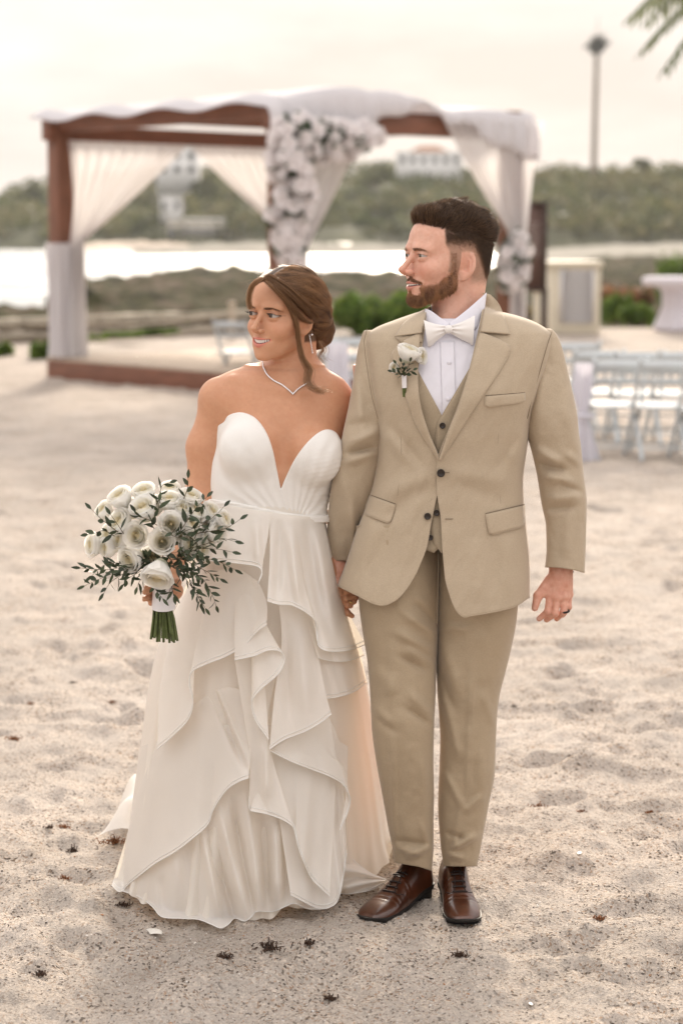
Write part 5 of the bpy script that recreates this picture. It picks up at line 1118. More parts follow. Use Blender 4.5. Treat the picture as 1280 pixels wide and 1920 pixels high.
py_ = np.array([568, 574, 583, 592, 602, 614, 628, 645, 700, 760, 800, 850, 900, 950, 1000, 1050, 1119.]); sr_ = interp(TS[:, 0], TS[:, 2], py_)
front([(886, 568), (908, 560)][:1] + [(908, 562)], [(992, 1119), (966, 1136), (930, 1146), (884, 1154), (868, 1156), (853, 1140), (840, 1105), (835, 1085)], list(zip(sr_, py_)), [(908, 562), (897, 621), (880, 694), (860, 759), (843, 802), (823, 852), (820, 872), (820, 922), (827, 971), (830, 1027), (835, 1085)], 'jacket_front', 0.007, 1)
# back of the jacket
n1, n2 = 60, 120; th = np.linspace(0, np.pi, n1)[:, None]; py = np.linspace(566, 1122, n2)[None] + 0 * th; xl, xr = side_l(py), side_r(py); hd_ = interp(TS[:, 0], TS[:, 3], py); yc = interp(TS[:, 0], TS[:, 4], py)
px = (xl + xr) / 2 + (xr - xl) / 2 * np.cos(th); mk('jacket_back', Pa(px, py, yc + 0.88 * hd_ * np.sin(th) ** 0.85).reshape(-1, 3), grid_faces(n1, n2), M_suit, groom)
# lapels: inner roll line, outer edge, lifted and rounded
def lapel(name, inner, outer, off0, off1, n=60, m=M_suit, parent=groom, w=14, th_=0.0035, edge=True):
    I = catmull(inner, n); O = catmull(outer, n); t = np.linspace(0, 1, w)[:, None, None]; Q = I[None] * (1 - t) + O[None] * t
    T_ = t[..., 0]; of = off0 + (off1 - off0) * T_ + 0.006 * np.sin(np.pi * np.clip(T_ * 1.0, 0, 1)) ** 1 * (1 - T_)
    pts = Pa(Q[..., 0], Q[..., 1], torso_y(Q[..., 0], Q[..., 1]) - of); o = mk(name, pts.reshape(-1, 3), grid_faces(w, n), m, parent); mod_solid(o, th_, 0)
    if edge: MB().tube(pts[-1], 0.0020, 6).build('lapel_edge', m, parent)
    return pts
lapel('lapel', [(788, 622), (783, 690), (786, 750), (801, 805), (824, 861)], [(752, 642), (734, 668), (750, 716), (766, 757), (783, 801), (822, 863)], 0.010, 0.007)
lapel('lapel', [(899, 622), (880, 694), (860, 759), (843, 802), (823, 863)], [(936, 637), (955, 654), (937, 692), (903, 742), (866, 800), (834, 848), (824, 864)], 0.016, 0.013)
def collar(inner, outer): lapel('collar', inner, outer, 0.012, 0.016, 30)
lapel('collar', [(806, 574), (797, 592), (791, 624)], [(786, 586), (757, 606), (740, 631), (751, 642)][:3], 0.015, 0.010, 30)
lapel('collar', [(905, 549), (910, 566), (899, 622)], [(918, 553), (936, 575), (955, 627), (935, 637)][:3], 0.020, 0.015, 30)
mk('collar_fill', tpt([752, 740, 789, 791], [642, 631, 622, 640], 0.0) - np.array((0, 0.0095, 0)), [(0, 1, 2, 3)], M_suit, groom); mod_solid(bpy.data.objects['collar_fill'], 0.003)
o = mk('collar_fill', tpt([935, 899, 897, 953], [638, 621, 640, 628], 0.0) - np.array((0, 0.0155, 0)), [(0, 1, 2)], M_suit, groom)
# collar standing behind the neck
n1 = 40; th = np.linspace(-0.15, np.pi + 0.2, n1)[:, None]; t = np.linspace(0, 1, 6)[None]; c0 = P(857, 585, 4.99)
for (nm_, rx, ry, z0, z1, m_) in (('collar', .077, .068, 0.0, .040, M_suit), ('shirt_collar', .066, .060, 0.0, .058, M_shirt)):
    X = c0[0] + rx * np.cos(th) * (1 - 0.05 * t); Y = c0[1] + 0.01 + ry * np.sin(th) * (1 - 0.05 * t); Z = c0[2] - 0.02 + z0 + (z1 + 0.018 * np.cos(th)) * t - 0.0 * th
    mod_solid(mk(nm_, np.stack([X, Y, Z], -1).reshape(-1, 3), grid_faces(n1, 6), m_, groom), 0.004)
# seams
def line(name, pts, off=0.002, r=0.0009, m=None, n=40):
    c = catmull(pts, n); MB().tube(Pa(c[:, 0], c[:, 1], torso_y(c[:, 0], c[:, 1]) - off), r, 5).build(name, m or M_seam, groom)
line('seam', [(750, 800), (752, 860), (745, 930)], 0.0025, 0.0006); line('seam', [(935, 790), (932, 860), (938, 945)], 0.0085, 0.0006)
line('buttonhole', [(832, 886), (842, 886)], 0.0115, 0.0010); line('buttonhole', [(834, 973), (849, 973)], 0.0115, 0.0009)
# pockets
def flap(c4, off, name='pocket_flap', n=20):
    a, b, c, d = [np.array(k, float) for k in c4]; u = np.linspace(0, 1, n)[:, None]; v = np.linspace(0, 1, 10)[None]
    Q = (a * (1 - u[..., None]) + b * u[..., None]) * (1 - v[..., None]) + (d * (1 - u[..., None]) + c * u[..., None]) * v[..., None]
    rnd = np.clip(np.maximum(np.abs(2 * u - 1) - 0.72, 0) / 0.28, 0, 1) ** 2 * v ** 3 * 4.5; px, py = Q[..., 0], Q[..., 1] - rnd
    pts = Pa(px, py, torso_y(px, py) - off - 0.005 * v ** 0.5); o = mk(name, pts.reshape(-1, 3), grid_faces(n, 10), M_suit, groom); mod_solid(o, 0.003, 0)
    MB().tube(pts[:, 0] + np.array((0, -0.001, 0.0015)), 0.0012, 5).build('seam', M_seam, groom)
    MB().tube(np.vstack([pts[0], pts[1:, -1], pts[-1, ::-1]]), 0.0018, 5).build('flap_edge', M_suit, groom)
flap([(691, 928), (741, 946), (731, 982), (679, 962)], 0.003); flap([(910, 964), (982, 947), (983, 986), (917, 1004)], 0.010)
def welt(c4, off):
    flap(c4, off, 'breast_pocket')
welt([(909, 743), (983, 737), (984, 753), (910, 764)], 0.0075)
# shirt front, placket, collar points
sh_y = lambda px, py, o_: torso_y(px, py) + 0.020
yv = lambda L: A_(L)
vl = yv([(575, 800), (640, 782), (700, 770), (800, 775)]); vr = yv([(575, 910), (640, 905), (700, 900), (800, 880)])
sheet('shirt_front', M_shirt, 50, 60, lambda u, v: interp(*vl, 598 + 210 * v) * (1 - u) + interp(*vr, 598 + 210 * v) * u, lambda u, v: 598 + 210 * v + 0 * u, -0.016)
sheet('shirt_placket', M_shirt, 10, 40, lambda u, v: 825 + 4 * v + u * 26, lambda u, v: 640 + 150 * v + 0 * u, -0.0125, 0.002)
for k, (bx, by) in enumerate(((842, 681), (840, 749))):
    p = tpt(bx, by) + np.array((0, 0.0105, 0)); MB().ball(p, (0.0055, 0.0018, 0.0055), 12, 7).build('shirt_button', M_shirt, groom)
def patch(name, rows, m, thick=0.003, parent=groom, sub=8):
    """rows: list of polylines of (px,py,Y) with equal counts"""
    R_ = np.array([catmull(r, 24) for r in rows]); n = len(rows); tt = np.linspace(0, n - 1, (n - 1) * sub + 1); i = np.clip(tt.astype(int), 0, n - 2); f_ = (tt - i)[:, None, None]
    Q = R_[i] * (1 - f_) + R_[i + 1] * f_; o = mk(name, Pa(Q[..., 0], Q[..., 1], Q[..., 2]).reshape(-1, 3), grid_faces(Q.shape[0], 24), m, parent); mod_solid(o, thick, 0); return o
patch('shirt_collar', [[(797, 579, 4.925), (808, 583, 4.905), (824, 595, 4.885), (841, 607, 4.872)], [(796, 602, 4.905), (806, 606, 4.893), (822, 612, 4.874), (838, 622, 4.862)]], M_shirt)
patch('shirt_collar', [[(841, 607, 4.872), (866, 588, 4.885), (892, 566, 4.915), (911, 549, 4.955)], [(845, 622, 4.862), (872, 624, 4.864), (893, 616, 4.885), (905, 600, 4.915)]], M_shirt)
# bow tie
bow = empty('bow_tie', P(840, 618, 4.85)); adopt(bow, groom) if False else None
def wing(L, name='bow_tie_wing'):
    A2, B2 = catmull(L[0], 26), catmull(L[1], 26); v = np.linspace(0, 1, 16)[:, None]; Q = A2[None] * (1 - v[..., None]) + B2[None] * v[..., None]
    s = np.linspace(0, 1, 26)[None]; puff = 0.016 * np.sin(np.pi * v) ** 0.7 * (0.25 + 0.75 * s) + 0.0028 * np.sin(v * 3 * np.pi * 2) * (1 - s) ** 1.5
    for sgn, nm_ in ((1, name), (-0.5, name)):
        Y = 4.857 - sgn * puff; o = mk(nm_, Pa(Q[..., 0], Q[..., 1], Y).reshape(-1, 3), grid_faces(16, 26), M_bow, groom)
wing([[(838, 611), (815, 607), (794, 600)], [(838, 624), (822, 636), (808, 649), (802, 650)]]); wing([[(843, 611), (866, 603), (890, 591)], [(843, 624), (860, 634), (876, 642), (886, 648)]])
bl_ = bpy.data.objects['bow_tie_wing']
MB().ball(P(840.5, 617.5, 4.846), (0.0095, 0.009, 0.0105), 14, 10).build('bow_tie_knot', M_bow, groom)
bpy.data.objects.remove(bow)
# vest
vv_l = yv([(690, 779), (735, 803), (781, 827), (800, 827), (1000, 827), (1040, 812)]); 
def vest(name, inner, outer, off, n=50):
    I = catmull(inner, n); O = catmull(outer, n); t = np.linspace(0, 1, 20)[:, None, None]; Q = I[None] * (1 - t) + O[None] * t
    pts = Pa(Q[..., 0], Q[..., 1], torso_y(Q[..., 0], Q[..., 1]) - off); mod_solid(mk(name, pts.reshape(-1, 3), grid_faces(20, n), M_vest, groom), 0.0035)
    MB().tube(pts[0], 0.0020, 6).build('vest_edge', M_vest, groom)
vest('vest_front', [(778, 688), (803, 735), (827, 781), (829, 800), (829, 1000), (812, 1036)], [(752, 700), (748, 740), (748, 800), (748, 900), (745, 1000), (742, 1015)], -0.012)
vest('vest_front', [(881, 690), (855, 735), (828, 781), (818, 808), (812, 900), (809, 1000), (828, 1037)], [(910, 700), (912, 740), (912, 800), (912, 850), (912, 900), (910, 1000), (905, 1022)], -0.0085)
def button(px, py, off, r=0.0075, body=torso_y):
    c = P(px, py, float(body(np.array(float(px)), np.array(float(py)))) - off); m = MB(); n = 20; th = np.arange(n) * 2 * math.pi / n
    for (rr, yy) in ((1, 0.0), (1, -0.35), (0.8, -0.5), (0.68, -0.32), (0.0, -0.30)): pass
    prof = [(0.9, 0.2), (1, 0.0), (1, -0.3), (0.86, -0.42), (0.72, -0.28), (0.02, -0.26)]
    v = np.array([(c[0] + r * a * math.cos(t), c[1] + r * b, c[2] + r * a * math.sin(t)) for a, b in prof for t in th]); m.add(v, grid_faces(len(prof), n, False, True)[:, ::-1])
    m.build('button', M_btn, groom)
button(829, 798, -0.003, 0.0075); button(826, 851, -0.002, 0.0065); button(818, 962, -0.002, 0.0075); button(826, 887, 0.0125, 0.0100); button(801, 968, 0.006, 0.0085); button(806, 1008, -0.002, 0.0070)
# ---- sleeves
def limb(name, rows, m, folds=(), parent=groom, U=72, V_=150, hem=None, depth=0.92, seed=1, thick=0.0035, k=2.0, nz=0.0022, foldrows=None):
    """rows: py, left, right, centre Y, depth factor"""
    R_ = np.array(rows, float); u = np.linspace(0, 2 * np.pi, U, endpoint=False)[:, None]; v = np.linspace(0, 1, V_)[None]
    py = R_[0, 0] + (R_[-1, 0] - R_[0, 0]) * v; xl = interp(R_[:, 0], R_[:, 1], py); xr = interp(R_[:, 0], R_[:, 2], py); yc = interp(R_[:, 0], R_[:, 3], py)
    df = interp(R_[:, 0], R_[:, 4], py) if R_.shape[1] > 4 else depth
    cx, hw = (xl + xr) / 2, (xr - xl) / 2; c, s = np.cos(u), np.sin(u); c2 = np.sign(c) * np.abs(c) ** (2 / k); s2 = np.sign(s) * np.abs(s) ** (2 / k)
    px = cx + hw * c2; py2 = py + 0 * u + (hem(c2) * np.clip((v - 0.9) / 0.1, 0, 1) if hem else 0)
    fr = np.clip(-s2, 0, 1); D = ridge(px, py2, folds) * fr + nz * fbm(px / 22, py2 / 30, s2 * 2, octv=3, seed=seed)
    Y = yc + hw / 735 * df * s2 - D
    pts = Pa(px, py2, Y); o = mk(name, pts.reshape(-1, 3), grid_faces(U, V_, True), m, parent); mod_solid(o, thick, 0); return pts
SL = [(620, 684, 696, 4.955), (624, 681, 706, 4.955), (634, 678, 722, 4.955), (650, 673, 722, 4.95), (719, 662, 720, 4.94), (760, 655, 722, 4.935), (792, 648, 723, 4.93), (816, 643, 723, 4.93), (849, 637, 716, 4.935), (906, 623, 706, 4.955), (967, 616, 694, 4.985), (1007, 614, 678, 5.0), (1051, 617, 666, 5.01)]
SLf = [(655, 832, 712, 806, 9, .008), (650, 850, 705, 838, 7, -.006), (645, 868, 706, 848, 8, .006), (640, 800, 690, 790, 9, -.004), (665, 700, 680, 820, 10, .005), (636, 880, 660, 1000, 12, .004), (690, 700, 715, 790, 10, .005), (660, 930, 664, 1040, 7, .004)]
limb('sleeve', SL, M_suit, [(*f[:5], f[5] * 1.9) for f in SLf], seed=4)
SR = [(617, 1018, 1030, 4.96), (622, 1010, 1037, 4.96), (632, 1004, 1044, 4.96), (644, 1000, 1049, 4.96), (656, 996, 1053, 4.96), (698, 990, 1063, 4.955), (751, 984, 1075, 4.95), (784, 983, 1081, 4.948), (810, 986, 1083, 4.948), (828, 992, 1086, 4.95), (885, 1006, 1092, 4.955), (946, 1016, 1098, 4.955), (987, 1024, 1097, 4.953), (1027, 1025, 1096, 4.95), (1068, 1022, 1094, 4.947)]
SRf = [(1000, 842, 1050, 868, 9, .008), (1005, 868, 1060, 880, 8, -.006), (1010, 890, 1075, 905, 9, .007), (1060, 850, 1090, 870, 8, .005), (1020, 935, 1090, 930, 9, .005), (1020, 955, 1080, 950, 7, -.004), (1000, 790, 1020, 700, 12, .005), (1060, 760, 1085, 860, 10, .004), (1040, 900, 1092, 925, 6, -.004), (1070, 960, 1060, 1050, 10, .003)]
limb('sleeve', SR, M_suit, [(*f[:5], f[5] * 1.9) for f in SRf], seed=5, hem=lambda c: 5.0 * c - 3.0 * (1 - c * c) + 1)
for k in range(2): 
    c = P(1062 + k * 9, 1070 + k * 2, 4.955 + 0.045 + 0.002); MB().ball(c, (0.005, 0.003, 0.005), 10, 6).build('cuff_button', M_btn, groom)
# shoulder seams
MB().tube(np.array([P(x, y, yy) for x, y, yy in ((688, 616, 4.94), (682, 640, 4.90), (685, 670, 4.882), (690, 705, 4.872), (697, 745, 4.866), (708, 785, 4.866))]), 0.0008, 5).build('seam', M_seam, groom)
MB().tube(np.array([P(x, y, yy) for x, y, yy in ((1034, 622, 4.94), (1026, 645, 4.905), (1016, 680, 4.885), (1006, 715, 4.878), (996, 750, 4.875), (988, 785, 4.88))]), 0.0008, 5).build('seam', M_seam, groom)
# ---- trousers
TL = [(985, 668, 826, 4.955, 1.15), (1060, 670, 826, 4.95, 1.2), (1121, 673, 824, 4.935, 1.2), (1174, 679, 821, 4.925, 1.15), (1243, 690, 817, 4.91, 1.1), (1304, 695, 815, 4.89, 1.05), (1365, 698, 812, 4.875, 1.05), (1426, 706, 811, 4.88, 1.05), (1487, 717, 812, 4.895, 1.05), (1548, 728, 811, 4.91, 1.05), (1585, 735, 811, 4.92, 1.1), (1626, 741, 808, 4.925, 1.15)]
TLf = [(760, 1150, 820, 1195, 8, .008), (745, 1185, 817, 1225, 9, .008), (775, 1128, 822, 1172, 6, -.006), (760, 1215, 815, 1248, 8, .006), (750, 1230, 800, 1260, 6, -.005), (700, 1250, 745, 1300, 14, .005), (770, 1300, 812, 1345, 9, .007), (760, 1325, 808, 1362, 7, -.006), (735, 1380, 742, 1600, 5, .006), (700, 1320, 730, 1360, 8, .005), (705, 1345, 740, 1372, 7, -.005), (745, 1590, 785, 1600, 6, .008), (760, 1606, 806, 1588, 6, .009), (742, 1575, 800, 1582, 6, -.006), (790, 1540, 806, 1600, 6, .006), (735, 1330, 736, 1200, 8, .003), (790, 1400, 800, 1560, 7, .004)]
TR = [(985, 818, 980, 4.955, 1.15), (1060, 818, 976, 4.955, 1.2), (1138, 818, 969, 4.95, 1.2), (1174, 818, 965, 4.95, 1.15), (1223, 818, 955, 4.945, 1.12), (1264, 819, 945, 4.94, 1.1), (1304, 821, 935, 4.935, 1.1), (1345, 824, 930, 4.93, 1.05), (1386, 826, 928, 4.93, 1.05), (1447, 824, 926, 4.935, 1.05), (1507, 822, 915, 4.94, 1.05), (1577, 826, 902, 4.945, 1.1), (1624, 832, 893, 4.95, 1.1)]
TRf = [(822, 1175, 880, 1180, 9, .005), (825, 1200, 860, 1300, 10, .007), (835, 1320, 862, 1420, 7, .007), (825, 1260, 850, 1330, 7, -.006), (884, 1240, 876, 1500, 5, .005), (828, 1440, 872, 1520, 6, .007), (872, 1520, 905, 1490, 6, .006), (835, 1560, 870, 1572, 6, -.006), (845, 1592, 895, 1565, 6, .009), (835, 1600, 868, 1608, 6, .007), (900, 1400, 905, 1500, 8, .004), (905, 1300, 925, 1360, 7, .005), (865, 1500, 850, 1600, 6, .004)]
limb('trouser_leg', TL, M_trous, [(*f[:5], f[5] * 1.5) for f in TLf], seed=6, V_=240, hem=lambda c: 6 * np.clip(c, -1, 1) + 5 * np.clip(c - 0.3, 0, 1) - 3, nz=0.0026); limb('trouser_leg', TR, M_trous, [(*f[:5], f[5] * 1.5) for f in TRf], seed=7, V_=240, nz=0.0026)
mkf = Pa(np.array([822, 821, 820, 819.]), np.array([1036, 1080, 1130, 1168.]), np.array([4.835, 4.828, 4.82, 4.83])); MB().tube(mkf, 0.0016, 6).build('fly_seam', M_seam, groom)
# ---- shoes
M_leather = mat('brown_leather', (0.070, 0.020, 0.008), 0.28, spec=0.6, coat=0.35, coatr=0.12, noise=(22, 0.45, 1.25), bump=[(40, 0.08, 0.004)]); M_sole = mat('black_sole', (0.012, 0.010, 0.009), 0.6); M_lace = mat('dark_lace', (0.02, 0.012, 0.01), 0.7)
def shoe(center, yaw, tilt=0.0):
    """local: +y towards the toe, origin under the ankle"""
    a = math.radians(yaw); 
    def W(v):
        v = np.asarray(v, float).reshape(-1, 3).copy(); y, z = v[:, 1].copy(), v[:, 2].copy(); ct, st = math.cos(tilt), math.sin(tilt); v[:, 1] = y * ct - z * st; v[:, 2] = y * st + z * ct
        x, y = v[:, 0].copy(), v[:, 1].copy(); v[:, 0] = x * math.cos(a) + y * math.sin(a); v[:, 1] = -(y * math.cos(a) - x * math.sin(a)); return v + np.asarray(center)
    n, m_ = 60, 36; s = np.linspace(0, 1, n)[:, None]; th = np.linspace(0, np.pi, m_)[None]
    yy = -0.075 + 0.30 * s; lift = 0.020 * (1 - np.clip((s - 0.22) / 0.28, 0, 1) ** 1) + 0.005 * np.clip((s - 0.84) / 0.16, 0, 1) ** 2; wd = interp([0, .04, .15, .35, .55, .72, .86, .95, 1], [.006, .030, .040, .038, .041, .0465, .042, .028, .004], s); hh = interp([0, .04, .12, .28, .40, .55, .70, .85, .95, 1], [.06, .098, .112, .112, .096, .070, .052, .043, .030, .012], s)
    base = 0.011 + lift; cth, sth = np.cos(th), np.sin(th); kx = np.sign(cth) * np.abs(cth) ** 0.75; kz = np.abs(sth) ** 0.85
    X = wd * kx * (1 - 0.12 * kz * (s < 0.5)); Z = base + (hh - 0.02 - 0.012 * (s < 0.45)) * kz; crease = 0.0022 * np.sin((s - 0.62) * 120) * np.exp(-((s - 0.66) / 0.06) ** 2) * kz
    Z = Z - base + base * 1; mk('shoe_upper', W(np.stack([X, yy + 0 * th, Z + crease], -1)), grid_faces(n, m_), M_leather, groom)
    so = MB()
    LF = lambda y_: 0.020 * (1 - np.clip(((y_ + 0.075) / 0.3 - 0.22) / 0.28, 0, 1)) + 0.005 * np.clip(((y_ + 0.075) / 0.3 - 0.84) / 0.16, 0, 1) ** 2
    for (z0, z1, ex, s0, s1, flat) in ((0.001, 0.0125, 0.0022, 0.0, 1.0, 0),):
        out_ = [(ex + interp([0, .04, .15, .35, .55, .72, .86, .95, 1], [.006, .030, .039, .036, .040, .0465, .043, .030, .006], q), -0.075 + 0.30 * q) for q in np.linspace(0, 1, 40)]
        R_ = [(w_, y_) for w_, y_ in out_] + [(-w_, y_) for w_, y_ in out_[::-1]]; R_ = np.array([(float(a_), float(b_)) for a_, b_ in R_]); R_[:, 1] += np.sign(R_[:, 1] - 0.075) * ex
        k_ = len(R_); vv = [np.c_[R_ * (0.97 if zz == z0 else 1), zz + LF(R_[:, 1])] for zz in (z0, (z0 + z1) / 2, z1)]; so.add(W(np.vstack(vv)), grid_faces(3, k_, False, True))
        for zz, fl in ((z0, 1), (z1, 0)):
            cc = np.vstack([np.c_[R_, zz + LF(R_[:, 1])], [(0, 0.07, zz + 0.004)]]); so.add(W(cc), np.array([(j, (j + 1) % k_, k_) if not fl else ((j + 1) % k_, j, k_) for j in range(k_)]))
    so.build('shoe_sole', M_sole, groom)
    he = [(math.cos(t_) * 0.033, -0.040 + math.sin(t_) * 0.037) for t_ in np.linspace(math.pi, 2 * math.pi, 16)] + [(0.031, 0.0), (-0.031, 0.0)]; he = np.array(he); k_ = len(he)
    hb = MB(); hb.add(W(np.vstack([np.c_[he, np.full(k_, -0.004)], np.c_[he, np.full(k_, 0.022)]])), grid_faces(2, k_, False, True)); hb.add(W(np.vstack([np.c_[he, np.full(k_, -0.004)], [(0, -.03, -.004)]])), np.array([((j + 1) % k_, j, k_) for j in range(k_)])); hb.build('shoe_heel', M_sole, groom)
    def top(s_, x_):
        h_ = float(interp([0, .04, .12, .28, .40, .55, .70, .85, .95, 1], [.06, .098, .112, .112, .096, .070, .052, .043, .030, .012], s_)); w_ = float(interp([0, .04, .15, .35, .55, .72, .86, .95, 1], [.006, .026, .035, .034, .040, .0465, .042, .028, .004], s_))
        c_ = min(abs(x_) / w_, 0.999); th_ = math.acos(c_ ** (1 / 0.75)); return 0.011 + 0.020 * (1 - min(max((s_ - 0.22) / 0.28, 0), 1)) + (h_ - 0.02 - 0.012 * (s_ < 0.45)) * math.sin(th_) ** 0.85
    for k in range(5):
        s_ = 0.40 + 0.055 * k; xs = np.linspace(-0.017, 0.017, 9); MB().tube(W([(x_, -0.075 + 0.30 * s_ + 0.002 * math.cos(x_ * 90), top(s_, x_) + 0.0022) for x_ in xs]), 0.0022, 6).build('lace', M_lace, groom)
    for sg in (-1, 1):
        pts = [(sg * x_, -0.075 + 0.3 * s_, top(s_, x_) + 0.0006) for s_, x_ in ((0.36, 0.008), (0.45, 0.009), (0.58, 0.012), (0.62, 0.024), (0.56, 0.034), (0.50, 0.038))]; MB().tube(catmull(W(pts), 24), 0.0013, 5).build('shoe_seam', M_lace, groom)
    MB().tube(W([(x_, 0.1145 + 0.0 * x_, top(0.63, x_) + 0.0004) for x_ in np.linspace(-0.02, 0.02, 8)]), 0.0010, 5).build('shoe_seam', M_lace, groom)
shoe((0.180, 4.972, -0.005), -33, 0.0); shoe((0.293, 4.988, -0.005), 4, 0.0)
MB().tube(np.array([P(1059, 1147, 4.914) + np.array((0.0100 * math.cos(t_), 0.0105 * math.sin(t_), 0.002 * math.cos(t_))) for t_ in np.linspace(0, 2 * math.pi, 20)]), 0.0032, 6, flat=0.6, cap=False).build('ring', M_btn, groom)
# ---- boutonniere (pinned on, a thing of its own)
# ================================================================ bride
YB = 5.0
bride = empty('person', (-0.15, 5.0, 0)); tag(bride, 'smiling woman with a low auburn bun in a strapless white ruffled gown, looking left', 'person')
HB = Head(P(532, 588, 5.0), 39, 0, 3.5, 1.035, G_FEM)
BT = np.array([  # torso rows: py, left, right, half depth, centre Y
    (690, 470, 600, .040, 5.03), (715, 418, 642, .060, 5.025), (745, 404, 655, .078, 5.02), (790, 413, 650, .092, 5.01), (830, 412, 645, .098, 5.005), (870, 404, 634, .098, 5.0), (910, 400, 616, .094, 5.0), (950, 399, 606, .090, 5.0), (1000, 390, 612, .098, 5.0), (1100, 360, 640, .12, 5.0)])
def bt_sdf(p):
    """tapering elliptical trunk read from the rows"""
    zr = np.array([P(500, r[0], YB)[2] for r in BT])[::-1]; B = BT[::-1]; z = p[:, 2]
    xl = interp(zr, [P(r[1], r[0], YB)[0] for r in B], z); xr = interp(zr, [P(r[2], r[0], YB)[0] for r in B], z); hd_ = interp(zr, B[:, 3], z); yc = interp(zr, B[:, 4], z)
    hw = (xr - xl) / 2; q = np.sqrt(((p[:, 0] - (xl + xr) / 2) / hw) ** 2 + ((p[:, 1] - yc) / hd_) ** 2)
    d = (q - 1) * np.minimum(hw, hd_) * np.where(q > 1, 1.0, 1.0)
    return np.maximum(np.maximum(d, z - zr[-1]), zr[0] - z)
def bride_trunk(p):
    d = bt_sdf(p)
    for (c, r) in ((P(470, 842, 4.924), (0.071, 0.054, 0.070)), (P(590, 852, 4.926), (0.064, 0.054, 0.068))): d = smin(d, s_ell(p, c, r), 0.024)
    return smax(d, -s_cap(p, P(537, 800, 4.893), P(529, 872, 4.893), 0.004, 0.006), 0.030)
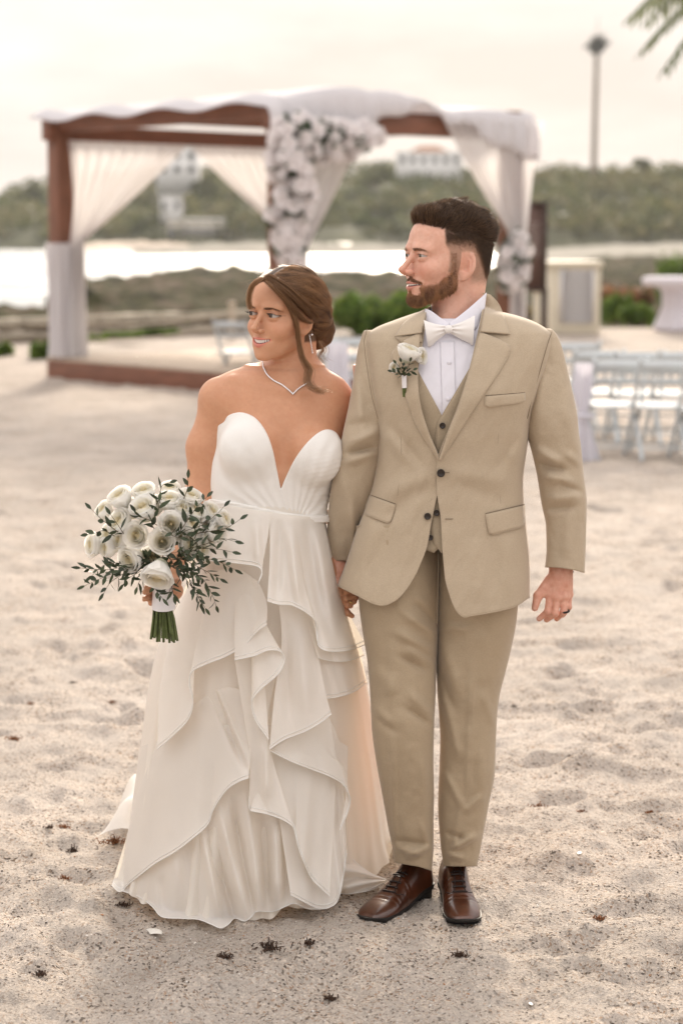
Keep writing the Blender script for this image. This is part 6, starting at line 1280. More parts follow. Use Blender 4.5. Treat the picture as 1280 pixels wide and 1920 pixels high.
def bride_body(p):
    d = np.full(len(p), 9.0); top = p[:, 2] > 1.34
    m = bride_trunk(p)
    SHL, ELL, WRL = P(410, 748, 5.02), P(374, 935, 5.0), P(315, 1085, 4.80)
    SHR, ELR, WRR = P(632, 768, 5.05), P(650, 920, 5.08), P(640, 1080, 5.02)
    m = smin(m, s_cap(p, P(515, 724, 5.03), SHL, 0.043, 0.042), 0.05); m = smin(m, s_cap(p, P(555, 725, 5.03), P(625, 760, 5.05), 0.044, 0.038), 0.05)
    m = smin(m, s_cap(p, SHL, P(384, 838, 5.02), 0.043, 0.0415), 0.02); m = smin(m, s_cap(p, P(384, 838, 5.02), ELL, 0.0415, 0.034), 0.03); m = smin(m, s_cap(p, ELL, WRL, 0.034, 0.023), 0.03)
    m = smin(m, s_cap(p, SHR, ELR, 0.042, 0.034), 0.02); m = smin(m, s_cap(p, ELR, WRR, 0.034, 0.022), 0.03)
    # trapezius, neck, collar bones
    m = smin(m, s_cap(p, P(556, 702, 5.045), P(445, 718, 5.05), 0.031, 0.018), 0.045); m = smin(m, s_cap(p, P(560, 706, 5.045), P(620, 735, 5.06), 0.032, 0.020), 0.045)
    nk = smin(s_cap(p, P(548, 722, 5.035), P(552, 640, 5.035), 0.056, 0.050), s_cap(p, P(552, 640, 5.035), P(560, 560, 5.03), 0.050, 0.056), 0.02)
    m = smin(m, nk, 0.045)
    m = smin(m, s_cap(p, P(535, 733, 4.957), P(435, 712, 4.992), 0.008, 0.005), 0.020); m = smin(m, s_cap(p, P(562, 736, 4.957), P(640, 742, 5.0), 0.011, 0.008), 0.010)
    m = smin(m, s_cap(p, P(548, 728, 4.972), P(575, 640, 5.02), 0.011, 0.014), 0.02)          # neck tendon
    m = smax(m, -s_cap(p, P(423, 785, 4.925), P(428, 752, 4.94), 0.003, 0.002), 0.016)
    if top.any(): 
        t = m[top]; t = smin(t, HB.fn(p[top]), 0.018); m = m.copy(); m[top] = t
    low = p[:, 2] < 0.98
    if low.any():
        q = p[low]; h = m[low]
        for hp, kn, an in ((P(450, 1100, 5.0), P(430, 1350, 4.97), P(425, 1620, 4.98)), (P(560, 1100, 5.0), P(560, 1350, 4.97), P(575, 1620, 4.95))):
            h = smin(h, s_cap(q, hp, kn, 0.085, 0.052), 0.05); h = smin(h, s_cap(q, kn, an, 0.05, 0.03), 0.03); h = smin(h, s_cap(q, an, (an[0], an[1] - 0.10, 0.03), 0.03, 0.024), 0.03)
        # right hand round the bouquet: fingers curl about the stems from behind, tips showing at the left
        W = WRL; K = [P(322, 1092, 4.775), P(324, 1103, 4.772), P(324, 1114, 4.775), P(322, 1124, 4.78)]; k0 = np.mean(K, 0)
        hh = s_cap(q, W, k0 + (0.004, 0.004, 0), 0.021, 0.023)
        for k in K: hh = smin(hh, s_cap(q, W + (k - k0) * 0.5, k, 0.013, 0.0105), 0.014)
        for i, (kk, a_, b_) in enumerate(((K[0], P(288, 1098, 4.765), P(275, 1102, 4.728)), (K[1], P(286, 1108, 4.765), P(272, 1110, 4.722)), (K[2], P(287, 1119, 4.77), P(270, 1123, 4.728)), (K[3], P(290, 1128, 4.775), P(283, 1131, 4.745)))):
            f = s_cap(q, kk, a_, 0.0095, 0.0088); f = smin(f, s_cap(q, a_, b_, 0.0088, 0.0068), 0.004); hh = smin(hh, f, 0.005)
        t = s_cap(q, P(326, 1088, 4.77), P(333, 1092, 4.74), 0.012, 0.0095); t = smin(t, s_cap(q, P(333, 1092, 4.74), P(330, 1110, 4.722), 0.0095, 0.0078), 0.004); hh = smin(hh, t, 0.01)
        h = smin(h, hh, 0.012)
        # left hand, laced over the groom's
        W = WRR; K = [P(634, 1092, 4.965), P(636, 1104, 4.96), P(639, 1118, 4.958), P(642, 1132, 4.965)]; k0 = np.mean(K, 0); hh = s_cap(q, W, k0, 0.020, 0.022)
        for k in K: hh = smin(hh, s_cap(q, W + (k - k0) * 0.4, k, 0.012, 0.010), 0.014)
        for kk, a_, b_ in ((K[0], P(648, 1108, 4.935), P(661, 1109, 4.945)), (K[1], P(648, 1122, 4.935), P(665, 1118, 4.945)), (K[2], P(652, 1135, 4.94), P(664, 1128, 4.945)), (K[3], P(651, 1149, 4.95), P(660, 1155, 4.955))):
            f = s_cap(q, kk, a_, 0.0088, 0.0078); f = smin(f, s_cap(q, a_, b_, 0.0078, 0.0062), 0.004); hh = smin(hh, f, 0.004)
        h = smin(h, hh, 0.010); m = m.copy(); m[low] = h
    return m
ZH = P(540, 700, 5.0)[2]
Vh, Fh = nets(bride_body, (-0.30, 4.82, 1.33), (0.02, 5.20, 1.66), 0.0018)
Vt, Ft = nets(bride_body, (-0.48, 4.84, 0.96), (0.12, 5.20, 1.50), 0.0030)
Vl, Fl = nets(bride_body, (-0.48, 4.66, 0.02), (0.15, 5.22, 1.02), 0.0060)
V1, F1 = nets(bride_body, (-0.48, 4.66, 0.70), (-0.34, 4.90, 0.98), 0.0020)
V2, F2 = nets(bride_body, (-0.06, 4.88, 0.72), (0.08, 5.10, 0.98), 0.0020)
i1 = lambda c: (c[:, 0] < -0.345) & (c[:, 1] < 4.89) & (c[:, 2] > 0.71) & (c[:, 2] < 0.972)
i2 = lambda c: (c[:, 0] > -0.052) & (c[:, 1] > 4.885) & (c[:, 1] < 5.095) & (c[:, 2] > 0.73) & (c[:, 2] < 0.972)
def inH(c): return (c[:, 2] > 1.362) & (c[:, 0] > -0.27) & (c[:, 0] < -0.005)
parts_b = [keep(Vh, Fh, lambda c: inH(c)), keep(Vt, Ft, lambda c: (c[:, 2] > 0.968) & ~((c[:, 2] > 1.368) & (c[:, 0] > -0.264) & (c[:, 0] < -0.011))), keep(Vl, Fl, lambda c: (c[:, 2] <= 0.976) & ~(i1(c) & (c[:, 0] < -0.352)) & ~(i2(c) & (c[:, 0] > -0.046))), keep(V1, F1, i1), keep(V2, F2, i2)]
V = np.vstack([a for a, _ in parts_b]); off = np.cumsum([0] + [len(a) for a, _ in parts_b]); Fm = np.vstack([f + o_ for (_, f), o_ in zip(parts_b, off)])
q = HB.loc(V); n = len(V); SKB = np.array((0.575, 0.295, 0.175)); col = np.tile(SKB, (n, 1)); hd = (q[:, 2] > -13) & (np.abs(q[:, 0]) < 9)
nz1 = fbm(V[:, 0] * 25, V[:, 1] * 25, V[:, 2] * 25, 3, 6); nz2 = fbm(V[:, 0] * 150, V[:, 1] * 150, V[:, 2] * 150, 3, 16); col *= (1 + 0.04 * nz1)[:, None]; col = col * (1 + nz2[:, None] * np.array((0.02, 0.05, 0.06))); fk = sstep(0.55, 0.75, vnoise(V[:, 0] * 190, V[:, 1] * 190, V[:, 2] * 190, 3)) * 0.045; col = col * (1 - fk[:, None])
ck = np.exp(-(((np.abs(q[:, 0]) - 4.6) / 1.9) ** 2 + ((q[:, 2] + 2.9) / 1.4) ** 2)) * (q[:, 1] < -2)
col = blend(col, np.clip(ck, 0, 1) * 0.45 * hd, (0.58, 0.22, 0.13))
fc = sstep(-1, -6, q[:, 1]) * hd; col = blend(col, fc * 0.40, (0.63, 0.34, 0.215))
es = np.exp(-(((np.abs(q[:, 0]) - 3.3) / 1.5) ** 2 + ((q[:, 2] - 0.75) / 0.42) ** 2)) * (q[:, 1] < -5); col = blend(col, np.clip(es, 0, 1) * 0.55 * hd, (0.30, 0.13, 0.075))
xx = np.abs(q[:, 0]) - 3.15; zz = q[:, 2] + 0.06 * xx; up_, lo_ = G_FEM['lid']; Ru = (1.5 ** 2 + up_ ** 2) / (2 * up_); Rl = (1.5 ** 2 + lo_ ** 2) / (2 * lo_)
opd = np.maximum(np.hypot(xx, zz + (Ru - up_)) - Ru, np.hypot(xx, zz - (Rl - lo_)) - Rl); ln = sstep(0.20, 0.05, opd) * (q[:, 1] < -6) * np.where(zz > 0, 1, 0.5) * (opd > -0.12)
wing_ = sstep(0.16, 0.03, np.abs(zz - 0.16 * (xx - 1.3) - 0.05)) * (xx > 1.2) * (xx < 2.0) * (q[:, 1] < -5); col = blend(col, np.clip(ln + 0.35 * wing_, 0, 1) * 0.85 * hd, (0.025, 0.012, 0.008))
col = blend(col, lipmask(q, G_FEM) * 0.85 * hd, (0.62, 0.20, 0.16)); col = blend(col, browmask(q, 0.17, 1.38, 0.30) * 0.75 * hd, (0.14, 0.062, 0.03))
def bhair_zone(q):
    x, y, z = q[:, 0], q[:, 1], q[:, 2]; ax = np.abs(x)
    line = 7.9 - 0.32 * np.clip(ax - 0.3, 0, 9) ** 1.25             # pulled apart from the centre parting
    a = sstep(-0.3, 0.3, z - line); b = sstep(-0.4, 0.4, y + 2.0 - 0.10 * np.clip(z, -2, 5)) * sstep(-0.4, 0.4, z - np.where(y < 2.0, 2.0, -6.5))
    return np.clip(np.maximum(a, b), 0, 1)
hz = bhair_zone(q) * hd; col = blend(col, hz * 0.9, (0.06, 0.030, 0.015))
M_skinb = mat('bride_skin', (0.6, 0.35, 0.25), 0.46, attr='col', sub=0.12, sscale=0.008, spec=0.32, bump=[(200, 0.3, 0.0008), (800, 0.3, 0.0004)])
bbody = mk('body', V, Fm, M_skinb, bride, attrs={'col': col}); G_F = G_FEM
face_details(HB, bride, (-0.22, -1, 0.02), (0.045, 0.022, 0.012), 0.75)
Vs, Fs = parts_b[0]; rs = np.random.RandomState(5)
M_bhair = hair_mat('bride_hair', (0.075, 0.034, 0.016), (0.40, 0.22, 0.105), 0.32, 0.28)
brows(HB, Vs, Fs, 0.17, 1.38, 0.30, 260, M_bhair, bride, 0.55)
# ---- hair mass: swept back from a centre parting, full over the crown, into a low bun
bun = np.array((2.2, 10.4, -4.4))
def hair_sdf(p):
    q = HB.loc(p); d = s_ell(q, (0.0, 2.3, 3.35), (7.75, 9.0, 8.35)); d = smin(d, s_ell(q, (0, -2.5, 3.9), (6.65, 6.2, 6.1)), 1.5); d = smin(d, s_ell(q, (0.3, 6.1, 1.2), (7.2, 7.2, 6.8)), 2.5)
    d = smin(d, s_ell(q, bun, (4.6, 3.9, 4.3)), 1.6); d = smin(d, s_ell(q, bun + (2.4, -2.2, 2.0), (2.6, 2.8, 2.8)), 1.5)
    ax = np.abs(q[:, 0]); line = 7.9 - 0.34 * np.clip(ax - 0.2, 0, 9) ** 1.35
    cut = np.minimum(line - q[:, 2], -(q[:, 1] + 3.4 - 0.12 * np.clip(q[:, 2] - 1, -3, 6)))
    d = smax(d, cut, 0.5); low_ = np.where(q[:, 1] < 3.6, 0.7 - 0.25 * (q[:, 1] - 1) - q[:, 2], -9); d = smax(d, low_, 0.8)
    # rolled locks: ridges running back from the parting
    ang = np.arctan2(q[:, 2] - 1.0, np.abs(q[:, 0]) + 0.6); rr_ = 0.11 * np.sin(ang * 15 + q[:, 1] * 0.30 + 1.3 * np.sin(q[:, 1] * 0.5)) * sstep(-6, -2, q[:, 1])
    part = 0.28 * np.exp(-(q[:, 0] / 0.35) ** 2) * (q[:, 2] > 5) * sstep(3, -1, q[:, 1])
    r_ = q - bun; sw = 0.16 * np.sin(np.arctan2(r_[:, 2], r_[:, 0]) * 2 + np.linalg.norm(r_, axis=1) * 2.6 + r_[:, 1] * 0.8) * sstep(5.6, 3.5, np.linalg.norm(r_, axis=1))
    return (d - rr_ + part - sw) * HB.sc * 0.85
Vm, Fmh = nets(hair_sdf, (-0.32, 4.86, 1.36), (0.06, 5.24, 1.66), 0.0026)
M_bmass = mat('bride_hair_mass', (0.070, 0.033, 0.016), 0.42, spec=0.45, noise=(60, 0.5, 1.5), stretch=(1, 1, 1), bump=[(90, 0.6, 0.002)])
mk('hair', Vm, Fmh, M_bmass, bride)
bvh = BVHTree.FromPolygons([tuple(v_) for v_ in Vm], [tuple(int(i) for i in f) for f in Fmh])
pt, nm = roots(Vm, Fmh, lambda c: (HB.loc(c)[:, 1] < 9.5) * (0.4 + (HB.loc(c)[:, 0] > -4)), 15000, rs); cv = []; tn = []
for p0, n0 in zip(pt, nm):
    p = Vector(p0); c = []; L_ = rs.uniform(0.035, 0.075); ns = 7; r_off = rs.uniform(0.0002, 0.0022) * (1 if rs.rand() > 0.05 else 2.5); bl0 = HB.loc(np.array([p0]))[0]; s0 = 1.0 if bl0[0] > 0 else -1.0
    if abs(bl0[0]) < 0.7 and bl0[2] > 6 and bl0[1] < 2: continue
    for k in range(ns):
        hit = bvh.find_nearest(p); s_, n_ = np.array(hit[0]), np.array(hit[1]); c.append(s_ + n_ * r_off)
        l = HB.loc(s_[None])[0]; nl_ = n_ @ HB.R; rb = l - bun; dist = np.linalg.norm(rb)
        if dist < 5.4:      # coil in the bun
            t_ = np.cross(np.array((0.25, -0.9, 0.35)), rb); t_ = t_ / (np.linalg.norm(t_) + 1e-9) + 0.25 * vnoise(l[0], l[1], l[2], 3) * rb / dist
        else:
            tgt = bun + np.array((s0 * 2.5 * (abs(l[0]) > 2), -1.5, 2.5)) - l; t_ = tgt / np.linalg.norm(tgt); t_ = t_ + np.array((s0 * 0.75 * sstep(5.5, 1.0, abs(l[0])) * (l[2] > 3), 0.35, 0.12 * (l[2] > 0)))
            t_ = t_ + 0.22 * np.array((0, 0, vnoise(l[0] * 0.5, l[1] * 0.3, l[2] * 0.5, 6)))
        t_ = t_ - nl_ * (t_ @ nl_); t_ = t_ / (np.linalg.norm(t_) + 1e-9); p = Vector(s_ + (t_ @ HB.R.T) * L_ / ns)
    cv.append(np.array(c)); tn.append(np.clip(0.25 + 0.55 * vnoise(bl0[0] * 1.4, bl0[1] * 0.4, bl0[2] * 1.4, 12) + 0.35 * rs.rand(), 0, 1))
strands('hair', cv, 0.00033, M_bhair, bride, tn)
def lock(path, n, spread0, spread1, tint=(0.3, 0.9), wave=0.003, r=0.00040, seed=1):
    rs = np.random.RandomState(seed); c = catmull([P(*k) for k in path], 22); out = []; t = np.linspace(0, 1, 22)[:, None]
    for k in range(n):
        o_ = rs.randn(3) * np.array((1, 0.8, 0.4)); ph = rs.uniform(0, 6.28); out.append(c + o_ * (spread0 + (spread1 - spread0) * t ** 1.5) + np.stack([np.sin(t[:, 0] * 7 + ph), np.cos(t[:, 0] * 7 + ph), 0 * t[:, 0]], -1) * wave * t * rs.rand())
    strands('hair_lock', out, r, M_bhair, bride, rs.uniform(*tint, n))
# face-framing strands: near side, far side, and the long curled lock on the neck
lock([(496, 524, 4.905), (505, 533, 4.885), (525, 553, 4.895), (545, 580, 4.915), (557, 610, 4.925), (560, 640, 4.935), (566, 670, 4.94), (577, 695, 4.94), (575, 712, 4.925), (585, 728, 4.91), (605, 738, 4.91)], 75, 0.0018, 0.006, seed=2)
lock([(499, 522, 4.905), (515, 540, 4.888), (538, 568, 4.905), (553, 600, 4.925), (558, 635, 4.935)], 120, 0.0024, 0.0028, (0.2, 0.7), seed=3)
lock([(560, 640, 4.935), (569, 672, 4.94), (582, 694, 4.938), (578, 715, 4.922), (592, 730, 4.905), (615, 732, 4.90)], 60, 0.002, 0.011, (0.5, 1.0), seed=4)
lock([(500, 520, 4.905), (528, 540, 4.90), (556, 566, 4.92), (576, 588, 4.95), (590, 604, 4.985)], 260, 0.0045, 0.0055, (0.1, 0.7), seed=11)
lock([(505, 517, 4.905), (540, 540, 4.91), (572, 570, 4.94), (592, 594, 4.98)], 260, 0.004, 0.006, (0.1, 0.8), seed=12)
lock([(497, 523, 4.90), (520, 545, 4.892), (545, 572, 4.91), (566, 597, 4.93), (582, 606, 4.955)], 220, 0.0035, 0.004, (0.15, 0.8), seed=13)
lock([(493, 521, 4.91), (481, 526, 4.885), (471, 541, 4.885), (467, 560, 4.895), (469, 580, 4.91)], 130, 0.0025, 0.0035, (0.45, 1.0), seed=5)
lock([(494, 520, 4.91), (486, 524, 4.89), (475, 534, 4.885), (469, 550, 4.89)], 110, 0.0035, 0.003, (0.5, 1.0), seed=8)
lock([(600, 640, 4.97), (606, 655, 4.965), (600, 668, 4.965), (608, 678, 4.96)], 40, 0.004, 0.010, (0.3, 0.9), seed=6)
fw = []
for k in rs.choice(len(pt), 420):
    d_ = nm[k] * 0.8 + rs.randn(3) * 0.6; d_ /= np.linalg.norm(d_); l_ = rs.uniform(0.008, 0.028); b_ = rs.randn(3) * 0.5; fw.append(np.array([pt[k] + d_ * l_ * t_ + b_ * l_ * t_ * t_ for t_ in (0, .33, .66, 1)]))
strands('hair', fw, 0.00016, M_bhair, bride, 0.5 + 0.5 * rs.rand(len(fw)))
# ================================================================ gown
def gown_mat(name, base, trans, alpha, tcol=None):
    return mat(name, base, 0.9, spec=0.08, trans=trans, alpha=alpha, noise=(500, 0.97, 1.03), bump=[(7, 0.18, 0.02), (900, 0.12, 0.0004)], **({'tcol': tcol} if tcol else {}))
M_bod = gown_mat('ivory_chiffon', (0.87, 0.845, 0.81), 0.08, 1.0); M_under = gown_mat('ivory_lining', (0.86, 0.83, 0.77), 0.30, 1.0, (0.92, 0.81, 0.68)); M_org = gown_mat('organza', (0.88, 0.855, 0.82), 0.34, 0.86, (0.92, 0.82, 0.68)); M_hem = gown_mat('organza_hem', (0.89, 0.87, 0.84), 0.25, 1.0)
def poly_sd(px, py, poly):
    """signed distance in pixels to a polygon (negative inside)"""
    poly = np.asarray(poly, float); n = len(poly); d = np.full(px.shape, 1e9); ins = np.zeros(px.shape, bool)
    for i in range(n):
        a, b = poly[i], poly[(i + 1) % n]; e = b - a; wx, wy = px - a[0], py - a[1]; t = np.clip((wx * e[0] + wy * e[1]) / (e @ e), 0, 1)
        d = np.minimum(d, (wx - e[0] * t) ** 2 + (wy - e[1] * t) ** 2); c = (a[1] <= py) != (b[1] <= py)
        with np.errstate(divide='ignore', invalid='ignore'): ins ^= c & (px < e[0] * (py - a[1]) / (e[1] if e[1] else 1e-9) + a[0])
    return np.sqrt(d) * np.where(ins, -1, 1)
def to_px(p):
    y, z = p[:, 1], p[:, 2] - CAMZ; dep = y * math.cos(PITCH) - z * math.sin(PITCH); v = (y * math.sin(PITCH) + z * math.cos(PITCH)) / dep
    return 640 + p[:, 0] / dep * F, 960 - v * F
NECK = np.vstack([catmull([(400, 800), (419, 792), (428, 779), (452, 773), (478, 783), (498, 808), (511, 842), (519, 880), (526, 916)], 40), catmull([(527, 916), (536, 894), (552, 862), (572, 834), (594, 813), (613, 805), (630, 811), (643, 830), (670, 850)], 40)])
BELT_T = [(380, 932), (398, 936), (450, 944), (520, 958), (570, 965), (606, 966), (640, 962)]; BELT_B = [(x, y + 14) for x, y in BELT_T]
bod_poly = np.vstack([NECK, catmull(BELT_T, 30)[::-1] + np.array((0, 9))]); belt_poly = np.vstack([catmull(BELT_T, 30), catmull(BELT_B, 30)[::-1]])
def bodice_sdf(p):
    px, py = to_px(p); d = bride_trunk(p); phi = np.arctan2(py - 1000, px - 548)
    pl = np.sin(phi * 34 + 1.5 * np.sin(phi * 5) + 0.6 * fbm(px / 40, py / 40, octv=2, seed=4)) * 0.0009 * sstep(780, 850, py) * sstep(402, 455, px) + 0.0008 * fbm(px / 25, py / 25, octv=2, seed=9) * sstep(785, 860, py) * sstep(402, 455, px)
    pl = pl + 0.00035 * np.sin((px * 0.25 + py * 0.97) * 0.75 + 0.8 * np.sin(px * 0.1)) * sstep(540, 600, px) * sstep(830, 880, py)
    cl = poly_sd(px, py, bod_poly) / 760; front = p[:, 1] < 5.03
    cl = np.where(front, cl, np.maximum((820 - py) / 760, (py - 960) / 760))
    return smax(d - 0.0075 - pl, cl, 0.004)
Vg, Fg = nets(bodice_sdf, (-0.36, 4.84, 0.97), (0.06, 5.16, 1.32), 0.0023); mk('bodice', Vg, Fg, M_bod, bride)
def belt_sdf(p):
    px, py = to_px(p); cl = poly_sd(px, py, belt_poly) / 760; cl = np.where(p[:, 1] < 5.03, cl, np.maximum((955 - py) / 760, (py - 982) / 760))
    return smax(bride_trunk(p) - 0.013 - 0.0006 * np.sin(py * 0.9), cl, 0.004)
Vg, Fg = nets(belt_sdf, (-0.36, 4.84, 0.96), (0.06, 5.16, 1.08), 0.0023); mk('belt', Vg, Fg, M_bod, bride)
# ---- skirt body: rows py, left, right, centre Y, front radius, extra depth of the train
SK_ = np.array([(940, 399, 606, 5.00, .098, 0.0), (975, 393, 610, 5.00, .108, .005), (1010, 384, 617, 5.00, .125, .01), (1050, 372, 626, 5.005, .145, .02), (1100, 352, 636, 5.015, .170, .04), (1160, 320, 652, 5.03, .195, .07), (1213, 296, 668, 5.04, .215, .10), (1294, 278, 688, 5.06, .245, .16), (1384, 266, 704, 5.08, .272, .25), (1460, 255, 716, 5.095, .295, .36), (1540, 244, 726, 5.11, .318, .52), (1600, 236, 732, 5.12, .335, .68), (1652, 232, 734, 5.125, .338, .85), (1668, 230, 735, 5.13, .342, .95)])
_a = Pa(SK_[:, 1], SK_[:, 0], SK_[:, 3]); _b = Pa(SK_[:, 2], SK_[:, 0], SK_[:, 3]); SZ = _a[:, 2][::-1]; SX0 = _a[:, 0][::-1]; SX1 = _b[:, 0][::-1]; SCY = SK_[::-1, 3]; SRY = SK_[::-1, 4]; STR = SK_[::-1, 5]
def sk(z): return interp(SZ, (SX0 + SX1) / 2, z), interp(SZ, (SX1 - SX0) / 2, z), interp(SZ, SCY, z), interp(SZ, SRY, z), interp(SZ, STR, z)
def waves(th, t):
    """pleats of the underskirt: th angle (front = -pi/2), t 0 waist .. 1 hem"""
    a = np.clip(t, 0, 1)
    return a ** 1.3 * (0.030 * np.sin(th * 9 + 0.8 * np.sin(t * 3)) + 0.022 * np.sin(th * 17 + 1.7 + t) + 0.014 * np.sin(th * 31 + 2 * t)) + a ** 3 * 0.02 * np.sin(th * 43)
U, V_ = 420, 170; th = np.linspace(0, 2 * np.pi, U, endpoint=False)[:, None]; t = np.linspace(0, 1, V_)[None]; z0_, z1_ = SZ[-1], 0.012; z = z0_ + (z1_ - z0_) * t + 0 * th
cx, rx, cy, ry, tr = sk(np.maximum(z, SZ[0])); c_, s_ = np.cos(th), np.sin(th); W_ = waves(th, t); fr = np.clip(-s_, 0, 1); bk_ = np.clip(s_, 0, 1)
X = cx + rx * c_ * (1 + 0.6 * W_ * (1 - np.abs(c_) ** 6)) * (1 + 0.20 * bk_ * t ** 2); Y = cy + (ry + tr * bk_ ** 1.2) * s_ * (1 + W_ * 1.4)
kick = 0.015 * np.clip((t - 0.9) / 0.1, 0, 1) ** 2; X = X + kick * c_ * (0.5 + np.sin(th * 12) * 0.5); Y = Y + kick * s_ * (0.4 + 0.6 * np.sin(th * 12 + 1))
_pb = 0.24 * np.clip(c_, 0, 1) ** 1.5 * t ** 3; Y = Y + _pb; X = X * (1 + _pb / 5.1)
Z = z + 0.012 * np.sin(th * 14 + 1) * np.clip((t - 0.85) / 0.15, 0, 1)
Z = np.maximum(Z, 0.006); und = mk('underskirt', np.stack([X, Y, Z], -1).reshape(-1, 3), grid_faces(U, V_, True)[:, ::-1], M_under, bride)
# puddled train edge behind her, on the sand
U2, V2 = 200, 26; th2 = np.linspace(0.1, np.pi - 0.42, U2)[:, None]; v2 = np.linspace(0, 1, V2)[None]
cx, rx, cy, ry, tr = [float(k) for k in sk(np.array(SZ[0]))]; R1 = 1.0 + 0.16 * v2; bk2 = np.clip(np.sin(th2), 0, 1)
X = cx + rx * np.cos(th2) * (1 + 0.32 * bk2) * (R1 + 0.10 * v2) + 0.02 * np.sin(th2 * 15); Y = cy + (ry + tr * bk2 ** 1.2) * np.sin(th2) * R1 + 0.02 * np.cos(th2 * 11); Z = 0.015 + 0.075 * np.sin(np.pi * v2 ** 0.8) * (0.6 + 0.5 * np.sin(th2 * 13) + 0.3 * np.sin(th2 * 29)) ** 1 + 0.035 * (1 - v2)
mk('train', np.stack([X, Y, np.maximum(Z, 0.008)], -1).reshape(-1, 3), grid_faces(U2, V2), M_org, bride)
def skirt_y(px, py):
    """Y of the front of the (unpleated) skirt seen at a pixel"""
    Y = np.full(np.broadcast(px, py).shape, 4.85)
    for k in range(14):
        q = Pa(px, py, Y); cx, rx, cy, ry, tr = sk(np.clip(q[..., 2], SZ[0], SZ[-1])); u = np.clip(np.abs(q[..., 0] - cx) / rx, 0, 1); Y = 0.4 * Y + 0.6 * (cy - ry * np.sqrt(np.clip(1 - u * u, 0, 1)))
    return Y
def gnd_y(py): v_ = (960 - py) / F; return (math.cos(PITCH) + v_ * math.sin(PITCH)) * (0.012 - CAMZ) / (-math.sin(PITCH) + v_ * math.cos(PITCH)) * 1.0
def ruffle(name, top, hem, off0, off1, amp=0.012, nw=5, ph=0.0, left=None, right=None, U=120, V_=70, m=None, hem2=7.0, pw=1.0, curl=0.0, folds=(), bias=0.0):
    """tier of organza between a top line and a hem line (picture polylines), standing off the skirt"""
    left = left or [top[0], hem[0]]; right = right or [top[-1], hem[-1]]
    Q = coons(top, hem, left, right, U, V_); px, py = Q[..., 0], Q[..., 1]; u = np.linspace(0, 1, U)[:, None]; v = np.linspace(0, 1, V_)[None]
    off = off0 + (off1 - off0) * v ** pw + amp * v ** 1.5 * (np.sin(u * nw * 2 * np.pi + ph) + 0.35 * np.sin(u * nw * 4.7 * np.pi + ph * 2)) + curl * v ** 8 + 1.8 * ridge(px, py, folds) + 0.0025 * fbm(px / 55, py / 110, octv=3, seed=int(ph * 10) + 3)
    Y = skirt_y(px, py) - off; Y = np.minimum(Y, gnd_y(py) - 0.004 * np.clip(v, 0, 1)); pts = Pa(px, py, Y); mk(name, pts.reshape(-1, 3), grid_faces(U, V_), m or M_org, bride)
    h = MB(); h.tube(pts[:, -1], 0.0013, 6)
    if hem2:
        L_ = np.linalg.norm(Q[:, -1] - Q[:, 0], axis=1) + 1; j = np.clip((V_ - 1) * (1 - hem2 / L_), 0, V_ - 1); i0 = np.floor(j).astype(int); i1_ = np.minimum(i0 + 1, V_ - 1); f_ = (j - i0)[:, None]; ii = np.arange(U)
        h.tube(pts[ii, i0] * (1 - f_) + pts[ii, i1_] * f_ + np.array((0, -0.0012, 0)), 0.0010, 5)
    h.build('ruffle_hem', M_hem, bride)
# lowest tiers first
ruffle('outer_skirt', [(262, 1400), (330, 1380), (420, 1360), (520, 1360), (600, 1370), (652, 1400)], [(228, 1670), (262, 1682), (286, 1700), (304, 1719), (340, 1722), (372, 1724), (396, 1733), (414, 1740), (428, 1733), (440, 1722), (459, 1727), (472, 1718), (482, 1709), (512, 1709), (534, 1700), (552, 1694), (575, 1703), (606, 1704), (626, 1694), (638, 1668), (648, 1622)], 0.004, 0.020, 0.010, 6, 0.7, U=260, V_=110, hem2=0, pw=1.5,
    folds=[(378, 1560, 416, 1735, 8, 0.0088), (392, 1560, 440, 1722, 7, -0.0077), (412, 1520, 462, 1722, 9, 0.0099), (436, 1500, 474, 1712, 7, -0.0088), (462, 1500, 490, 1700, 9, 0.0077), (492, 1530, 498, 1700, 9, -0.0077), (515, 1540, 520, 1695, 10, 0.0088), (538, 1560, 536, 1690, 7, -0.0077), (330, 1600, 345, 1715, 14, 0.0055), (300, 1640, 310, 1710, 9, -0.0044), (655, 1450, 665, 1660, 12, 0.0055), (640, 1480, 645, 1660, 8, -0.0055)])
ruffle('ruffle', [(500, 1380), (560, 1370), (612, 1345), (640, 1400)], [(545, 1678), (568, 1690), (593, 1702), (618, 1701), (636, 1680), (650, 1600)], 0.006, 0.030, 0.010, 2, 1.0, curl=0.01)
ruffle('ruffle', [(500, 1400), (530, 1415), (575, 1400), (632, 1420)], [(470, 1520), (503, 1527), (532, 1538), (550, 1552), (560, 1590), (580, 1640), (600, 1664), (618, 1680)], 0.012, 0.040, 0.010, 2, 0.4, curl=0.008)
ruffle('ruffle', [(300, 1380), (350, 1330), (420, 1290), (470, 1300)], [(210, 1660), (226, 1672), (245, 1655), (290, 1620), (330, 1596), (366, 1568), (390, 1545), (400, 1518), (423, 1483), (447, 1466), (466, 1459)], 0.006, 0.032, 0.010, 2, 2.0, left=[(300, 1380), (262, 1480), (240, 1560), (210, 1660)], right=[(470, 1300), (472, 1380), (466, 1459)], curl=0.012, folds=[(385, 1260, 460, 1440, 7, -.008), (395, 1270, 470, 1440, 7, .006)])
ruffle('ruffle', [(440, 1240), (480, 1235), (520, 1262)], [(467, 1500), (470, 1519), (500, 1526), (530, 1537), (550, 1550)], 0.020, 0.046, 0.006, 1, 3.0, left=[(440, 1240), (455, 1330), (468, 1420), (467, 1500)], right=[(520, 1262), (503, 1340), (508, 1410), (550, 1550)], curl=0.006, folds=[(500, 1390, 500, 1500, 9, .006)])
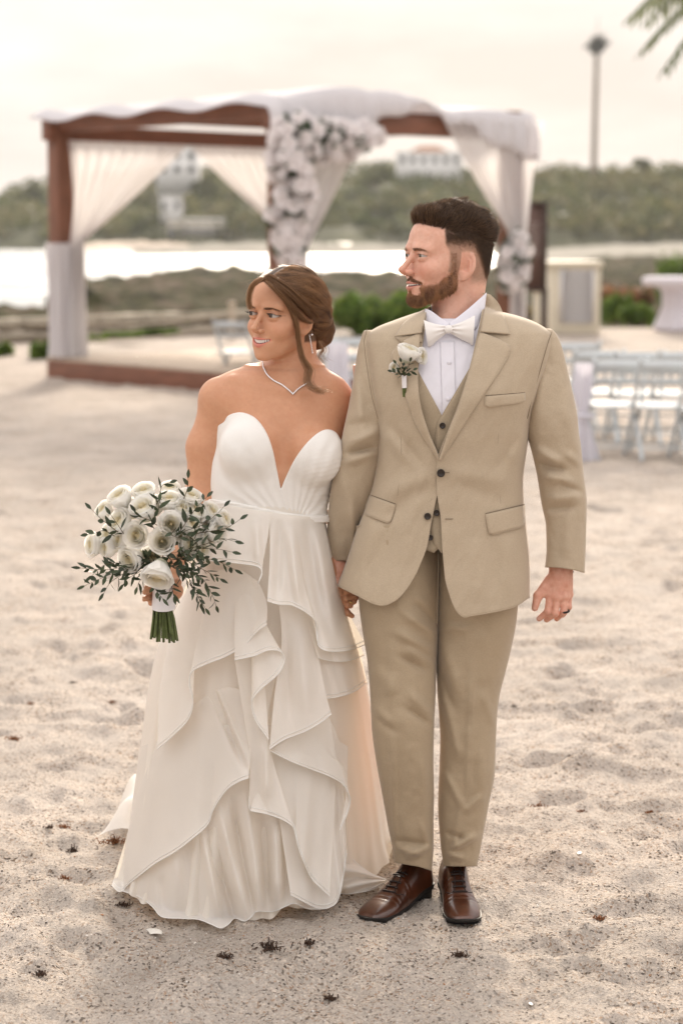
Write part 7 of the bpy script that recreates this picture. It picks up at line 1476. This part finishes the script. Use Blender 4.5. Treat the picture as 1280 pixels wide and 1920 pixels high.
ruffle('ruffle', [(508, 1405), (560, 1375), (618, 1345)], [(508, 1408), (540, 1425), (580, 1441), (617, 1455), (643, 1471), (656, 1497), (652, 1522), (637, 1556)], 0.020, 0.048, 0.008, 2, 0.0, right=[(618, 1345), (632, 1430), (650, 1470), (637, 1556)])
ruffle('ruffle', [(560, 1140), (600, 1180), (640, 1190), (672, 1210)], [(600, 1306), (614, 1309), (640, 1305), (665, 1296), (688, 1280)], 0.018, 0.040, 0.005, 2, 1.5)
ruffle('ruffle', [(560, 1120), (600, 1140), (640, 1150), (664, 1180)], [(596, 1233), (614, 1238), (640, 1240), (664, 1236), (682, 1228)], 0.026, 0.050, 0.004, 2, 0.5, hem2=0)
ruffle('ruffle', [(520, 1110), (560, 1120), (592, 1160)], [(505, 1405), (532, 1387), (572, 1371), (600, 1355), (621, 1339)], 0.030, 0.062, 0.006, 1, 2.5, left=[(520, 1110), (528, 1200), (515, 1300), (505, 1405)], right=[(592, 1160), (598, 1230), (608, 1290), (621, 1339)], curl=0.006, folds=[(560, 1150, 575, 1340, 14, .005), (535, 1180, 540, 1350, 10, -.005)])
ruffle('ruffle', [(355, 1080), (400, 1070), (450, 1070), (485, 1090)], [(295, 1405), (325, 1379), (352, 1350), (362, 1318), (355, 1284), (360, 1260), (387, 1245), (423, 1231), (459, 1209), (481, 1185), (500, 1171)], 0.016, 0.050, 0.008, 2, 1.2, left=[(355, 1080), (322, 1180), (300, 1290), (295, 1405)], right=[(485, 1090), (500, 1130), (500, 1171)], curl=0.012)
ruffle('ruffle', [(440, 1100), (465, 1085), (484, 1090)], [(440, 1238), (478, 1229), (503, 1219), (526, 1222), (533, 1238), (521, 1264), (487, 1294), (472, 1318), (480, 1352), (504, 1386)], 0.020, 0.058, 0.008, 2, 0.2, right=[(484, 1090), (512, 1164), (530, 1222), (504, 1386)] if False else None, curl=0.010)
ruffle('ruffle', [(505, 960), (545, 966), (606, 971)], [(501, 1127), (522, 1133), (548, 1135), (575, 1149), (591, 1165), (595, 1190), (597, 1210), (612, 1220), (638, 1221), (665, 1216), (685, 1208)], 0.010, 0.074, 0.009, 3, 1.0, right=[(606, 971), (622, 1050), (642, 1125), (685, 1208)], left=[(505, 960), (506, 1040), (501, 1127)], curl=0.012, folds=[(545, 985, 560, 1130, 10, .007), (575, 985, 600, 1150, 9, -.006), (525, 985, 520, 1120, 8, -.006), (595, 1000, 630, 1200, 10, .006)])
ruffle('ruffle', [(396, 944), (430, 948), (470, 955), (508, 961)], [(335, 1062), (380, 1052), (424, 1054), (460, 1058), (484, 1063), (491, 1075), (484, 1094)], 0.012, 0.064, 0.006, 2, 2.2, left=[(396, 944), (375, 1000), (335, 1062)], right=[(508, 961), (500, 1020), (484, 1094)], curl=0.008, folds=[(480, 980, 485, 1060, 8, .006), (430, 975, 425, 1040, 14, .004)])
# kicked-out hem at the right, reaching towards his shoe
tl = catmull([(622, 1560), (644, 1592), (668, 1618), (696, 1638), (723, 1649)], 50); bl2 = catmull([(612, 1662), (640, 1675), (668, 1674), (696, 1668), (720, 1656)], 50); vv = np.linspace(0, 1, 20)[:, None]; w_ = np.linspace(0, 1, 50)[None]
PX = tl[None, :, 0] * (1 - vv) + bl2[None, :, 0] * vv; PY = tl[None, :, 1] * (1 - vv) + bl2[None, :, 1] * vv; ZZ = 0.020 + (1 - vv) * 0.16 * (1 - w_) ** 1.3 + 0.020 * np.sin(vv * 7 + w_ * 5) ** 2 * (1 - w_ * 0.5) * (1 - np.abs(2 * vv - 1) ** 4)
pts = np.array([[G(PX[i, j], PY[i, j], ZZ[i, j]) for j in range(50)] for i in range(20)]); mk('ruffle', pts.reshape(-1, 3), grid_faces(20, 50), M_org, bride); MB().tube(pts[0], 0.0015, 6).tube(pts[-1], 0.0015, 6).build('ruffle_hem', M_hem, bride)
# ---- jewellery
M_gem = mat('crystal', (0.85, 0.85, 0.87), 0.08, metal=0.75, spec=0.8); M_silver = mat('silver', (0.6, 0.6, 0.6), 0.2, metal=1.0)
bb = BVHTree.FromPolygons([tuple(v_) for v_ in V], [tuple(int(i) for i in f) for f in Fm])
def on_skin(px, py, off=0.002):
    o_ = Vector((0, 0, CAMZ)); d_ = (Vector(P(px, py, 5.0)) - o_).normalized(); h = bb.ray_cast(o_ + d_ * 4.4, d_)
    if h[0] is None: return P(px, py, 5.0)
    return np.array(h[0]) + np.array(h[1]) * off
nk = catmull([(493, 679), (495, 690), (501, 703), (513, 714), (528, 722), (540, 731), (549, 739)], 42); nk2 = catmull([(549, 739), (557, 732), (566, 725), (580, 716)], 17)
gem_o = MB().ball((0, 0, 0), 0.0024, 7, 5).build('necklace_stone', M_gem, None, smooth=False); gem = gem_o.data; bpy.data.objects.remove(gem_o); pth = []
def stone(name, p_, s=1.0): o = bpy.data.objects.new(name, gem); COL.objects.link(o); o.parent = bride; o.location = [float(k) for k in (np.asarray(p_) - np.array(bride.location))]; o.scale = (s, s, s)
for x, y in np.vstack([nk, nk2[1:]]): p_ = on_skin(x, y, 0.0026); pth.append(p_); stone('necklace_stone', p_)
MB().tube(np.array(pth), 0.0012, 5).build('necklace_chain', M_silver, bride)
e0 = on_skin(578, 628, 0.004); stone('earring_stone', e0 + np.array((0.006, 0, 0.001)), 1.5)
for k in range(12): stone('earring_stone', e0 + np.array((0.0007 * k, -0.004, -0.0040 * k)), 0.85 + 0.2 * (k == 11))
M_gold = mat('gold', (0.75, 0.52, 0.25), 0.25, metal=1.0); c_ = P(658, 1129, 4.9425); MB().tube(np.array([c_ + np.array((0.003 * math.cos(a), 0.008 * math.cos(a), 0.0085 * math.sin(a))) for a in np.linspace(0, 6.28, 18)]), 0.0013, 6, cap=False).ball(c_ + np.array((0.001, -0.0085, 0.001)), 0.0028, 8, 6).build('ring', M_gold, bride)
# ================================================================ bouquet and boutonniere
M_rose = mat('ivory_rose', (0.80, 0.77, 0.70), 0.6, trans=0.52, sub=0.2, sscale=0.01, rad=(1, .9, .7), spec=0.3, attr='col'); M_stem = mat('rose_stem', (0.085, 0.11, 0.03), 0.5, noise=(60, 0.6, 1.3)); M_ribbon = mat('satin_ribbon', (0.80, 0.78, 0.80), 0.4, sheen=0.4, bump=[(18, 0.3, 0.004, (1, 1, 7))])
M_oleaf = mat('olive_leaf', (0.05, 0.075, 0.035), 0.45, attr='col', trans=0.15, spec=0.4)
def rose_mesh(rs, openness=1.0):
    mb = MB(); nu, nv = 9, 8
    layers = [(3, 0.15, 0.64, 0.02), (3, 0.28, 0.72, 0.04), (3, 0.42, 0.78, 0.10), (4, 0.60, 0.84, 0.22 * openness), (4, 0.78, 0.84, 0.42 * openness), (5, 0.95, 0.76, 0.75 * openness)]
    for li, (k, r, h, fl) in enumerate(layers):
        for i in range(k):
            a0 = 6.283 * i / k + li * 0.7 + rs.uniform(-.12, .12); wdt = 6.283 / k * 0.86; u = np.linspace(-1, 1, nu)[:, None]; v = np.linspace(0, 1, nv)[None]
            tilt = rs.uniform(-0.04, 0.04); rad = r * (0.35 + 0.65 * np.sin(np.clip(v * 1.15, 0, 1) * np.pi * 0.5) ** 0.9) + fl * 0.30 * v ** 4 + 0.03 * li * 0.3; hh = -0.55 + (h + 0.55 + tilt) * v - fl * 0.22 * v ** 5; hh = hh - 0.13 * (u ** 2) * v ** 2 * (1 if li > 1 else 0.5) + 0.04 * np.sin(u * 4 + i * 2) * v ** 3
            ang = a0 + u * wdt * (0.55 + 0.45 * np.sin(v * np.pi * 0.62)) ; rad = rad * (1 + 0.05 * u * (1 if i % 2 else -1)) + 0.05 * np.abs(u) ** 3 * v * (li > 2) - 0.03 * (1 - u * u) * (li > 2)
            P_ = np.stack([rad * np.cos(ang), rad * np.sin(ang), hh + 0 * ang], -1); warm = np.array((0.90, 0.83, 0.64)) if li < 2 else np.array((0.96, 0.945, 0.91)) if li > 3 else np.array((0.92, 0.89, 0.80))
            cc = warm[None, None] * np.ones((nu, nv, 1)); cc = cc * (0.93 + 0.07 * v[..., None]); cc[..., 1] *= 1.0; mb.add(P_.reshape(-1, 3), grid_faces(nu, nv), cc.reshape(-1, 3))
    mb.ball((0, 0, -0.35), (0.55, 0.55, 0.4), 12, 8, (0.75, 0.76, 0.62)); mb.ball((0, 0, 0.15), (0.15, 0.15, 0.42), 10, 8, (0.86, 0.78, 0.58)); return mb
rs = np.random.RandomState(9); rose_meshes = []
for k in range(5): o = rose_mesh(rs, 0.25 + 0.17 * k).build('rose', M_rose, None); rose_meshes.append(o.data); bpy.data.objects.remove(o)
def leaf(mb, base, dirv, L_, w_, nrm, col, rs):
    d = np.asarray(dirv, float); d = d / np.linalg.norm(d); s = np.cross(d, nrm); s /= np.linalg.norm(s) + 1e-9; n = np.cross(s, d); ts = np.array([0, .2, .45, .7, .9, 1.0]); ws = np.array([.05, .7, 1, .75, .35, 0.02]) * w_; v = []; curl = rs.uniform(-0.25, 0.35)
    for t_, q in zip(ts, ws):
        c = base + d * L_ * t_ - n * L_ * curl * t_ * t_; v += [c - s * q + n * q * 0.3, c, c + s * q + n * q * 0.3]
    mb.add(v, grid_faces(6, 3), np.array(col) * rs.uniform(0.6, 1.5))
def sprig(mb, stem, pts, rs, n=12, L_=0.030, w_=0.006, col=(0.040, 0.055, 0.028), taper=0.5):
    c = catmull(pts, 30); stem.tube(c, np.linspace(0.0011, 0.0005, 30), 5, (0.10, 0.075, 0.04)); T = np.gradient(c, axis=0)
    for k in range(n):
        i = int(3 + 26 * k / n); d = T[i] / np.linalg.norm(T[i]); sd_ = np.cross(d, (0.1, -1, 0.1)); sd_ /= np.linalg.norm(sd_); sg = 1 if k % 2 else -1
        dd = d * 0.85 + sd_ * sg * rs.uniform(0.5, 1.0) + rs.randn(3) * 0.22; leaf(mb, c[i], dd, L_ * rs.uniform(0.55, 1.35) * (1 - taper * 0.4 * k / n), w_ * rs.uniform(0.6, 1.2), np.array((0, -1, 0.3)) + rs.randn(3) * 0.9, col, rs)
    leaf(mb, c[-1], T[-1], L_ * 0.8, w_ * 0.8, (0, -1, 0.2), col, rs)
bq = empty('bouquet', P(306, 1120, 4.745)); tag(bq, 'bouquet of ivory roses and dark olive sprigs, ribbon wrapped, held by the woman', 'bouquet')
YQ = 4.72
RS_ = [(233, 936, 23, .05), (275, 927, 22, .05), (321, 921, 19, .10), (319, 945, 22, .02), (358, 936, 21, .06), (204, 958, 19, .07), (273, 959, 25, -.015), (233, 982, 24, .0), (321, 982, 21, -.03), (362, 962, 21, .02), (356, 986, 18, -.01), (392, 961, 20, .07), (403, 984, 20, .06), (260, 1003, 22, -.03), (186, 1018, 21, .05), (210, 1025, 19, .01), (232, 1012, 18, .0), (305, 1014, 22, -.04), (350, 1020, 21, -.02), (384, 1008, 18, .04), (253, 1043, 24, -.02), (299, 1068, 28, -.05), (292, 950, 20, .06), (250, 955, 20, .06), (380, 990, 20, .06), (215, 1000, 20, .06), (400, 1000, 19, .02), (372, 1028, 19, .0), (340, 958, 20, .01), (415, 975, 17, .03), (335, 1000, 18, .05), (290, 1035, 20, .04)]
for i, (px, py, r, dy) in enumerate(RS_):
    c = P(px, py, YQ + dy); o = bpy.data.objects.new('rose', rose_meshes[i % 5 if i not in (8, 13, 17) else 4]); COL.objects.link(o); o.parent = bq; o.location = [float(k) for k in (c - np.array(bq.location))]
    d = Vector(((px - 298) / 90, -0.75, (1010 - py) / 75 + 0.25)); c = c + np.array((0, -0.03 if dy > 0.035 else -0.012, 0)); o.location = [float(k) for k in (c - np.array(bq.location))]
    
    if i == 21: d = Vector((-0.15, -0.75, -0.75))
    if i in (8, 13, 17): d = Vector(((px - 298) / 140, -1, 0.25))
    if i in (3, 2, 4): d = Vector(((px - 318) / 160, -0.45, 0.9))
    o.rotation_euler = d.to_track_quat('Z', 'Y').to_euler(); s = r / 775 * 1.0; o.scale = (s, s, s * 1.12); o.delta_rotation_euler = (0, 0, 0)
lv, st = MB(), MB(); rs = np.random.RandomState(14)
def sp(pts, n=12, L_=0.029, w_=0.0056, **k): sprig(lv, st, [P(*q) for q in pts], rs, n, L_, w_, **k)
C0 = (305, 1060, 4.74)
for pts, n in [([(225, 1000, 4.68), (205, 985, 4.66), (185, 968, 4.66), (172, 955, 4.67)], 8), ([(215, 1005, 4.68), (195, 995, 4.66), (178, 1000, 4.66), (166, 1002, 4.67)], 8), ([(235, 1005, 4.68), (222, 985, 4.655), (208, 965, 4.65)], 6), ([(297, 940, 4.70), (300, 925, 4.69), (305, 910, 4.69), (318, 905, 4.70)], 7), ([(345, 935, 4.71), (352, 915, 4.70), (353, 897, 4.70)], 5), ([(335, 1000, 4.66), (352, 975, 4.65), (370, 950, 4.66), (388, 932, 4.68)], 15), ([(295, 985, 4.655), (280, 975, 4.65), (262, 968, 4.65), (255, 960, 4.65)], 9), ([(290, 992, 4.66), (285, 982, 4.65), (290, 970, 4.65)], 5), ([(297, 960, 4.67), (298, 948, 4.665), (299, 940, 4.665)], 2),
    ([(300, 1040, 4.69), (340, 1000, 4.66), (378, 985, 4.65), (405, 965, 4.66), (420, 950, 4.67)], 13), ([(370, 1000, 4.66), (400, 995, 4.655), (425, 990, 4.655), (450, 974, 4.66)], 9), ([(350, 1030, 4.67), (385, 1020, 4.65), (415, 1010, 4.65), (440, 1015, 4.65)], 12), ([(365, 1010, 4.66), (375, 985, 4.645), (378, 965, 4.645)], 6),
    ([(320, 1050, 4.70), (360, 1045, 4.66), (400, 1050, 4.65), (425, 1060, 4.65), (440, 1068, 4.65)], 16), ([(330, 1050, 4.69), (370, 1030, 4.655), (410, 1030, 4.65), (435, 1035, 4.65)], 14), ([(320, 1055, 4.70), (350, 1065, 4.68), (380, 1085, 4.67), (398, 1115, 4.67), (405, 1135, 4.675)], 18), ([(320, 1060, 4.70), (345, 1075, 4.68), (365, 1100, 4.67), (378, 1135, 4.68)], 12), ([(325, 1045, 4.69), (350, 1052, 4.665), (385, 1070, 4.655), (412, 1085, 4.655)], 14), ([(318, 1060, 4.70), (335, 1070, 4.675), (352, 1090, 4.67), (372, 1120, 4.67), (385, 1140, 4.675)], 12),
    ([(300, 1050, 4.71), (310, 1040, 4.66), (335, 1035, 4.65), (358, 1040, 4.65)], 14), ([(305, 1055, 4.70), (325, 1060, 4.66), (345, 1070, 4.655), (365, 1080, 4.65)], 14), ([(300, 1060, 4.72), (250, 1060, 4.69), (200, 1068, 4.68), (152, 1065, 4.68)], 18), ([(290, 1060, 4.72), (240, 1065, 4.69), (200, 1080, 4.68), (160, 1098, 4.68)], 18), ([(280, 1058, 4.71), (230, 1055, 4.68), (195, 1060, 4.675), (172, 1080, 4.68)], 14), ([(285, 1062, 4.71), (245, 1070, 4.69), (210, 1090, 4.68), (195, 1112, 4.68)], 10), ([(285, 1058, 4.71), (262, 1072, 4.69), (240, 1085, 4.685), (232, 1095, 4.685)], 7), ([(290, 1055, 4.70), (265, 1052, 4.67), (245, 1065, 4.67), (225, 1070, 4.67)], 10), ([(290, 1062, 4.70), (275, 1075, 4.68), (262, 1090, 4.68), (258, 1100, 4.68)], 7),
    ([(296, 1085, 4.69), (290, 1100, 4.672), (297, 1112, 4.668), (305, 1122, 4.668)], 8), ([(315, 1085, 4.70), (322, 1100, 4.685), (326, 1118, 4.685)], 7), ([(345, 1000, 4.66), (360, 1010, 4.65), (372, 1025, 4.648), (365, 1050, 4.65)], 12), ([(330, 990, 4.66), (322, 1003, 4.645), (338, 1008, 4.645)], 4), ([(300, 1062, 4.68), (280, 1050, 4.67), (276, 1040, 4.66)], 4)]: sp(pts, n if pts[-1][1] > 1035 else max(3, int(n * 0.62)), w_=0.0050 if pts[-1][1] > 1035 else 0.0056)
lv.build('olive_leaf', M_oleaf, bq, smooth=True)['kind'] = 'stuff'; st.build('sprig_stem', M_oleaf, bq)
# wrapped handle and cut stems
n = 30; th = np.linspace(0, 2 * np.pi, 40, endpoint=False)[:, None]; v = np.linspace(0, 1, n)[None]; py = 1082 + 58 * v; hw = 19.5 + 2.5 * v + 1.5 * np.sin(v * 9) * 0.4; q = Pa(305 + 2 * v + 0 * th, py + 3.5 * np.abs(np.sin(th)) * v ** 4, 4.745 + 0 * th)
mk('ribbon_wrap', np.stack([q[..., 0] + hw / 785 * np.cos(th), q[..., 1] + hw / 785 * 0.95 * np.sin(th), q[..., 2]], -1).reshape(-1, 3), grid_faces(40, n, True), M_ribbon, bq)
for k in range(26):
    a = k * 2.4; r = 0.3 + 0.65 * rs.rand(); x0 = 305 + 17 * r * math.cos(a); x1 = 308 + 31 * r * math.cos(a) + rs.uniform(-3, 3); dy = 0.022 * r * math.sin(a); y1 = 1190 + rs.uniform(-4, 16)
    MB().tube([P(x0, 1132, 4.745 + dy), P((x0 + x1) / 2 + 1, 1160, 4.745 + dy * 1.2), P(x1, y1, 4.745 + dy * 1.5)], [0.0033, 0.0030, 0.0032], 7).build('stem', M_stem, bq)
# boutonniere
bt = empty('boutonniere', P(762, 690, 4.80)); tag(bt, 'white rose boutonniere with small dark leaves pinned to the man\'s lapel', 'flower')
yb = float(torso_y(np.array(762.), np.array(690.))) - 0.025
for (px, py, r, d) in ((764, 666, 21, (0.35, -0.30, 1.0)), (741, 690, 10, (-0.5, -0.8, 0.2)), (784, 668, 15, (0.8, -0.6, 0.1))):
    o = bpy.data.objects.new('rose', rose_meshes[1]); COL.objects.link(o); o.parent = bt; c = P(px, py, yb - 0.008 + 0.02 * (r < 20)); o.location = [float(k) for k in (c - np.array(bt.location))]; o.rotation_euler = Vector(d).to_track_quat('Z', 'Y').to_euler(); o.scale = (r / 770,) * 3
lv, st = MB(), MB()
for pts in ([(757, 705, yb - .012), (750, 690, yb - .022), (743, 682, yb - .022)], [(757, 705, yb - .014), (756, 690, yb - .026), (752, 679, yb - .028)], [(758, 705, yb - .014), (764, 690, yb - .026), (768, 678, yb - .028)], [(757, 702, yb - .014), (744, 700, yb - .02), (735, 697, yb - .018)], [(758, 705, yb - .014), (766, 698, yb - .024), (774, 694, yb - .022)]): sprig(lv, st, [P(*q) for q in pts], rs, 4, 0.016, 0.0042)
lv.build('leaf', M_oleaf, bt); st.build('sprig_stem', M_oleaf, bt)
MB().tube([P(757, 704, yb - .006), P(758, 727, yb - .004)], 0.0060, 12).build('ribbon_wrap', M_ribbon, bt)
for k in (-1, 0, 1): MB().tube([P(757 + k * 2, 722, yb - .005), P(759 + k * 3, 744, yb - .002)], 0.0022, 6).build('stem', M_stem, bt)
# ================================================================ wrack, pebbles and shells on the sand
M_wrack = mat('dried_seaweed', (0.10, 0.045, 0.02), 0.8, attr='col'); M_peb = mat('beach_grit', (0.5, 0.45, 0.4), 0.8, attr='col')
M_shell = mat('shell', (0.66, 0.62, 0.56), 0.5, noise=(90, 0.85, 1.1), bump=[(120, 0.4, 0.002)])
rs = np.random.RandomState(44)
def gz_(x, y): return float(sand_at(np.array([x]), np.array([y]))[0])
WR = [(28, 1376, 1.5, 'spiky tuft of dried brown seaweed on the sand at the photo\'s left edge'), (57, 1313, 0.9, 'small brown seaweed scrap at the far left, above the spiky tuft'), (210, 1308, 0.9, 'small reddish seaweed scrap just left of the gown, level with the knees'), (136, 1275, 0.8, 'small dark seaweed scrap upper left, below the bouquet'), (215, 1572, 2.3, 'largest clump of dried brown seaweed, beside the gown\'s lower left edge'), (92, 1540, 0.8, 'dark seaweed bit left of the orange one, lower left sand'), (121, 1534, 1.1, 'orange brown seaweed bit on the lower left sand'), (137, 1573, 1.2, 'dark loose seaweed tangle between the orange bit and the gown'), (120, 1632, 0.9, 'thin seaweed wisp low at the left of the gown'), (76, 1810, 1.0, 'dark seaweed bit in the lower left corner'), (505, 1785, 2.2, 'black clump standing in for the shaded hole below the gown'), (578, 1782, 1.2, 'dark seaweed wisp just right of the black clump below the gown'), (620, 1862, 1.3, 'dark seaweed scrap near the bottom edge, below the shoes'), (232, 1680, 1.2, 'dark seaweed under the gown\'s left hem tip'), (1008, 1511, 1.7, 'brown seaweed twig right of the trouser legs'), (1067, 1436, 0.6, 'small black seaweed dot on the sand right of the man\'s knees'), (1125, 1722, 1.0, 'reddish seaweed scrap at the lower right'), (834, 1650, .8, 'dark seaweed bit behind the two shoes'), (962, 1315, 0.7, 'dark upright seaweed scrap right of the man\'s thigh'), (1090, 1520, .7, 'brown seaweed speck at the right, below the twig'), (420, 1800, 1.3, 'loose seaweed strand left of the black clump, bottom of the photo'), (860, 1790, 1.3, 'dark seaweed strands below the man\'s left shoe'), (1215, 1530, 0.8, 'small seaweed scrap at the photo\'s right edge')]  # the black clump below the gown is modelled in place of a hole's shade
for px, py, s, lab in WR:
    g = G(px, py); z0 = gz_(g[0], g[1]); o = MB(); c0 = np.array((g[0], g[1], z0 + 0.002))
    colb = (0.05, 0.025, 0.014) if 'black' in lab or 'dark' in lab else (0.19, 0.075, 0.028)
    for k in range(int(26 + 16 * s)):
        a = rs.uniform(0, 6.28); r = abs(rs.randn()) * 0.0065 * s; p0 = c0 + (r * math.cos(a) * 1.5, r * math.sin(a), 0.001); b = rs.uniform(0, 6.28); L_ = rs.uniform(0.003, 0.009) * s; h = abs(rs.randn()) * 0.005 * s
        o.tube([p0, p0 + (L_ * 0.5 * math.cos(b), L_ * 0.5 * math.sin(b), h), p0 + (L_ * math.cos(b + 0.5), L_ * math.sin(b + 0.5), h * 0.8 + 0.001)], [0.0011, 0.0014, 0.0006], 4, np.array(colb) * rs.uniform(0.5, 1.5), cap=False)
        if rs.rand() < 0.5: o.ball(p0 + (0, 0, 0.001), 0.0016 * s ** 0.5, 5, 4, np.array(colb) * rs.uniform(0.6, 1.6))
    t_ = o.build('seaweed_scrap', M_wrack); tag(t_, lab, 'seaweed', 'scraps of dried seaweed on the sand')
for px, py, s, lab in ((290, 1742, 0.030, 'pale flat shell lying just below the gown\'s front hem'), (1085, 1616, 0.014, 'small pale shell fragment on the sand at the right'), (995, 1866, 0.011, 'white broken shell in the lower right foreground'), (1098, 1296, 0.010, 'small white shell standing on the sand at the right')):
    g = G(px, py); n = 18; u = np.linspace(-1, 1, n)[:, None]; v = np.linspace(0, 1, 8)[None]; a = u * 1.15; R_ = v * (1 + 0.04 * np.sin(u * 22)); X = np.sin(a) * R_ * s; Y = (np.cos(a) * R_ - 0.5) * s; Z = 0.32 * s * np.sin(np.pi * v * 0.5) * (1 - 0.5 * v) * (1 - 0.3 * u * u)
    b = rs.uniform(0, 6.28); o = mk('shell', np.stack([g[0] + X * math.cos(b) - Y * math.sin(b), g[1] + X * math.sin(b) + Y * math.cos(b), gz_(g[0], g[1]) + 0.003 + Z], -1).reshape(-1, 3), grid_faces(n, 8), M_shell); mod_solid(o, 0.0012); tag(o, lab, 'shell')
# coral grit: too many grains to count
n = 42000; yy = 3.9 * (8.0 / 3.9) ** (rs.rand(n) ** 1.25); xx = (rs.rand(n) * 2 - 1) * (0.20 * yy + 0.25)
dens = fbm(xx * 2.2, yy * 1.6, octv=3, seed=77); kp = (dens + 0.9 * rs.randn(n) * 0.5 + np.clip(5.3 - yy, -0.6, 0.5) > -0.1); xx, yy = xx[kp], yy[kp]; n = len(xx); zz = sand_at(xx, yy)
sz = (0.0009 + 0.0016 * rs.rand(n) ** 3) * (1 + 0.7 * (rs.rand(n) < 0.03)); oct_ = np.array([(1, 0, 0), (-1, 0, 0), (0, 1, 0), (0, -1, 0), (0, 0, 0.8), (0, 0, -0.8)]); of_ = np.array([(0, 2, 4), (2, 1, 4), (1, 3, 4), (3, 0, 4), (2, 0, 5), (1, 2, 5), (3, 1, 5), (0, 3, 5)])
pv = oct_[None] * sz[:, None, None] * rs.uniform(0.6, 1.4, (n, 1, 3)) + rs.randn(n, 6, 3) * sz[:, None, None] * 0.15; a = rs.uniform(0, 6.28, n)[:, None]; c_, s_ = np.cos(a), np.sin(a)
pv = np.stack([pv[..., 0] * c_ - pv[..., 1] * s_, pv[..., 0] * s_ + pv[..., 1] * c_, pv[..., 2]], -1) + np.stack([xx, yy, zz + sz * 0.35], -1)[:, None]
pal = np.array([(0.66, 0.60, 0.54), (0.72, 0.68, 0.63), (0.50, 0.42, 0.35), (0.36, 0.30, 0.25), (0.10, 0.08, 0.07), (0.05, 0.04, 0.035), (0.45, 0.22, 0.10), (0.78, 0.76, 0.74)]); cc = pal[rs.choice(8, n, p=[.19, .16, .14, .12, .16, .11, .05, .07])] * rs.uniform(0.8, 1.15, (n, 1))
o = mk('beach_grit', pv.reshape(-1, 3), (of_[None] + 6 * np.arange(n)[:, None, None]).reshape(-1, 3), M_peb, smooth=False, attrs={'col': np.repeat(cc, 6, 0)}); tag(o, kind='stuff')
# ================================================================ sea haze
M_haze = bpy.data.materials.new('haze'); M_haze.use_nodes = True; t = M_haze.node_tree; t.nodes.clear(); vo = t.nodes.new('ShaderNodeVolumePrincipled'); oo = t.nodes.new('ShaderNodeOutputMaterial'); t.links.new(vo.outputs[0], oo.inputs['Volume'])
vo.inputs['Color'].default_value = (0.97, 0.97, 1.0, 1); vo.inputs['Density'].default_value = 0.00013; vo.inputs['Anisotropy'].default_value = 0.2
hz_ = MB().box((-2500, -40, -4.5), (2500, 3000, 75)).build('haze', M_haze, smooth=False); tag(hz_, kind='stuff')
